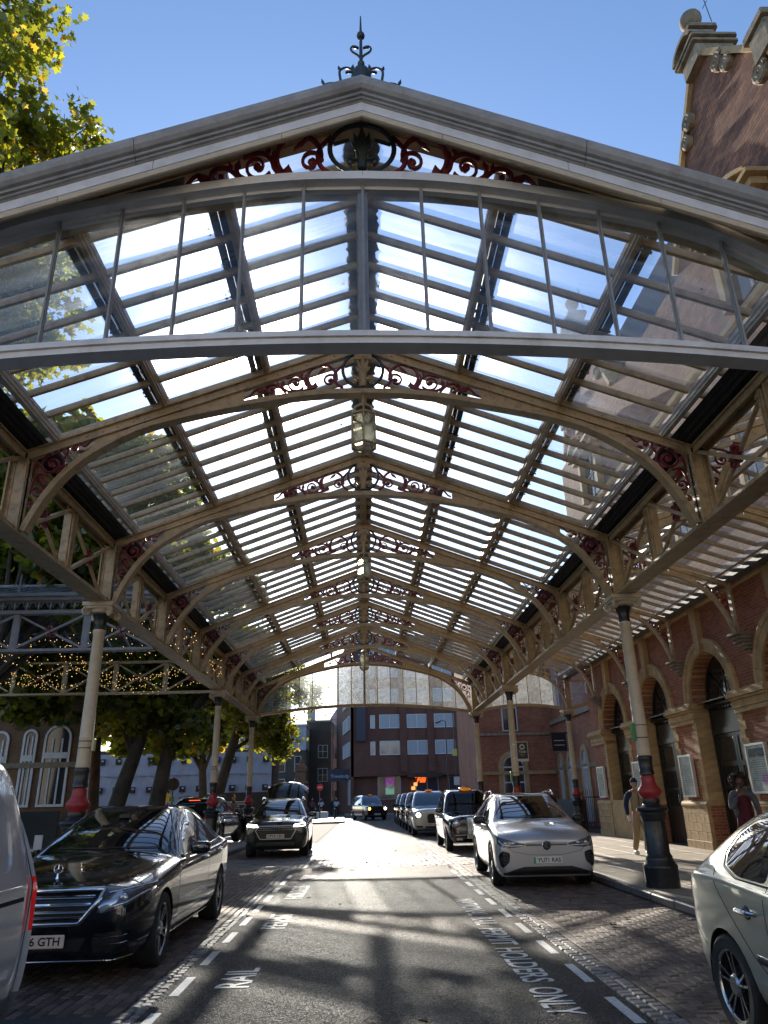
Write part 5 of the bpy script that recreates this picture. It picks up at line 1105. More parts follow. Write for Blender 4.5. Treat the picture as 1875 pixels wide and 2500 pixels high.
g2=MB(); g2.add([(-.5,1.80,1.655),(.5,1.80,1.655),(.58,2.22,1.935),(-.58,2.22,1.935)],[(0,1,2,3)]); g2.build('tailgate_lining',TRIM,t_)
for sd in (1,-1): MB().tube([(sd*.72,2.42,2.0),(sd*.70,2.56,2.03),(sd*.66,2.70,2.02),(sd*.40,2.74,2.08)],[.03,.035,.03,.02],6).build('tail_light',REDL,t_,smooth=True); MB().tube([(sd*.62,1.95,1.50),(sd*.60,2.15,1.88)],.014,6).build('gas_strut',TRIM,t_)
A.root.location=(-2.75,25.85,0); A.root.rotation_euler=(0,0,R(1.5))
B_=suv('parked_suv','black SUV with lit red tail lights behind the left-hand columns',paint('black_suv_paint',(.008,.008,.010)),False); B_.root.location=(-6.0,30.0,.12); B_.root.rotation_euler=(0,0,pi-R(4))
for sd in (1,-1): B_.ribbon('brake_light',REDLIT,[(sd*.55,.98),(sd*.86,1.0)],'rear',.03,off_=.004)
B_.ribbon('brake_light',REDLIT,[(-.2,1.53),(.2,1.53)],'rear',.02,off_=.004)

# ---- silver electric crossover -------------------------------------------------------
def crossover():
    sp=dict(ys=[-2.25,-2.21,-2.08,-1.85,-1.4,-1.18,-1.06,-.6,-.08,.2,.8,1.45,1.95,2.13,2.27,2.33],
     W=[(-2.25,.70),(-2.21,.81),(-2.08,.885),(-1.8,.915),(0,.90),(1.4,.925),(2.0,.90),(2.2,.82),(2.33,.7)],bot=[(-2.25,.32),(-2.21,.22),(-2.0,.18),(2.1,.22),(2.33,.38)],
     C=[(-2.25,.80),(-2.21,.88),(-2.08,.95),(-1.85,1.01),(-1.4,1.085),(-1.18,1.115),(-1.06,1.135),(-.6,1.36),(-.08,1.56),(.2,1.61),(.8,1.625),(1.45,1.57),(1.95,1.42),(2.13,1.22),(2.27,1.08),(2.33,.9)],
     B=[(-2.25,.70),(-2.21,.80),(-2.08,.87),(-1.4,.985),(-1.06,1.03),(.5,1.045),(1.8,1.12),(2.13,1.08),(2.33,.84)],RW=[(-1.06,.78),(-.6,.71),(-.08,.62),(1.45,.60),(1.95,.63),(2.13,.74)],crease_y=((-1.06,.45),),track=.79,rr=.075,sh=.985,cs=.25)
    P=paint('silver_paint',(.50,.51,.53),.55,.3); c=Car('crossover_car','silver electric crossover with round badge parked at the kerb','car',sp,P,3)
    c.arch(-1.385,.355,.395); c.arch(1.385,.355,.395)
    c.region('windscreen',CGLASS,rounded([(-.72,1.13),(.72,1.13),(.565,1.545),(-.565,1.545)],.06),'front',pred=lambda q:-1.2<q.y<.15); c.region('roof_panel',mat('black_roof',(.01,.01,.011),.08,coat=1.0),[(-.55,-.02),(.55,-.02),(.52,1.6),(-.52,1.6)],'top',pred=lambda q:q.z>1.45)
    c.both('side_window',CGLASS,rounded([(-.62,1.075),(.36,1.075),(.36,1.535),(.05,1.53),(-.18,1.45)],.03)); c.both('side_window',CGLASS,rounded([(.44,1.08),(1.22,1.115),(1.22,1.50),(.44,1.54)],.03)); c.both('side_window',CGLASS,rounded([(1.28,1.12),(1.72,1.17),(1.5,1.39),(1.28,1.46)],.03)); c.both('quarter_window',CGLASS,rounded([(-.88,1.06),(-.68,1.07),(-.40,1.27),(-.46,1.25)],.02))
    lamp=rounded([(.36,.735),(.50,.77),(.70,.82),(.86,.865),(.87,.77),(.82,.70),(.70,.675),(.50,.69)],.03); c.pair('headlight',LAMPD,lamp,'front',0,.005,lambda q:q.y<-1.6)
    c.region('light_bar',mat('bar_trim',(.10,.105,.11),.3,.5),[(-.37,.755),(.37,.755),(.37,.71),(-.37,.71)],'front',0,.004); c.pair('side_intake',TRIM,rounded([(.66,.60),(.80,.64),(.86,.56),(.84,.40),(.80,.35),(.68,.45)],.04),'front',0,.03,lambda q:q.y<-1.8)
    c.region('lower_intake',TRIM,rounded([(-.42,.375),(.42,.375),(.56,.34),(.80,.265),(.78,.235),(-.78,.235),(-.80,.265),(-.56,.34)],.02),'front',0,.02); c.both('sill_trim',TRIM,[(-.98,.18),(.98,.18),(.98,.30),(-.98,.30)])
    c.gap([(-1.05,.45),(-1.0,1.0)]); c.gap([(.40,.32),(.40,1.05)]); c.gap([(1.62,1.05),(1.5,.8),(1.2,.6)])
    c.gap([(-.70,.70),(-.60,.62),(-.3,.565),(0,.555),(.3,.565),(.60,.62),(.70,.70)],'front',1,.006)
    c.finish()
    c.ribbon('light_bar_glow',mat('pale_bar',(.8,.82,.85),.2,.5),[(-.40,.742),(-.06,.742)],'front',.012,off_=.001,th=.003); c.ribbon('light_bar_glow',mat('pale_bar'),[(.06,.742),(.40,.742)],'front',.012,off_=.001,th=.003)
    h,_=c.hit(0,.72,'front'); b=MB(); b.lathe([(.078,0),(.078,.010),(.07,.014),(.0705,.010)],28,cap=False); e=b.build('badge',CHROME,c.root,smooth=R(40)); e.matrix_local=Matrix.Translation((0,h.y+.002,.715))@Matrix.Rotation(pi/2,4,'X'); b=MB(); b.lathe([(.07,0),(.07,.008),(.001,.009)],28); d=b.build('badge_disc',mat('navy_badge',(.02,.03,.06),.2,coat=1),e); w=MB()
    for pts in ([(-.030,.055),(0,.005),(.030,.055)],[(-.055,.035),(-.028,-.052),(0,.0),(.028,-.052),(.055,.035)]):
        for a_,b_ in zip(pts,pts[1:]): w.beam((a_[0],a_[1],.012),(b_[0],b_[1],.012),.011,.006,(0,0,1))
    w.build('badge_lettering',CHROME,e)
    for sd in (1,-1):
        c.ribbon('lamp_strip',LAMPG,[(sd*.42,.715),(sd*.62,.71),(sd*.78,.73),(sd*.84,.80)],'front',.02,off_=.001,th=.006)
        for xx in (.58,.72): hh,_=c.hit(sd*xx,.755,'front'); MB().ell((hh.x,hh.y+.02,hh.z),(.05,.03,.03)).build('lamp_lens',LAMPG,c.root,smooth=True)
        for k_ in range(4): c.ribbon('intake_fin',DALLOY,[(sd*.69,.57-k_*.05),(sd*.83,.585-k_*.05)],'front',.010,off_=-.018,th=.006)
        r=MB(); r.tube([(sd*.64,-.12,1.56),(sd*.645,.1,1.645),(sd*.635,1.2,1.63),(sd*.61,1.75,1.50)],.02,6); r.build('roof_rail',CHROME,c.root,smooth=True); c.ribbon('arch_trim',TRIM,[(-1.385+.41*cos(R(a)),.355+.41*sin(R(a))) for a in range(0,181,10)],'side',.045,sd,.001,.008); c.ribbon('arch_trim',TRIM,[(1.385+.41*cos(R(a)),.355+.41*sin(R(a))) for a in range(0,181,10)],'side',.045,sd,.001,.008)
    c.ribbon('lip_strip',SAT,[(-.80,.215),(.80,.215)],'front',.022,off_=0,th=.008); MB().box(-.07,.07,-.26,-.2,1.44,1.49).build('screen_sensor',TRIM,c.root)
    for x0,x1 in ((-.6,.02),(.0,.6)): c.ribbon('wiper',TRIM,[(x0,1.165),(x1,1.15)],'front',.012,off_=.006,th=.01)
    mirror_(c,-.62,1.055,TRIM,.12,.15); handle_(c,.18,.93,P); handle_(c,1.12,.96,P); c.wheel(-1.385,.355,.235,'aero',ALLOY,.80); c.wheel(1.385,.355,.235,'aero',ALLOY,.80); c.plate('YU71 RAS',.006,.475,m=WPLATE,flash=True); return c
I=crossover(); I.root.location=(3.30,16.50,0); I.root.rotation_euler=(0,0,R(-2.2))

# ---- black cabs ----------------------------------------------------------------------
def cab_old():
    sp=dict(ys=[-2.16,-2.12,-2.0,-1.75,-1.35,-1.02,-.92,-.70,-.42,-.2,.4,1.1,1.75,2.1,2.25,2.32],
     W=[(-2.16,.60),(-2.12,.68),(-2.0,.75),(-1.75,.80),(-1.3,.84),(-.9,.875),(1.7,.88),(2.1,.82),(2.25,.74),(2.32,.6)],bot=[(-2.16,.36),(-2.12,.28),(-1.9,.24),(2.1,.26),(2.32,.4)],
     C=[(-2.16,.90),(-2.12,.98),(-2.0,1.03),(-1.75,1.06),(-1.35,1.09),(-1.02,1.12),(-.92,1.14),(-.70,1.42),(-.42,1.70),(-.2,1.775),(.4,1.82),(1.1,1.80),(1.75,1.70),(2.1,1.35),(2.25,1.05),(2.32,.8)],
     B=[(-2.16,.78),(-2.12,.85),(-2.0,.88),(-1.35,.96),(-.92,1.06),(1.6,1.08),(2.1,1.05),(2.25,.98),(2.32,.74)],RW=[(-.92,.74),(-.7,.72),(-.42,.66),(1.1,.66),(1.75,.66),(2.1,.7)],crease_y=((-.92,.6),),track=.73,rr=.12,sh=1.0)
    P=paint('taxi_black_paint',(.007,.007,.008)); c=Car('black_cab','black taxi with upright chrome grille and poppy behind the silver crossover','taxi',sp,P,3)
    c.arch(-1.42,.33,.375); c.arch(1.46,.33,.375)
    SEE=glass_mat('cab_screen_glass',tint=(.55,.62,.60),dirt=.02,refl=1.6)
    c.region('windscreen',SEE,rounded([(-.70,1.13),(.70,1.13),(.62,1.66),(-.62,1.66)],.07),'front',pred=lambda q:-1.1<q.y<-.2); c.both('side_window',CGLASS,rounded([(-.62,1.12),(.08,1.12),(.08,1.66),(-.22,1.66),(-.36,1.6)],.05)); c.both('side_window',CGLASS,rounded([(.16,1.12),(1.0,1.12),(1.0,1.66),(.16,1.66)],.05)); c.both('side_window',CGLASS,rounded([(1.08,1.12),(1.65,1.14),(1.5,1.58),(1.08,1.65)],.05))
    c.gap([(-.86,.42),(-.84,1.06)]); c.gap([(.12,.36),(.12,1.1)]); c.gap([(1.04,.36),(1.04,1.1)])
    for sd in (1,-1): c.gap([(sd*.60,-1.02),(sd*.50,-1.6),(sd*.34,-2.05)],'top')
    c.finish()
    g=MB(); g.cbox(-.25,.25,-2.235,-2.10,.50,.98,.03); g.build('grille_shell',CHROME,c.root); g=MB(); g.box(-.215,.215,-2.24,-2.236,.53,.94); gb=g.build('grille_panel',TRIM,c.root)
    for i in range(15): MB().box(-.21+i*.03-.006,-.21+i*.03+.006,-2.252,-2.241,.53,.94).build('grille_bar',CHROME,c.root)
    pp=MB(); [pp.ell((.045*cos(R(a)),0,.045*sin(R(a))),(.04,.012,.04)) for a in (30,150,270)]; pp.build('poppy',mat('poppy_red',(.5,.02,.02),.6),c.root).location=(.02,-2.262,.77)
    for sd in (1,-1):
        h,_=c.hit(sd*.56,.78,'front'); l=MB(); l.lathe([(.115,0),(.12,.03),(.105,.045)],24,cap=False); r=l.build('headlight',CHROME,c.root,smooth=R(40)); r.matrix_local=Matrix.Translation((sd*.555,h.y+.01,.80))@Matrix.Rotation(pi/2,4,'X'); MB().ell((0,0,.025),(.105,.105,.035),16,8).build('lamp_lens',LAMPG,r,smooth=True)
        h,_=c.hit(sd*.52,.55,'front'); l=MB(); l.ell((0,0,0),(.05,.03,.05)); r=l.build('indicator',mat('peach_lamp',(.7,.35,.2),.2),c.root,smooth=True); r.location=(sd*.53,h.y,.56)
        h,_=c.hit(sd*.50,.36,'front'); MB().box(sd*.50-.09,sd*.50+.09,(h.y if h else -2.1)-.02,(h.y if h else -2.1)+.02,.33,.39).build('fog_light',LED if False else LAMPG,c.root)
        c.ribbon('waist_strip',CHROME,[(-.85,.70),(1.9,.70)],'side',.012,sd,.001,.004)
    c.ribbon('bumper_strip',CHROME,[(-.62,.47),(-.28,.47)],'front',.02,th=.01); c.ribbon('bumper_strip',CHROME,[(.28,.47),(.62,.47)],'front',.02,th=.01)
    tx=MB(); tx.ell((0,-.30,1.80),(.24,.085,.075),16,8); tb=tx.build('roof_sign',mat('taxi_sign_black',(.02,.018,.015),.3),c.root,smooth=True); s=MB(); s.ell((0,-.345,1.80),(.20,.05,.052),16,8); s.build('sign_lens',mat('amber_sign',(.75,.25,.02),.4,emit=((1,.3,.02),.25)),tb,smooth=True); place('lettering',text_mesh('TAXI',.10,PTXT,.004),tb,(0,-.40,1.80),(pi/2,0,0))
    MB().box(-.62,.62,-.75,.9,.5,.52).build('cab_floor',UNDER,c.root); MB().box(-.60,.60,-.92,-.62,.9,1.1).build('dashboard',UNDER,c.root); MB().cbox(.12,.56,.0,.2,.5,1.35,.05).build('driver_seat',TRIM,c.root); MB().cbox(-.6,.6,.9,1.1,.5,1.3,.05).build('rear_seat',TRIM,c.root)
    w=MB(); w.tube([(.34+.18*cos(2*pi*i/20),-.52-.05*sin(2*pi*i/20),1.12+.17*sin(2*pi*i/20)) for i in range(21)],.015,5,False); w.build('steering_wheel',TRIM,c.root)
    mirror_(c,-.60,1.10,P,.10,.15); handle_(c,-.02,.95,CHROME,.14); handle_(c,.9,.95,CHROME,.14); c.wheel(-1.42,.33,.2,'taxi',DALLOY,.745); c.wheel(1.46,.33,.2,'taxi',DALLOY,.745); c.plate('KD16 PVX',.03,.43,m=WPLATE); return c
T=cab_old(); T.root.location=(3.34,26.35,0)
def cab_new(P,label,lv=2,plate='LK71 VDA',lamp='white'):
    sp=dict(ys=[-2.28,-2.24,-2.1,-1.8,-1.4,-1.2,-1.08,-.75,-.40,-.1,.6,1.4,2.0,2.3,2.42,2.48],
     W=[(-2.28,.70),(-2.24,.80),(-2.1,.87),(-1.8,.90),(-1.0,.92),(1.9,.92),(2.3,.88),(2.48,.74)],bot=[(-2.28,.34),(-2.24,.25),(-2.0,.22),(2.3,.25),(2.48,.4)],
     C=[(-2.28,.98),(-2.24,1.07),(-2.1,1.12),(-1.8,1.15),(-1.4,1.18),(-1.2,1.20),(-1.08,1.22),(-.75,1.55),(-.40,1.81),(-.1,1.86),(.6,1.88),(1.4,1.86),(2.0,1.80),(2.3,1.55),(2.42,1.1),(2.48,.9)],
     B=[(-2.28,.88),(-2.24,.96),(-2.1,1.0),(-1.4,1.06),(-1.08,1.10),(1.9,1.12),(2.3,1.1),(2.48,.84)],RW=[(-1.08,.80),(-.75,.77),(-.4,.70),(1.4,.70),(2.0,.70),(2.3,.78)],crease_y=((-1.08,.6),),track=.79,rr=.10,sh=.99,cs=.2)
    c=Car('taxi_cab',label,'taxi',sp,P,lv,group='taxis waiting in the rank'); c.arch(-1.46,.34,.385); c.arch(1.52,.34,.385)
    c.region('windscreen',CGLASS,rounded([(-.76,1.22),(.76,1.22),(.66,1.77),(-.66,1.77)],.06),'front',pred=lambda q:-1.2<q.y<-.1); c.both('side_window',CGLASS,rounded([(-.74,1.16),(.02,1.16),(.02,1.72),(-.2,1.72),(-.40,1.62)],.04)); c.both('side_window',CGLASS,rounded([(.1,1.16),(1.0,1.16),(1.0,1.72),(.1,1.73)],.04)); c.both('side_window',CGLASS,rounded([(1.08,1.16),(1.9,1.16),(1.8,1.66),(1.08,1.72)],.04))
    c.region('grille',TRIM,rounded([(-.22,.90),(.22,.90),(.27,.80),(.24,.52),(-.24,.52),(-.27,.80)],.04),'front',0,.015); c.region('lower_intake',TRIM,rounded([(-.36,.40),(.36,.40),(.34,.32),(-.34,.32)],.02),'front',0,.015); c.pair('fog_intake',TRIM,rounded([(.46,.42),(.76,.43),(.74,.35),(.48,.34)],.02),'front',0,.01,lambda q:q.y<-1.9); c.pair('lamp_panel',LAMPD,rounded([(.50,.98),(.80,.98),(.80,.72),(.54,.72)],.06),'front',0,.004,lambda q:q.y<-1.7)
    c.gap([(-1.0,.5),(-.96,1.1)]); c.gap([(.06,.36),(.06,1.14)]); c.gap([(1.04,.36),(1.04,1.14)]); c.finish()
    for sd in (1,-1):
        h,_=c.hit(sd*.655,.86,'front'); l=MB(); l.tube([(.085*cos(2*pi*i/24),0,.085*sin(2*pi*i/24)) for i in range(25)],.016,6,False); r=l.build('headlight',LED if lamp!='amber' or sd>0 else AMBER,c.root,smooth=True); r.location=(sd*.655,h.y-.004,.86); MB().ell((0,.01,0),(.06,.03,.06)).build('lamp_lens',AMBER if (lamp=='amber' and sd<0) else LAMPG,r,smooth=True)
    tx=MB(); tx.ell((0,-.34,1.885),(.22,.07,.055),14,8); tb=tx.build('roof_sign',TRIM,c.root,smooth=True); s=MB(); s.ell((0,-.385,1.885),(.17,.03,.035),14,6); s.build('sign_lens',mat('amber_sign'),tb,smooth=True); place('lettering',text_mesh('TAXI',.07,PTXT,.002),tb,(0,-.418,1.885),(pi/2,0,0))
    mirror_(c,-.72,1.14,TRIM,.11,.14); c.wheel(-1.46,.34,.215,'five',DALLOY,.80); c.wheel(1.52,.34,.215,'five',DALLOY,.80); c.plate(plate,.012,.455,m=WPLATE); return c
LS=cab_new(paint('pale_silver_paint',(.52,.52,.49),.6,.3),'silver-white taxi with round lit lamps second in the rank',3); LS.root.location=(2.98,36.95,0)
LB=cab_new(mat('taxi_black_paint'),'black taxi directly behind the silver taxi in the rank'); LB.root.location=(2.97,43.0,0)
for i,(y,lab) in enumerate(((48.6,'black taxi fourth in the rank, mostly hidden by the cabs ahead'),(54.0,'black taxi last in the rank before the junction'))):
    o=copy_tree(LB.root); o.location=(2.93,y,0); o['label']=lab
LF=cab_new(mat('taxi_black_paint'),'black taxi with one amber lamp turning out of the side street',2,'LB19 KWE','amber'); LF.root.location=(.30,64.0,0); LF.root.rotation_euler=(0,0,R(17)); LF.root['group']='taxis on the road'

# ---- pale hatchback at the right edge ------------------------------------------------
def hatch():
    sp=dict(ys=[-2.02,-1.98,-1.85,-1.6,-1.15,-.95,-.55,-.1,.15,.7,1.2,1.55,1.74,1.86,1.96,2.01],
     W=[(-2.02,.6),(-1.98,.7),(-1.85,.78),(-1.6,.83),(-.9,.855),(1.3,.86),(1.7,.835),(1.86,.79),(1.96,.72),(2.01,.62)],bot=[(-2.02,.32),(-1.98,.22),(-1.8,.19),(1.75,.21),(1.96,.28),(2.01,.40)],
     C=[(-2.02,.68),(-1.98,.76),(-1.85,.83),(-1.6,.90),(-1.15,.98),(-.95,1.02),(-.55,1.27),(-.1,1.44),(.15,1.47),(.7,1.475),(1.2,1.42),(1.55,1.30),(1.74,1.13),(1.86,1.0),(1.96,.90),(2.01,.76)],
     B=[(-2.02,.6),(-1.98,.68),(-1.6,.80),(-.95,.90),(.2,.93),(1.3,1.0),(1.74,.99),(1.86,.95),(1.96,.86),(2.01,.7)],RW=[(-.95,.74),(-.55,.67),(-.1,.58),(.7,.57),(1.2,.56),(1.55,.57),(1.74,.66)],crease_y=((-.95,.5),),track=.735,rr=.085,sh=1.0,tum=.945)
    P=paint('sage_silver_paint',(.47,.47,.38),.5,.3); c=Car('hatchback_car','pale sage-silver hatchback cut off at the right edge','car',sp,P,3); c.arch(-1.27,.31,.345); c.arch(1.27,.31,.345)
    c.both('side_window',CGLASS,rounded([(.05,.985),(.60,.995),(.60,1.385),(.20,1.395)],.03)); c.both('side_window',CGLASS,rounded([(-.62,.975),(-.02,.985),(.10,1.39),(-.12,1.36),(-.35,1.22)],.03)); c.both('side_window',mat('car_window_glass'),rounded([(.66,.985),(1.02,1.0),(1.24,1.06),(1.30,1.14),(1.24,1.25),(1.08,1.33),(.66,1.385)],.05))
    c.region('windscreen',CGLASS,rounded([(-.68,1.02),(.68,1.02),(.54,1.41),(-.54,1.41)],.05),'front',pred=lambda q:-1.1<q.y<.1); c.region('rear_window',CGLASS,rounded([(-.6,1.06),(.6,1.06),(.48,1.36),(-.48,1.36)],.05),'rear',pred=lambda q:q.y>1.1)
    c.both('tail_light',REDL,rounded([(1.76,.965),(1.84,.95),(1.97,.80),(2.02,.66),(1.93,.68),(1.83,.82)],.01)); c.pair('tail_light',REDL,rounded([(.72,.94),(.86,.94),(.86,.68),(.80,.70),(.74,.84)],.02),'rear',pred=lambda q:q.y>1.78)
    c.gap([(.62,.30),(.63,.98)]); c.gap([(.63,.42),(.86,.55),(1.10,.76),(1.30,.95),(1.42,1.05),(1.38,1.20),(1.15,1.36)]); c.gap([(1.60,.50),(1.74,.58),(1.86,.62),(1.99,.62)]); c.gap([(1.50,1.24),(1.66,1.10),(1.70,.97)])
    c.finish()
    for sd in (1,-1):
        c.ribbon('window_trim',TRIM,[(-.64,.965),(.3,.975),(.66,.975),(1.04,.99),(1.26,1.05),(1.33,1.14),(1.26,1.27),(1.08,1.355),(.66,1.41),(.1,1.41)],'side',.02,sd,.001,.005); c.ribbon('rubbing_strip',TRIM,[(-.75,.50),(.2,.525),(.80,.545)],'side',.05,sd,.001,.014); c.ribbon('strip_highlight',CHROME,[(-.75,.528),(.2,.552),(.80,.57)],'side',.010,sd,.012,.003)
        x=c.hw(.82,.80); h=MB(); h.ell((sd*(x-.008),.86,.80),(.014,.075,.055)); h.build('handle_cup',TRIM,c.root,smooth=True); h=MB(); h.tube([(sd*(x+.002),.74,.80),(sd*(x+.035),.78,.805),(sd*(x+.038),.92,.81),(sd*(x+.004),.97,.81)],[.012,.018,.018,.012],8); h.build('door_handle',CHROME,c.root,smooth=True)
    mirror_(c,-.55,.97,P,.11,.14); c.wheel(-1.27,.31,.2,'five',ALLOY,.755); c.wheel(1.27,.31,.2,'five',ALLOY,.755); c.plate('',.005,.55,plane='rear'); return c
H=hatch(); H.root.location=(3.33,4.50,0); H.root.rotation_euler=(0,0,R(0.5))

# ---- white van at the left edge ------------------------------------------------------
def van():
    sp=dict(ys=[-2.5,-2.45,-2.3,-1.9,-1.6,-1.45,-1.0,-.6,-.3,.6,1.6,2.2,2.36,2.44,2.47],
     W=[(-2.5,.7),(-2.45,.82),(-2.3,.9),(-1.9,.94),(2.2,.95),(2.36,.945),(2.44,.925),(2.47,.89)],bot=[(-2.5,.34),(-2.45,.25),(-2.2,.22),(2.3,.26),(2.44,.28),(2.47,.32)],
     C=[(-2.5,.9),(-2.45,1.0),(-2.3,1.07),(-1.9,1.15),(-1.6,1.22),(-1.45,1.26),(-1.0,1.62),(-.6,1.86),(-.3,1.9),(.6,1.92),(1.6,1.91),(2.2,1.88),(2.36,1.83),(2.44,1.72),(2.47,1.6)],
     B=[(-2.5,.8),(-2.45,.9),(-2.3,.97),(-1.6,1.08),(-1.45,1.12),(2.2,1.14),(2.47,1.1)],RW=[(-1.45,.8),(-1.0,.78),(-.6,.74),(2.2,.76),(2.36,.74),(2.47,.70)],crease_y=((-1.45,.5),),track=.80,rr=.09,sh=1.0,tum=.985,cb=0)
    P=paint('white_van_paint',(.52,.54,.58),.3,.3); c=Car('white_van','pale silver-white panel van cut off at the left edge','van',sp,P,3); c.arch(-1.5,.34,.39); c.arch(1.42,.34,.39)
    c.region('windscreen',CGLASS,rounded([(-.75,1.27),(.75,1.27),(.68,1.8),(-.68,1.8)],.05),'front',pred=lambda q:-1.6<q.y<-.5); c.both('side_window',CGLASS,rounded([(-1.1,1.2),(-.2,1.2),(-.2,1.7),(-.6,1.7)],.05)); c.both('tail_light',REDL,rounded([(2.425,1.12),(2.48,1.12),(2.48,.80),(2.435,.80)],.01)); c.pair('tail_light',REDL,[(.80,1.14),(.94,1.14),(.94,.78),(.82,.78)],'rear',pred=lambda q:q.y>2.36)
    c.both('panel_recess',P,rounded([(.75,1.17),(2.12,1.17),(2.12,1.50),(2.0,1.68),(.75,1.70)],.10),.012); c.both('bumper_trim',mat('grey_bumper',(.10,.11,.12),.6),[(1.85,.2),(2.5,.2),(2.5,.46),(1.80,.46)])
    c.gap([(.2,.4),(.2,1.85)]); c.gap([(2.40,.46),(2.43,1.1),(2.40,1.75)]); c.finish()
    for sd in (1,-1):
        x=c.hw(.6,1.0); h=MB(); h.box(*sorted((sd*(x-.01),sd*(x+.006))),.25,2.3,.985,1.01); h.build('door_track',UNDER,c.root)
        c.ribbon('arch_lip',P,[(1.42+.40*cos(R(a)),.34+.40*sin(R(a))) for a in range(0,181,9)],'side',.05,sd,.0,.014); x=c.hw(1.3,.8); MB().ell((sd*(x-.01),1.55,.78),(.02,.16,.09)).build('fuel_flap',P,c.root,smooth=True)
    h=MB(); h.box(.60,.72,2.46,2.52,1.24,1.36); h.build('door_hinge',P,c.root); h=MB(); h.box(.90,.945,2.455,2.485,1.28,1.37); h.build('rear_hinge',mat('pale_hinge',(.6,.62,.66),.4),c.root); MB().box(.78,.86,2.45,2.52,.55,.68).build('lower_hinge',mat('pale_hinge'),c.root)
    c.wheel(-1.5,.34,.22,'five',DALLOY,.80); c.wheel(1.42,.34,.22,'five',DALLOY,.80); return c
V_=van(); V_.root.location=(-3.21,3.05,0)
# ================================================================ people (bodies grown from a posed skeleton)
def skin_body(name,verts,edges,rad,m,root=0,lv=2,parent=None):
    me=D.meshes.new(name); me.from_pydata(verts,edges,[]); o=D.objects.new(name,me); TMP.collection.objects.link(o); md=o.modifiers.new('sk','SKIN'); md.use_smooth_shade=True; md.branch_smoothing=.6
    for i,v in enumerate(me.skin_vertices[0].data): r=rad[i]; v.radius=r if isinstance(r,tuple) else (r,r); v.use_root=(i==root)
    s=o.modifiers.new('ss','SUBSURF'); s.levels=lv; s.render_levels=lv
    m2=eval_mesh(o); D.objects.remove(o); D.meshes.remove(me)
    m2.materials.clear(); m2.materials.append(m); m2.polygons.foreach_set('use_smooth',[True]*len(m2.polygons)); return place(name,m2,parent)
SKIN1=mat('warm_skin',(.42,.24,.16),.5); SKIN2=mat('brown_skin',(.16,.08,.05),.5); HAIR=mat('dark_curly_hair',(.035,.018,.010),.8,noise=(20,.5)); CAPM=mat('navy_cloth',(.015,.022,.06),.85); KHAKI=mat('khaki_cloth',(.36,.27,.15),.85,noise=(6,.15),bump=(12,.4,.02)); GILET=mat('tan_gilet_cloth',(.33,.25,.14),.85,noise=(6,.15),bump=(9,.5,.02)); SHOE=mat('white_shoe',(.6,.58,.55),.5); GREYC=mat('grey_cardigan',(.11,.115,.13),.9,noise=(10,.3),bump=(25,.5,.02)); MARC=mat('maroon_print_dress',(.12,.012,.02),.85,col2=(.05,.008,.012),noise=(18,.5),bump=(14,.4,.02)); REDB=mat('red_bag',(.42,.03,.05),.6); DARKC=mat('dark_cloth',(.02,.022,.028),.9)
def hand(mb_parent,name,c,d,u,m,sc=1,curl=.5,grip=0):
    """palm plus five separate fingers; d = direction of fingers, u = back of the hand"""
    d=Vector(d).normalized(); u=Vector(u).normalized(); s=d.cross(u).normalized(); c=Vector(c); V=[];E=[];Rr=[]
    V+=[tuple(c-d*.03*sc),tuple(c+d*.02*sc),tuple(c+d*.065*sc)]; E+=[(0,1),(1,2)]; Rr+=[(.022*sc,.018*sc),(.034*sc,.016*sc),(.036*sc,.014*sc)]
    for k,(off_,l) in enumerate(((-.030,.060),(-.010,.072),(.010,.068),(.029,.054))):
        b=len(V); p0=c+d*.085*sc+s*off_*sc; p1=p0+(d*cos(curl*.6)-u*sin(curl*.6))*l*.5*sc; p2=p1+(d*cos(curl*1.6)-u*sin(curl*1.6))*l*.5*sc
        V+=[tuple(p0),tuple(p1),tuple(p2)]; E+=[(2,b),(b,b+1),(b+1,b+2)]; Rr+=[.0095*sc,.0088*sc,.007*sc]
    b=len(V); p0=c+d*.015*sc-s*.035*sc; p1=p0+(d*.6-s*.55-u*.3).normalized()*.038*sc; p2=p1+(d*.9-u*.4).normalized()*.03*sc; V+=[tuple(p0),tuple(p1),tuple(p2)]; E+=[(1,b),(b,b+1),(b+1,b+2)]; Rr+=[.013*sc,.0105*sc,.008*sc]
    return skin_body(name,V,E,Rr,m,0,1,mb_parent)
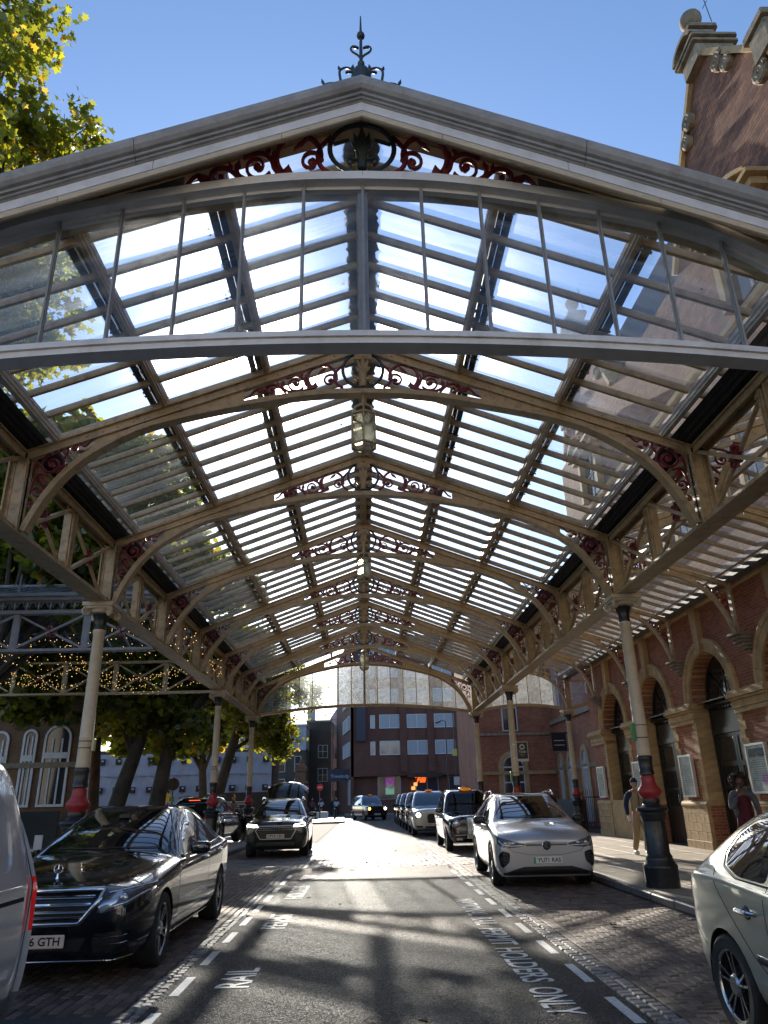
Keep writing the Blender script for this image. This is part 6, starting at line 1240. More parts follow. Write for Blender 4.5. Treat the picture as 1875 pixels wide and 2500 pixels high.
def head(parent,c,m,face=(0,-1,0),tilt=0,h=.235):
    """head with brow, eye sockets, nose, lips, chin and ears, facing 'face'"""
    f=Vector(face).normalized(); yaw=math.atan2(-f.x,-f.y) if False else math.atan2(f.x,-f.y); M=Matrix.Translation(c)@Matrix.Rotation(yaw,4,'Z')@Matrix.Rotation(tilt,4,'X')
    q=MB().ell((0,0,0),(1,1,1),24,18); V=[]
    for x,y,z in q.v:
        X,Y,Z=x*.076,y*.096,z*.118
        if Z<0: k=1-.38*(-Z/.118)**1.6; X*=k; Y=Y*(1-.22*(-Z/.118)**2) if Y>0 else Y*(1-.06*(-Z/.118))
        if Y<0:
            g=lambda cx,cz,sx,sz:math.exp(-((X-cx)/sx)**2-((Z-cz)/sz)**2)
            Y-=.020*g(0,-.028,.012,.022)+.006*g(0,.0,.009,.02)+.006*g(0,-.062,.022,.008)+.008*g(0,-.098,.022,.014)+.004*g(0,.032,.045,.010)
            Y+=.010*(g(.031,.008,.017,.012)+g(-.031,.008,.017,.012))
        V.append((X,Y,Z))
    o=MB().add(V,q.f).build('head',m,parent,smooth=True); o.matrix_local=M
    for s in (1,-1):
        MB().ell((s*.078,.012,-.005),(.010,.02,.032)).build('ear',m,o,smooth=True); MB().ell((s*.031,-.0795,.008),(.012,.008,.007)).build('eye',mat('eye_dark',(.03,.025,.02),.2),o,smooth=True); MB().ell((s*.031,-.088,.027),(.016,.005,.004)).build('eyebrow',HAIR,o)
    MB().ell((0,-.089,-.062),(.022,.006,.007)).build('lips',mat('lip_skin',(.25,.09,.07),.5),o,smooth=True); return o
# man in cap and gilet, walking towards us
pm=thing('person','person in navy cap and tan gilet walking beside the near iron column','person',(6.86,19.7,.12),R(4))
V=[(0,0,.94),(0,-.01,1.12),(0,-.01,1.32),(0,.0,1.47),(0,-.01,1.55),(.16,.0,1.44),(-.16,.0,1.44),(.095,0,.90),(.11,-.14,.50),(.10,-.02,.10),(-.095,0,.90),(-.10,-.02,.49),(-.11,.20,.12)]
E_=[(0,1),(1,2),(2,3),(3,4),(3,5),(3,6),(0,7),(7,8),(8,9),(0,10),(10,11),(11,12)]
bd=skin_body('body',V,E_,[(.155,.115),(.14,.10),(.16,.11),(.10,.085),.055,(.07,.07),(.07,.07),(.098,.10),.068,.048,(.098,.10),.068,.048],SKIN1,0,2,pm)
tr=skin_body('trousers',[(0,0,.98),(0,0,.90),(.095,0,.86),(.11,-.14,.50),(.10,-.03,.08),(-.095,0,.86),(-.10,-.02,.49),(-.11,.19,.10)],[(0,1),(1,2),(2,3),(3,4),(1,5),(5,6),(6,7)],[(.175,.13),(.17,.13),(.115,.12),.088,.075,(.115,.12),.088,.072],KHAKI,0,2,pm)
gl_=skin_body('gilet',[(0,0,.96),(0,-.01,1.14),(0,-.01,1.34),(0,0,1.44),(.13,0,1.43),(-.13,0,1.43),(0,0,1.51)],[(0,1),(1,2),(2,3),(3,4),(3,5),(3,6)],[(.185,.14),(.18,.135),(.195,.14),(.15,.11),(.085,.085),(.085,.085),(.075,.075)],GILET,0,2,pm)
for s,(el,wr) in ((1,((.27,.03,1.16),(.25,-.10,.93))),(-1,((-.275,.02,1.16),(-.29,-.06,.92)))):
    skin_body('sleeve',[(s*.06,0,1.41),(s*.17,0,1.42),(s*.235,.01,1.33),el,wr],[(0,1),(1,2),(2,3),(3,4)],[.09,.092,.078,.066,.05],CAPM,0,2,pm); w=Vector(wr); d=(w-Vector(el)).normalized(); hand(pm,'hand',w+d*.05,d,(s,0,0),SKIN1)
head(pm,(0,-.02,1.655),SKIN1); cp=MB(); q=MB().ell((0,0,0),(1,1,1),20,12); cp.add([(x*.088,y*.108-.0,max(z,-.05)*.11+1.70) for x,y,z in q.v],q.f); cp.prism([(-.07,-.10),(-.06,-.155),(-.03,-.18),(.03,-.18),(.06,-.155),(.07,-.10)],1.695,1.708,'xy'); cp.build('cap',CAPM,pm,smooth=R(50))
for s,y in ((.10,-.06),(-.11,.16)): sh=MB(); q=MB().ell((0,0,0),(1,1,1),14,10); sh.add([(s+x*.05,y+yy*.14-.03,max(z,-.6)*.06+.045) for x,yy,z in q.v],q.f); sh.build('shoe',SHOE,pm,smooth=True)
zp=MB(); zp.beam((0,-.165,1.0),(0,-.155,1.42),.018,.01,(0,1,0)); zp.build('zip',DARKC,pm); cup=MB(); cup.lathe([(.03,-.05),(.038,.06)],12,(-.30,-.14,.83)); cup.build('paper_cup',mat('white_cup',(.75,.74,.7),.6),pm)
# woman with curly hair on the phone
pw=thing('person','person with big curly hair in maroon dress and grey cardigan, on the phone','person',(7.72,15.85,.12),R(-10))
bd=skin_body('body',[(0,0,.90),(0,-.01,1.08),(0,-.01,1.26),(0,0,1.40),(0,-.01,1.49),(.15,0,1.37),(-.15,0,1.37),(.085,0,.86),(.09,-.03,.48),(.09,0,.08),(-.085,0,.86),(-.09,-.02,.48),(-.09,.02,.08)],E_,[(.15,.12),(.125,.10),(.145,.11),(.09,.08),.048,(.065,.06),(.065,.06),(.09,.095),.06,.042,(.09,.095),.06,.042],SKIN2,0,2,pw)
skin_body('dress',[(0,0,.42),(0,0,.70),(0,0,.92),(0,-.01,1.08),(0,-.012,1.26),(0,0,1.37)],[(i,i+1) for i in range(5)],[(.25,.22),(.215,.18),(.185,.145),(.15,.12),(.165,.13),(.11,.09)],MARC,0,2,pw)
cdg=skin_body('cardigan',[(0,.035,.84),(0,.03,1.1),(0,.02,1.28),(0,.015,1.40),(.12,.01,1.39),(-.12,.01,1.39)],[(0,1),(1,2),(2,3),(3,4),(3,5)],[(.235,.15),(.205,.13),(.205,.125),(.13,.09),(.095,.085),(.095,.085)],GREYC,0,2,pw)
skin_body('dress_front',[(0,-.06,.80),(0,-.055,1.08),(0,-.06,1.24),(0,-.045,1.36)],[(0,1),(1,2),(2,3)],[(.15,.13),(.125,.11),(.135,.11),(.08,.07)],MARC,0,2,pw)
skin_body('sleeve',[(-.05,.01,1.37),(-.16,.0,1.385),(-.215,-.03,1.30),(-.27,-.11,1.08),(-.15,-.18,1.31)],[(0,1),(1,2),(2,3),(3,4)],[.085,.085,.075,.066,.05],GREYC,0,2,pw); hand(pw,'hand',(-.105,-.15,1.42),(.25,.12,.9),(-.9,-.3,0),SKIN2,1,.5); ph=MB().cbox(-.006,.006,-.035,.035,0,.15,.004); ph.build('phone',DARKC,pw).matrix_local=Matrix.Translation((-.088,-.09,1.45))@Matrix.Rotation(R(20),4,'Y')
skin_body('sleeve',[(.05,.01,1.37),(.16,0,1.385),(.225,0,1.29),(.275,.0,1.08),(.24,-.13,.91)],[(0,1),(1,2),(2,3),(3,4)],[.085,.085,.075,.066,.05],GREYC,0,2,pw); hand(pw,'hand',(.235,-.18,.86),(-.05,-.5,-.75),(1,0,0),SKIN2,1,.9)
bg_=thing('tote_bag','red tote bag with white lettering hanging from the woman\'s arm','bag',(8.02,15.62,.74),R(-10)); b=MB(); b.cbox(-.16,.16,-.06,.06,0,.36,.03); b.build('bag_body',REDB,bg_); b=MB(); b.tube([(-.1,-.04,.35),(-.09,-.03,.55),(.09,-.03,.55),(.1,-.04,.35)],.012,5); b.build('bag_handle',REDB,bg_); place('lettering',text_mesh('CDC',.13,mat('white_print'),.002),bg_,(0,-.066,.2),(pi/2,0,0))
head(pw,(0,-.02,1.60),SKIN2,(-.1,-1,0)); rh=random.Random(5); hr=MB()
for i in range(420):
    t=rh.uniform(0,2*pi); ph_=math.acos(rh.uniform(-.75,1)); v=Vector((sin(ph_)*cos(t),sin(ph_)*sin(t),cos(ph_)))
    if v.y<-.45 and v.z<.45: continue
    r=rh.uniform(.10,.205); c=Vector((0,.01,1.64))+Vector((v.x*r,v.y*r,v.z*r*.92)); hr.ell(c,(rh.uniform(.012,.026),)*3,5,4)
q=MB().ell((0,0,0),(1,1,1),18,12); hr.add([(x*.15,max(y,-.35)*.13+.03,1.65+z*.135) for x,y,z in q.v],q.f); hr.build('hair',HAIR,pw,smooth=True)
# far pedestrians
def far_person(x,y,top,legs,label,s=1,rz=0):
    t=thing('person',label,'person',(x,y,.12 if y<52 else -.004),rz,group='people at the far junction')
    skin_body('body',[(0,0,.92),(0,0,1.12),(0,0,1.32),(0,0,1.45),(0,0,1.56),(.17,0,1.40),(.25,.02,1.12),(.22,-.06,.86),(-.17,0,1.40),(-.25,.02,1.12),(-.22,-.06,.86),(.09,0,.86),(.10,-.08*s,.48),(.10,-.02,.06),(-.09,0,.86),(-.10,.06*s,.48),(-.10,.14,.06)],[(0,1),(1,2),(2,3),(3,4),(3,5),(5,6),(6,7),(3,8),(8,9),(9,10),(0,11),(11,12),(12,13),(0,14),(14,15),(15,16)],[(.15,.11),(.14,.1),(.17,.12),(.09,.08),.05,.07,.055,.04,.07,.055,.04,.09,.065,.05,.09,.065,.05],legs,0,1,t)
    skin_body('top',[(0,0,.90),(0,0,1.14),(0,0,1.34),(0,0,1.44),(.17,0,1.41),(.26,.02,1.12),(-.17,0,1.41),(-.26,.02,1.12)],[(0,1),(1,2),(2,3),(3,4),(4,5),(3,6),(6,7)],[(.18,.13),(.17,.125),(.19,.13),(.11,.09),.075,.065,.075,.065],top,0,1,t); head(t,(0,-.01,1.66),SKIN1); h=MB(); h.ell((0,.02,1.71),(.085,.10,.08)); h.build('hair',HAIR,t,smooth=True); return t
far_person(-4.35,77.5,mat('pale_shirt',(.55,.56,.6),.8),DARKC,'person in pale shirt standing at the no-entry sign')
far_person(-2.85,78.0,mat('pale_green_top',(.42,.50,.46),.8),DARKC,'person in pale green top walking by the hotel corner',-1); far_person(-3.3,79.2,DARKC,DARKC,'dark-clothed person beside the one in the pale green top'); far_person(-5.3,79,mat('maroon_top',(.25,.04,.05),.8),DARKC,'person in maroon top behind the raised tailgate',-1)
far_person(-6.15,36.6,mat('tan_top',(.25,.18,.10),.8),DARKC,'person in tan top walking past the striped hoarding',1,R(70))
q_=far_person(8.0,33.5,DARKC,DARKC,'person hidden behind the silver crossover, only the head showing'); q_.scale=(.93,.93,.93)
# ================================================================ street furniture and fixings
ne=thing('no_entry_sign','round red no-entry sign on a pole at the far junction','road sign',(-3.9,67.5,.125)); MB().lathe([(.045,0),(.045,2.5)],8).build('pole',BLACKP,ne); d=MB().lathe([(.29,0),(.29,.02),(.28,.025)],28).build('disc',mat('sign_red',(.62,.02,.03),.4),ne); d.matrix_local=Matrix.Translation((0,-.05,2.5))@Matrix.Rotation(pi/2,4,'X'); MB().box(-.2,.2,-.085,-.078,2.45,2.55).build('white_bar',mat('white_print',(.8,.8,.8),.5),ne)
for i,(x,y,lab) in enumerate(((-2.5,64.5,'black bollard on the kerb build-out nearest the roadway'),(-4.2,66.5,'black bollard beside the no-entry sign'))):
    t=thing('bollard',lab,'bollard',(x,y,.125),group='bollards at the junction'); MB().lathe([(.10,0),(.10,.15),(.075,.2),(.065,.85),(.085,.88),(.085,.93),(.05,1.0),(.02,1.02)],12).build('body',BLACKP,t,smooth=R(40)); MB().lathe([(.069,.74),(.068,.80)],12,cap=False).build('band',mat('white_print'),t)
bx=thing('orange_cone','orange traffic cylinder by the white barrier','cone',(-4.2,75.5,.0)); MB().lathe([(.12,0),(.12,.05),(.07,.06),(.06,.8),(.04,.82)],12).build('body',mat('cone_orange',(.75,.16,.04),.5),bx)
br=thing('barrier','low white plastic barrier at the far junction','barrier',(-4.0,69.0,.125)); MB().cbox(-1.1,.75,-.18,.18,0,.5,.06).build('body',mat('pale_plastic',(.6,.6,.62),.5),br)
# taxi sign on the middle right-hand column
ts=thing('taxi_sign','black rectangular Taxis sign with white border fixed to the middle column','sign',(5.05,yk(5)-.12,2.58)); MB().cbox(-.19,.19,-.02,.02,0,.60,.005).build('plate',mat('white_print'),ts); MB().box(-.165,.165,-.026,-.021,.075,.575).build('face',mat('sign_black',(.015,.017,.02),.35),ts)
dsc=MB(); dsc.lathe([(.085,0),(.085,.004)],24); r=dsc.build('symbol_disc',mat('white_print'),ts); r.matrix_local=Matrix.Translation((0,-.027,.44))@Matrix.Rotation(pi/2,4,'X'); s=MB(); s.prism([(-.05,-.035),(.05,-.035),(.05,.0),(.03,.035),(-.03,.035),(-.05,.0)],.0045,.007,'xy'); s.build('taxi_symbol',mat('sign_black'),r)
place('lettering',text_mesh('Taxis',.11,mat('white_print'),.001,bold=.002),ts,(0,-.028,.295),(pi/2,0,0)); place('small_lettering',text_mesh('Please queue',.035,mat('white_print'),.001),ts,(0,-.028,.215),(pi/2,0,0)); place('small_lettering',text_mesh('this side',.035,mat('white_print'),.001),ts,(0,-.028,.165),(pi/2,0,0)); MB().box(-.30,-.19,-.01,.01,.5,.53).build('bracket',SILV,ts); MB().box(-.30,-.19,-.01,.01,.08,.11).build('bracket',SILV,ts)
def band_box(x,y,z,w,h,m,label,side=1,dx=.14):
    t=thing('fixing_box',label,'sign',(x,y,z),group='small plates strapped to the columns'); MB().cbox(dx-w/2,dx+w/2,-.05,.05,0,h,.01).build('plate',m,t); b=MB(); [b.lathe([(.117,zz),(.117,zz+.015)],20,cap=False) for zz in (.04,h-.05)]; b.build('strap',TRIM,t)
GRN=mat('green_plate',(.06,.25,.08),.5); YEL=mat('cream_yellow_plate',(.55,.52,.30),.6)
band_box(4.805,yk(2),2.40,.06,.30,GRN,'narrow green plate strapped to the near right-hand column',1,-.14); band_box(4.805,yk(5),1.98,.06,.3,GRN,'narrow green plate strapped to the column with the taxi sign',1,-.14); band_box(-4.805,yk(2),2.42,.05,.2,YEL,'small cream plate strapped to the near left-hand column'); band_box(-4.805,yk(5),2.50,.1,.16,mat('white_print'),'small white box strapped to the second left-hand column')
# loudspeakers on the right girder
for i,(k,f,lab) in enumerate(((2,.28,'black loudspeaker under the right girder, nearest of the three'),(3,.2,'black loudspeaker under the right girder, middle of the three'),(4,.25,'black loudspeaker under the right girder, farthest of the three'))):
    t=thing('loudspeaker',lab,'loudspeaker',(5.02,yk(k)+f*PITCHY,5.35),group='loudspeakers on the girder'); s=MB(); s.lathe([(.06,-.16),(.10,-.12),(.19,.10),(.20,.13),(.17,.13),(.07,.0)],18); r=s.build('horn',BLACKP,t,smooth=R(40)); r.rotation_euler=(R(70),0,R(20)); MB().beam((0,0,.05),(0,.05,.5),.03,.03).build('bracket',BLACKP,t)
# two posted sign poles in the square
for i,(x,y,lab) in enumerate(((-10.3,41,'dark pole carrying a yellow plate among the tree trunks'),(-9.6,39,'round-topped sign pole seen from behind beneath the trees'))):
    t=thing('sign_pole',lab,'pole',(x,y,.12)); MB().lathe([(.035,0),(.03,2.7)],8).build('pole',BLACKP,t)
    if i: d=MB().lathe([(.30,0),(.30,.02)],20).build('disc',BLACKP,t); d.matrix_local=Matrix.Translation((0,.03,2.35))@Matrix.Rotation(pi/2,4,'X'); MB().box(-.12,.12,-.06,-.04,1.55,1.75).build('plate',mat('green_plate'),t)
    else: MB().box(-.1,.1,-.06,-.04,1.5,1.95).build('plate',mat('amber_plate',(.6,.4,.05),.5),t)
# ================================================================ white side canopy on the left, with light strings
WIRON=mat('white_iron_paint',(.30,.31,.33),.5,noise=(4,.2),dirt=(6,(.2,.2,.2),.5))
sc_=thing('side_canopy','white iron side canopy with lattice girders branching off to the left','canopy')
def xgirder(Y,z0,z1,x0,x1,step,m,crest):
    g=D.objects.new('lattice_girder',None); COL.objects.link(g); g.parent=sc_; b=MB(); b.box(x0,x1,Y-.13,Y+.13,z0-.06,z0); b.box(x0,x1,Y-.1,Y+.1,z1,z1+.06); b.build('chords',m,g)
    n=int(round((x1-x0)/step))
    for i in range(n+1):
        x=x0+i*(x1-x0)/n; MB().box(x-.07,x+.07,Y-.05,Y+.05,z0+.002,z1-.002).build('post',m,g)
        if i<n:
            e=x+(x1-x0)/n; MB().beam((x+.07,Y-.02,z0+.04),(e-.07,Y-.02,z1-.04),.05,.06,(0,1,0)).build('brace',m,g); MB().beam((x+.07,Y+.03,z1-.04),(e-.07,Y+.03,z0+.04),.05,.06,(0,1,0)).build('brace',m,g); place('boss',M_boss,g,((x+e)/2,Y,(z0+z1)/2))
    if crest:
        c=MB(); c.box(x0,x1,Y-.22,Y+.1,z1+.30,z1+.38); c.box(x0,x1,Y-.30,Y+.1,z1+.381,z1+.46); c.box(x0,x1,Y-.1,Y+.1,z1+.061,z1+.085); c.build('cornice',m,g)
        for i in range(int((x1-x0)/.28)):
            x=x0+.14+i*.28; q=MB(); scroll(q,[(x-.1,z1+.28),(x-.06,z1+.14),(x,z1+.28),(x+.06,z1+.14),(x+.1,z1+.28)],(.012,.012),Y-.12,.008); leaf(q,(x,z1+.28),(x,z1+.08),.03,Y-.12,.008); q.build('cresting_leaf',m,g)
ya,yb_=yk(3)+.25,yk(5)
xgirder(ya,4.98,5.82,-13.2,-4.95,1.65,WIRON,True); xgirder(yb_,5.0,5.95,-13.2,-4.95,1.65,CREAM,False)
ym=(ya+yb_)/2; hs2=(yb_-ya)/2; rs=1.25/hs2
M_rib3=MB().box(-13.2,-4.95,-.03,.03,0,.05)
rb=MB(); [rb.box(-13.2,-4.95,ym+s*hs2*f-.03,ym+s*hs2*f+.03,6.3+1.25*(1-f)-.05,6.3+1.25*(1-f)) for s in (1,-1) for f in (.33,.66)]; rb.box(-13.2,-4.95,ym-.06,ym+.06,7.5,7.62); rb.build('purlin_rails',WIRON,sc_)
br_=MB(); Ls=math.hypot(hs2,1.25); 
M_sb=MB().box(-.025,.025,0,Ls,-.03,.03).mesh('glazing_bar',WIRON); M_sp_=MB().add([(.03,0,.03),(.57,0,.03),(.57,Ls,.03),(.03,Ls,.03)],[(0,1,2,3)]).mesh('roof_pane',ROOFGLASS,fix=False); an=math.atan2(1.25,hs2)
for i in range(14):
    x=-13.2+i*.6
    for s in (1,-1):
        for nm,me in (('glazing_bar',M_sb),('roof_pane',M_sp_)): o=place(nm,me,sc_,(x if s>0 else x+(.6 if nm=='roof_pane' else 0),ya if s>0 else yb_,6.32),(an,0,0 if s>0 else pi))
f=MB(); scroll(f,[(0,0),(0,.45)],(.03,.008),0,.02); [scroll(f,[(0,.1),(s*.1,.22),(s*.16,.12)],(.02,.012),0,.015) for s in (1,-1)]; f.build('acroterion',WIRON,sc_).location=(-8.25,ya-.15,6.32)
# fairy lights
FL=mat('warm_fairy_light',(1,.75,.35),.5,emit=((1,.60,.18),1.6)); WIRE=mat('dark_wire',(.02,.02,.02),.7)
fs=thing('fairy_lights','warm fairy lights draped in swags under the left side canopy','string lights'); fb=MB(); fw=MB(); fr_=random.Random(21)
for j in range(13):
    y=lerp(ya+.4,yb_-.2,fr_.random()); xa=-12.8+fr_.random()*2; xb=-5.1-fr_.random()*.4; za=5.45+fr_.uniform(-.2,.25); zb_=5.4+fr_.uniform(-.3,.5); sag=fr_.uniform(.25,1.0); pts=[]
    n=56
    for i in range(n+1):
        t=i/n; k=abs(math.sin(t*pi*(2 if j%3 else 1))); p=(lerp(xa,xb,t)+fr_.uniform(-.05,.05),y+fr_.uniform(-.25,.25),lerp(za,zb_,t)-sag*k*.55+fr_.uniform(-.05,.05)); pts.append(p); fb.ell(p,(.0085,.0085,.0085),4,3) if fr_.random()<.8 else None
    fw.tube(pts,.0025,3,False)
for k in range(9):
    for i in range(16): p=(-4.85+fr_.uniform(-.1,.25),ya+k*.9+fr_.uniform(-.2,.2),5.15+i*.05); fb.ell(p,(.010,.010,.010),4,3) if fr_.random()<.6 else None
tag(fb.build('bulbs',FL,fs,fix=False),kind='stuff'); fw.build('wires',WIRE,fs,fix=False)
# ================================================================ buildings beyond
def window(parent,c,w,h,frame,glass,nx=(1,0,0),depth=.08,cols=2,rows=1,name='window',fw=.07):
    """window on a wall: c = centre of its sill line, nx = horizontal direction along the wall; its normal faces -y rotated by nx"""
    u=Vector(nx).normalized(); nrm=Vector((u.y,-u.x,0)); M=Matrix(((u.x,nrm.x,0),(u.y,nrm.y,0),(0,0,1)))
    o=D.objects.new(name,None); COL.objects.link(o); o.parent=parent; o.location=c; o.rotation_euler=(0,0,math.atan2(u.y,u.x))
    f=MB(); f.box(-w/2,-w/2+fw,-depth,.02,0,h); f.box(w/2-fw,w/2,-depth,.02,0,h); f.box(-w/2+fw,w/2-fw,-depth,.02,0,fw); f.box(-w/2+fw,w/2-fw,-depth,.02,h-fw,h)
    for i in range(1,cols): x=-w/2+w*i/cols; f.box(x-fw/2,x+fw/2,-depth*.9,.018,fw,h-fw)
    for j in range(1,rows): z=h*j/rows; f.box(-w/2+fw,w/2-fw,-depth*.88,.016,z-fw*.35,z+fw*.35)
    f.build('frame',frame,o); MB().box(-w/2+fw*.5,w/2-fw*.5,-.02,.01,fw*.5,h-fw*.5).build('pane',glass,o); return o
WFR=mat('white_window_frame',(.62,.62,.62),.5); SKYPANE=mat('reflecting_pane',(.10,.13,.17),.06,spec=1.0); CURT=mat('curtained_pane',(.34,.36,.40),.35,noise=(9,.3)); DARKP=mat('unlit_pane',(.03,.035,.045),.08,spec=.7)
DBRICK=brick_mat('hotel_block_brick',(.17,.058,.036),(.12,.042,.028),(.10,.07,.055),stain=.3)
# block facing down the road with ribbon windows
TY=85.0
hb=thing('hotel_block','dark brown brick hotel block with pale windows closing the street','building',(0,TY,0))
wn=D.objects.new('front_wall',None); COL.objects.link(wn); wn.parent=hb
MB().box(-1.5,24,0,14,3.9,19.5).build('upper_wall',DBRICK,wn); MB().box(-1.3,24,.7,14,0,3.899).build('ground_wall',DBRICK,wn)
for i in range(8): MB().box(4.0+i*3.1-.02,4.75+i*3.1,-.22,.02,4.3,19.3).build('brick_rib',DBRICK,wn)
for f_,z in enumerate((6.1,8.95,11.8,14.6,17.2)):
    for i in range(7):
        g=(SKYPANE,CURT,CURT,CURT,SKYPANE,CURT,CURT)[(i+f_)%7]; window(hb,(2.86+i*3.1,-.02,z),2.3,1.5,WFR,g)
    window(hb,(.95,-.02,z),.55,1.45,WFR,SKYPANE,cols=1)
# left flank, set back from the street line
fl3=D.objects.new('flank_wall',None); COL.objects.link(fl3); fl3.parent=hb
a=Vector((-1.5,0,0)); b=Vector((-3.75,18,0)); MB().prism([(a.x,a.y),(a.x+.3,a.y+.0),(b.x+.3,b.y),(b.x,b.y)],0,19.4,'xy').build('brick_wall',DBRICK,fl3)
d=(a-b).normalized()
for z in (6.1,8.95,11.8,14.6):
    for i in range(4): window(hb,tuple(a-d*(1.6+i*2.0)+Vector((-.02,0,z))),1.9,1.55,WFR,CURT if i%2 else SKYPANE,nx=tuple(d),cols=2)
window(hb,tuple(a-d*1.6+Vector((-.02,0,1.0))),1.8,2.6,WFR,DARKP,nx=tuple(d),cols=2)
SGN=mat('navy_sign',(.018,.022,.045),.45); SGT=mat('pale_sign_lettering',(.55,.58,.62),.5)
vsn=thing('hotel_banner_sign','tall navy vertical sign with white lettering on the brown hotel block','sign',(-.35,TY-.55,7.6)); MB().box(-.52,.52,-.18,.18,0,11.4).build('panel',SGN,vsn); MB().box(-.3,.3,.181,.53,2,2.3).build('bracket',SGN,vsn)
me=text_mesh('Travelodge',1.15,SGT,.01); place('lettering',me,vsn,(.08,-.2,7.3),(pi/2,pi/2,0))
hs_=thing('hotel_entrance_sign','navy fascia sign with small white lettering over the hotel entrance','sign',(-2.6,TY+2.2,3.5)); MB().box(-1.6,1.1,-.15,.15,0,1.3).build('panel',SGN,hs_); place('lettering',text_mesh('Travelodge',.5,SGT,.01),hs_,(-.1,-.165,.55),(pi/2,0,0))
# ground floor restaurant
SHOPD=mat('shop_dark',(.015,.013,.014),.4); FR2=mat('grey_shop_frame',(.28,.28,.29),.4)
window(hb,(2.7,.66,1.5),2.6,2.6,FR2,DARKP,cols=1,name='shop_window'); window(hb,(6.9,.66,.6),2.5,3.1,FR2,DARKP,cols=2,name='shop_window'); window(hb,(11.0,.66,1.2),3.4,2.6,FR2,DARKP,cols=3,name='shop_window')
MB().prism([(4.7,3.7),(8.5,3.7),(8.5,4.15),(4.7,4.15)],-.5,.6).build('canopy_fascia',SHOPD,hb)
po=thing('window_poster','bright pink and green poster in the ground floor shop window','poster',(2.75,TY+.5,2.0)); P1=mat('magenta_print',(.55,.10,.38),.5,emit=((.6,.1,.42),.08)); P2=mat('mint_print',(.45,.75,.42),.5,emit=((.45,.75,.42),.08)); P3=mat('cream_print',(.8,.7,.4),.5,noise=(3,.5))
MB().box(-.48,.48,-.02,.02,.7,1.75).build('upper_panel',P1,po); MB().box(-.48,.48,-.02,.02,0,.699).build('lower_panel',P2,po); mb=MB(); mb.ell((.12,-.02,.8),(.3,.02,.26)); mb.ell((-.2,-.02,1.0),(.12,.02,.26)); mb.build('printed_picture',P3,po); place('lettering',text_mesh('NEW',.22,mat('white_print',(.8,.8,.8),.5)),po,(0,-.03,1.58),(pi/2,0,0))
ns=thing('neon_sign','glowing orange neon script sign over the restaurant door','neon sign',(6.2,TY+.3,3.05)); NEON=mat('orange_neon',(.9,.16,.02),.4,emit=((1,.14,.015),.9))
place('lettering',text_mesh('Filli',.72,NEON,.04,1,shear=.25,bold=.02),ns,(0,0,.35),(pi/2,0,0)); MB().tube([(-.65,0,.62),(-.2,0,.72),(.5,0,.7),(.7,0,.66)],[.02,.04,.04,.02],6).build('swash',NEON,ns)
WARM=mat('warm_lamp',(1,.5,.15),.5,emit=((1,.45,.12),.6))
for i,(x,z,s) in enumerate(((5.35,2.6,.22),(5.85,2.15,.22),(5.6,3.0,.2),(10.2,3.2,.22),(11.0,3.15,.2))):
    w=thing('window_lamp',('square amber lamp at left of the neon sign, middle of three','square amber lamp at left of the neon sign, lowest of three','square amber lamp at left of the neon sign, topmost of three','amber square lamp in the shop window right of the neon sign','round amber lamp in the shop window right of the neon sign')[i],'lamp',(x,TY+.55,z),group='amber lamps in the shop windows')
    (MB().cbox(-s,s,-.06,.06,-.18,.18,.04) if i<4 else MB().ell((0,0,0),(.25,.1,.3))).build('lamp_shade',WARM,w)
aw=thing('awning','dark sloping awning over a shop entrance','awning',(11.3,TY-3.0,2.1)); MB().prism([(0,.0),(3.6,1.3),(3.6,1.45),(0,.15)],-1.5,1.5).build('sheet',mat('grey_awning',(.12,.13,.15),.7),aw); MB().beam((3.5,-1.4,-2.1),(3.5,-1.4,1.2),.07,.07).build('post',BLACKP,aw)
# street lamp and sign poles
def lamp_post(x,y,h,label):
    t=thing('street_lamp',label,'street lamp',(x,y,0)); MB().lathe([(.11,0),(.11,1.0),(.075,1.05),(.055,h)],10).build('pole',BLACKP,t); MB().tube([(0,0,h-.05),(-.15,0,h+.05),(-.45,0,h+.02)],.035,6).build('arm',BLACKP,t); MB().prism([(-.4,h+.06),(-1.0,h-.16),(-.75,h-.22),(-.4,h-.06)],-.12,.12).build('lamp_head',BLACKP,t)
lamp_post(7.55,70,8.2,'black street lamp with angular head in front of the hotel block')
pl=thing('sign_pole','tall thin dark pole with small parking plates before the hotel','pole',(8.3,70,0)); MB().lathe([(.06,0),(.05,9.3)],8).build('pole',BLACKP,pl); MB().box(-.22,.3,-.06,-.04,2.6,3.3).build('white_plate',WFR,pl); MB().box(-.25,.2,-.06,-.04,5.1,5.7).build('yellow_plate',mat('yellow_green_plate',(.55,.6,.15),.5),pl)
# old terraces at the left of the hotel
YB=brick_mat('sooty_yellow_brick',(.13,.10,.07),(.10,.075,.055),(.08,.065,.05)); STUC=mat('grey_white_stucco',(.48,.48,.50),.8,noise=(2,.15)); SASH=mat('white_sash',(.6,.6,.6),.5)
t1=thing('terrace_house','brown brick house with chimney stack left of the hotel','house',(-4.7,104,0)); MB().box(-3.2,.2,0,9,0,11.6).build('wall',YB,t1); MB().box(-3.3,.3,-.1,9,11.6,11.9).build('parapet',LEAD,t1)
c=MB(); c.box(-3.2,-2.2,1,3,11.9,14.4); [c.lathe([(.13,14.4),(.11,15.1)],8,(-3.0+i*.32,2,0)) for i in range(3)]; c.build('chimney',STUC,t1)
for z in (3.9,6.9): window(t1,(-.95,-.02,z),1.3,1.7,SASH,DARKP,cols=2,rows=2)
t2=thing('stucco_house','narrow white stucco house front between brick house and hotel','house',(-3.6,110,0)); MB().box(-1.0,1.4,0,8,0,12.6).build('wall',STUC,t2); MB().prism([(-1.4,12.6),(1.6,12.6),(1.4,14.3),(.2,14.9)],-.3,6).build('pediment',STUC,t2)
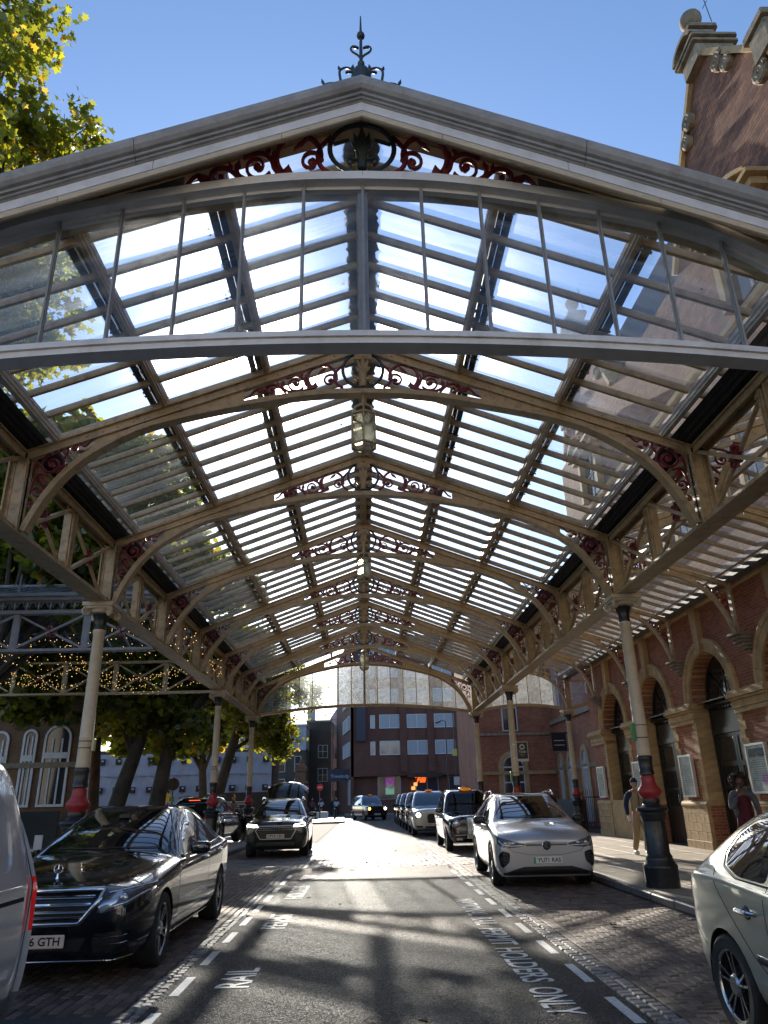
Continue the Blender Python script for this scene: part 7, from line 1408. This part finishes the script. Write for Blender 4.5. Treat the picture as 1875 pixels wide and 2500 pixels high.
for z in (1,4,7,10): 
    for x in (-.45,.55): window(t2,(x,-.02,z),.62,1.9,SASH,DARKP,cols=1,rows=2)
t3=thing('long_terrace','long dark brick terrace with white attic storey behind the parked cars','house',(-13.5,98,0)); MB().box(-8,6.0,0,9,0,7.8).build('wall',DBRICK if False else YB,t3); MB().box(-8,6.0,.05,9,7.801,10.6).build('attic_wall',STUC,t3); MB().box(-8.1,6.1,-.15,9,10.601,10.85).build('parapet',STUC,t3); MB().box(-8,6.0,-.1,9,7.6,7.79).build('cornice',STUC,t3)
for z,h in ((2.2,2.0),(5.0,1.9),(8.4,1.4)):
    for i in range(7): window(t3,(-7+i*2.0,-.02 if z<8 else .03,z),.85,h,SASH,DARKP,cols=1,rows=2)
t4=thing('office_block','pale grey modern block rising behind the terraces','building',(-18,130,0)); MB().box(-6,4.2,0,12,0,21).build('wall',mat('pale_concrete',(.38,.40,.44),.8),t4)
for z in range(9,20,3):
    for i in range(4): window(t4,(-5+i*2.5,-.02,z),1.6,1.7,SASH,DARKP)
ck=thing('stone_kiosk','carved brown stone kiosk with stepped top behind the open tailgate','kiosk',(-6.6,80,0)); k=MB()
for z0,z1,w in ((0,3.2,.62),(3.2,3.45,.74),(3.45,4.4,.52),(4.4,4.55,.62),(4.55,5.1,.34),(5.1,5.6,.18)): k.cbox(-w,w,-w,w,z0,z1,.05)
k.build('body',mat('brown_stone',(.20,.10,.05),.85,noise=(4,.4)),ck); k=MB(); [k.lathe([(.1,4.55),(.12,4.7),(.03,5.0)],8,(x,y,0)) for x in (-.5,.5) for y in (-.5,.5)]; k.build('pinnacles',mat('brown_stone'),ck)
# white sheeted scaffold
sw=thing('sheeted_scaffold','white sheeted scaffold with rows of small square openings behind the trees','scaffold',(0,58,0)); SHEET=mat('white_sheeting',(.38,.41,.47),.6,noise=(2,.12),bump=(3,.5,.06))
nx_,nz_=60,14; P=[]
for j in range(nz_+1):
    for i in range(nx_+1): P.append((-24+i*17/nx_,.10*sin(i*1.1+j*.7)+.05*sin(i*2.7-j),1.5+j*3.6/nz_))
MB().add(P,[(j*(nx_+1)+i,j*(nx_+1)+i+1,(j+1)*(nx_+1)+i+1,(j+1)*(nx_+1)+i) for j in range(nz_) for i in range(nx_)]).build('sheeting',SHEET,sw,smooth=True,fix=False)
wm=MB().box(-.20,.20,-.1,.1,0,.42).mesh('opening',mat('black_opening',(.012,.012,.014),.6)); wf=MB().box(-.03,.15,-.12,-.101,.22,.34).mesh('flap',SHEET)
for r,z in ((0,2.35),(1,4.35)):
    for i in range(14): o_=place('opening',wm,sw,(-23.3+i*1.22,-.12,z)); place('flap',wf,o_)
MB().box(-24,-6.5,.3,.5,0,5.4).build('backing_wall',YB,sw); MB().box(-24,-7,-.16,-.05,3.55,3.6).build('tie_rope',SHEET,sw)
hd=thing('site_hoarding','dark site hoarding with white stripes and small white lettering','hoarding',(-6.2,38,0)); MB().box(-1.2,1.6,0,.08,.95,2.0).build('dark_panel',mat('dark_hoarding',(.04,.045,.05),.6),hd)
for i in range(6): MB().box(-.95,1.6,-.03,0,.12+i*.16,.2+i*.16).build('white_stripe',WFR,hd)
MB().box(-1.0,1.6,.0,.05,.1,.949).build('base_panel',mat('dark_hoarding'),hd); 
for i in range(4): MB().box(-.8,.6-i*.25,-.012,-.004,1.55-i*.1,1.6-i*.1).build('text_line',WFR,hd)
cv=thing('chevron_board','green board with white chevrons beside the column','sign',(-7.65,38.2,0)); MB().prism([(-.3,.8),(.3,.8),(.3,1.75),(0,2.0),(-.3,1.75)],0,.05).build('board',mat('green_board',(.03,.12,.06),.5),cv)
for i in range(5):
    for s in (1,-1): MB().beam((0,-.012,1.85-i*.2),(s*.29,-.012,1.6-i*.2),.012,.05,(0,1,0)).build('chevron',mat('pale_green',(.35,.55,.4),.5),cv)
# dim hotel on the left with arched white windows
HB=brick_mat('tan_brick',(.22,.12,.06),(.17,.09,.045),(.14,.1,.07))
hl=thing('arched_hotel','tan brick hotel with tall white arched windows at the left','building',(0,30,0)); MB().box(-34,-11.2,.0,1.0,0,13).build('wall',HB,hl); MB().box(-34.1,-11.1,-.12,.0,2.95,3.15).build('string_course',STONED,hl)
for x,w,h in ((-11.98,1.05,3.0),(-13.05,.55,2.85),(-14.2,.7,2.8),(-15.6,.95,2.75),(-17.4,.95,2.75),(-19.2,.95,2.75)):
    o=D.objects.new('arched_window',None); COL.objects.link(o); o.parent=hl; o.location=(x,-.02,1.55)
    f=MB(); e=.09; f.box(-w/2,-w/2+e,-.08,.0,0,h-w/2); f.box(w/2-e,w/2,-.08,.0,0,h-w/2); f.box(-w/2+e,w/2-e,-.08,0,0,e); f.box(-w/2+e,w/2-e,-.1,0,h*.58,h*.58+.22); f.box(-w*.17-.03,-w*.17+.03,-.07,0,e,h-w/2); f.box(w*.17-.03,w*.17+.03,-.07,0,e,h-w/2)
    f.strip([(-w/2*cos(pi*i/12),h-w/2+w/2*sin(pi*i/12)) for i in range(13)],[(-(w/2-e)*cos(pi*i/12),h-w/2+(w/2-e)*sin(pi*i/12)) for i in range(13)],-.08,0); f.build('frame',WFR,o)
    MB().prism([(-w/2+.02,.05),(w/2-.02,.05)]+[((w/2-.02)*cos(pi*i/10),h-w/2+(w/2-.02)*sin(pi*i/10)) for i in range(11)],-.02,-.01).build('pane',DARKP,o)
MB().box(-34,-11.0,-1.6,-1.5,0,1.4).build('area_wall',mat('dark_low_wall',(.03,.03,.03),.8),hl)
# brick wing beyond the station
wg=thing('station_wing','red brick wing with sash window above an arched ground floor window','building',(0,48,0)); MB().box(7.15,24,0,10,0,13).build('wall',BRICK,wg); MB().box(7.1,24,-.1,0,5.15,5.3).build('string_course',STONED,wg); MB().box(7.1,24,-.14,0,2.8,3.0).build('impost_course',STONEB,wg)
window(wg,(9.3,-.03,5.4),1.0,2.9,WFR,DARKP,cols=1,rows=2); s=MB(); s.strip([(9.3-.95*cos(pi*i/14),3.25+.95*sin(pi*i/14)) for i in range(15)],[(9.3-.68*cos(pi*i/14),3.25+.68*sin(pi*i/14)) for i in range(15)],-.1,0); s.box(8.35,8.62,-.1,0,.2,3.249); s.box(9.98,10.25,-.1,0,.2,3.249); s.build('arch_surround',STONEB,wg)
MB().prism([(8.62,.3),(9.98,.3)]+[(9.3+.68*cos(pi*i/12),3.25+.68*sin(pi*i/12)) for i in range(13)],-.03,-.01).build('arched_pane',DARKP,wg); f=MB(); [f.box(x-.03,x+.03,-.06,-.031,.3,3.9-abs(x-9.3)*.3) for x in (8.66,9.3,9.94)]; [f.box(8.66,9.94,-.062,-.033,z,z+.08) for z in (1.2,2.3,3.2)]; f.strip([(9.3-.68*cos(pi*i/14),3.25+.68*sin(pi*i/14)) for i in range(15)],[(9.3-.6*cos(pi*i/14),3.25+.6*sin(pi*i/14)) for i in range(15)],-.06,-.03); f.build('arched_frame',WFR,wg)
rw=thing('recessed_range','red brick range with pale arched doorways set back behind the station end','building',(12,0,0)); MB().box(0,2,30.4,47.95,0,11).build('wall',BRICK,rw); MB().box(-.15,0,30.4,47.9,5.7,5.95).build('cornice',STONED,rw); MB().box(-.08,0,30.4,47.9,2.9,3.1).build('impost_course',STONED,rw)
for y in (33.6,37.2,41.3,44.4,46.4):
    w=.5 if y<43 else .34
    MB().prism([(y-w,.2),(y+w,.2)]+[(y+w*cos(pi*i/10),3.2+w*1.2*sin(pi*i/10)) for i in range(11)],-.05,-.02,'yz').build('arched_pane',CURT,rw); f=MB(); f.strip([(y-(w+.28)*cos(pi*i/12),3.2+(w*1.2+.32)*sin(pi*i/12)) for i in range(13)],[(y-w*cos(pi*i/12),3.2+w*1.2*sin(pi*i/12)) for i in range(13)],-.1,0,'yz'); f.box(-.1,0,y-w-.28,y-w,.2,3.199); f.box(-.1,0,y+w,y+w+.28,.2,3.199); f.build('stone_surround',STONEB,rw)
    f=MB(); f.box(-.08,-.051,y-.03,y+.03,.2,3.7); f.box(-.081,-.052,y-w,y+w,2.85,2.95); f.box(-.08,-.051,y-w,y-w+.07,.2,3.3); f.box(-.08,-.051,y+w-.07,y+w,.2,3.3); f.build('white_frame',WFR,rw)
for y in (32,35,39,43,46): window(rw,(-.02,y,6.6),1.0,2.4,WFR,DARKP,nx=(0,-1,0),cols=2)
ps=thing('hanging_pub_sign','black hanging sign on a bracket against the recessed brick wall','sign',(11.2,43.5,3.9)); MB().box(-.42,.42,-.05,.05,0,.95).build('board',BLACKP,ps); MB().box(-.5,.8,-.03,.03,.951,1.02).build('bracket',BLACKP,ps); MB().box(-.3,.3,-.056,-.051,.3,.34).build('text_line',SGT,ps); MB().box(-.3,.3,-.056,-.051,.55,.59).build('text_line',SGT,ps)
bw=thing('low_wall','dark low wall with railing beyond the station','wall',(9.5,38,.1)); MB().box(-.15,.15,-4,6,0,1.25).build('wall_body',mat('dark_low_wall'),bw)

# unseen pale terrace behind the viewpoint, added to bounce the sun as fill light
rear=tag(MB().box(-45,45,-40,-24,0,15).build('fill_terrace',mat('pale_render',(.48,.44,.38),.8,noise=(1,.15))),kind='structure'); rw_=MB().box(-.55,.55,-.05,.08,0,1.9).mesh('window',DARKP)
for z in (1.2,4.6,8.0,11.4):
    for i in range(26): place('window',rw_,rear,(-43+i*3.4,-24,z))
# ================================================================ plane trees
def leaf_mat(name,col,tcol,rough=.5):
    m=D.materials.new(name); m.use_nodes=True; n=m.node_tree.nodes; L=m.node_tree.links.new; n.remove(n['Principled BSDF'])
    d=n.new('ShaderNodeBsdfDiffuse'); t=n.new('ShaderNodeBsdfTranslucent'); g=n.new('ShaderNodeBsdfGlossy'); g.inputs['Roughness'].default_value=.35; ge=n.new('ShaderNodeNewGeometry')
    for nd,c in ((d,col),(t,tcol)):
        rp=n.new('ShaderNodeValToRGB'); e=rp.color_ramp.elements; e[0].color=(*[x*.55 for x in c],1); e[1].color=(min(1,c[0]*1.6),min(1,c[1]*1.25),c[2],1); k=rp.color_ramp.elements.new(.92); k.color=(min(1,c[0]*1.25),min(1,c[1]*1.2),c[2]*1.1,1); e2=rp.color_ramp.elements[-1]; e2.color=(min(1,c[0]*2.6),c[1]*.9,c[2],1)
        L(ge.outputs['Random Per Island'],rp.inputs[0]); L(rp.outputs[0],nd.inputs[0])
    a=n.new('ShaderNodeMixShader'); a.inputs[0].default_value=.5; L(d.outputs[0],a.inputs[1]); L(t.outputs[0],a.inputs[2]); b=n.new('ShaderNodeMixShader'); b.inputs[0].default_value=.05; L(a.outputs[0],b.inputs[1]); L(g.outputs[0],b.inputs[2]); L(b.outputs[0],n['Material Output'].inputs[0]); return m
LEAFM=leaf_mat('plane_leaf',(.08,.115,.018),(.48,.50,.035)); BARK=mat('plane_bark',(.10,.085,.065),.9,noise=(3,.4),col2=(.045,.036,.028),bump=(9,.7,.03))
LEAFP=[(0,-.5),(.12,-.28),(.42,-.34),(.34,-.08),(.5,.12),(.22,.14),(.0,.5),(-.22,.14),(-.5,.12),(-.34,-.08),(-.42,-.34),(-.12,-.28)]
def tree(label,base,h,tr,crown,n,lsize,seed,lean=(0,0),star=True,gap=.5,lobes=14,group='plane trees on the left'):
    """crown=(cx,cy,cz,rx,ry,rz); leaves fill lobes hung on limbs"""
    rg_=random.Random(seed); t=thing('plane_tree',label,'tree',base,group=group); b=Vector(base); C=Vector(crown[:3])-b; Rv=crown[3:]
    tk=MB(); fork=Vector((lean[0],lean[1],h)); tk.tube([(0,0,-.1),(lean[0]*.1,lean[1]*.1,h*.15),(lean[0]*.5,lean[1]*.5,h*.55),tuple(fork)],[tr*1.35,tr*1.05,tr*.9,tr*.75],12)
    LB=[]; tries=0
    while len(LB)<lobes and tries<4000:
        tries+=1; v=Vector((rg_.gauss(0,1),rg_.gauss(0,1),rg_.gauss(0,1))).normalized()*rg_.uniform(.35,.95); p=C+Vector((v.x*Rv[0],v.y*Rv[1],v.z*Rv[2])); r=rg_.uniform(.22,.36)*min(Rv)
        if all((p-q).length>min(r,s)*1.1 for q,s in LB): LB.append((p,r))
    for p,r in LB:
        mid=fork.lerp(p,.5)+Vector((rg_.uniform(-.4,.4),rg_.uniform(-.4,.4),rg_.uniform(0,.6))); s0=fork if rg_.random()<.6 else fork.lerp(Vector((lean[0]*.5,lean[1]*.5,h*.55)),rg_.random()*.6); tk.tube([tuple(s0),tuple(s0.lerp(mid,.5)+Vector((0,0,.15))),tuple(mid),tuple(p)],[tr*.42,tr*.3,tr*.2,tr*.07],7)
        for k in range(4): e=p+Vector((rg_.gauss(0,1),rg_.gauss(0,1),rg_.gauss(0,.8))).normalized()*r*.9; tk.tube([tuple(mid.lerp(p,.6)),tuple(p.lerp(e,.5)),tuple(e)],[tr*.1,tr*.06,tr*.02],5)
    tk.build('trunk',BARK,t,smooth=True,fix=False)
    V=[];F=[]; per=n//len(LB); P=LEAFP if star else [(0,-.5),(.4,-.2),(.35,.25),(0,.5),(-.35,.25),(-.4,-.2)]
    A=np.array(P); rs=np.random.RandomState(seed)
    tw=[]
    for p,r in LB:
        k=max(3,per//16)
        d=rs.normal(size=(k,3)); d/=np.linalg.norm(d,axis=1)[:,None]; rad=r*(.35+.75*rs.rand(k)**.6); tw+= [(np.array(p)+d[i]*rad[i]*np.array([1,1,.85]),d[i]) for i in range(k)]
    allv=[]
    m=len(P)
    for c,dr in tw:
        q=16; off=rs.normal(scale=.17+.02*lsize,size=(q,3))*np.array([1,1,.8])+dr*rs.rand(q,1)*.25; s=lsize*rs.uniform(.6,1.15,q)
        nrm=rs.normal(size=(q,3))*.75+np.array([0,0,.75]); nrm/=np.linalg.norm(nrm,axis=1)[:,None]; a=np.cross(nrm,rs.normal(size=(q,3))); a/=np.linalg.norm(a,axis=1)[:,None]; bb=np.cross(nrm,a)
        for i in range(q): fold=(np.abs(A[:,0])*.35)[:,None]*nrm[i]*s[i]; allv.append(c+off[i]+(A[:,:1]*a[i]+A[:,1:]*bb[i])*s[i]+fold)
    V=np.concatenate(allv); N=len(allv); me=D.meshes.new('crown'); me.vertices.add(len(V)); me.vertices.foreach_set('co',V.astype(np.float32).ravel()); me.loops.add(N*m); me.loops.foreach_set('vertex_index',np.arange(N*m,dtype=np.int32)); me.polygons.add(N); me.polygons.foreach_set('loop_start',np.arange(0,N*m,m,dtype=np.int32)); me.update(calc_edges=True); me.validate(); me.materials.append(LEAFM); place('crown',me,t); return t
tree('plane tree with sunlit yellow-green crown rising above the canopy at upper left',(-10.2,15.5,.12),8.0,.36,(-11.1,15.6,17.0,3.7,4.2,8.0),20000,.27,1,(.3,.2),lobes=26)
tree('plane tree with forked trunk beneath the side canopy',(-10.1,31.0,.12),4.2,.33,(-9.4,31.5,9.6,4.2,4.2,6.0),20000,.32,2,(1.0,.2),False,lobes=26)
tree('plane tree with thick dark trunk right of the forked one',(-8.5,31.5,.12),3.6,.34,(-7.3,34.5,9.0,2.7,3.8,6.0),17000,.32,3,(.35,.2),False,lobes=22)
tree('plane tree overhanging the far end of the canopy with bright backlit leaves',(-7.6,38.5,.12),5.2,.28,(-4.9,39.0,6.4,2.6,2.5,2.9),11000,.26,4,(1.2,.2),True,lobes=18)
tree('plane tree with dense crown shading the left girder from behind',(-13.0,21.5,.12),5.5,.30,(-8.9,22.5,10.2,2.9,4.6,5.2),20000,.30,5,(2.2,.3),False,lobes=26)
tree('slim plane tree close behind the forked trunk',(-11.5,33.5,.12),5,.24,(-13,34,8.6,3.6,3.2,6.0),12000,.34,6,(-.4,.3),False,lobes=16)
tree('low dense plane tree in front of the arched hotel',(-13.2,26.5,.12),4.5,.28,(-12.8,26.3,7.2,3.2,2.6,3.4),11000,.32,8,(.2,0),False,lobes=16)
tree('plane tree with low hanging branches at the left edge in front of the side canopy',(-12.6,12.0,.12),5.0,.26,(-8.9,13.4,7.3,2.3,2.6,1.9),7000,.26,9,(2.6,.6),True,lobes=14)
tree('plane tree with a low spreading crown before the white sheeted scaffold',(-9.2,45.0,.12),4.0,.26,(-10.5,45.0,7.0,6.0,2.4,2.9),14000,.36,10,(-.3,0),False,lobes=24)
D.scenes.remove(TMP)
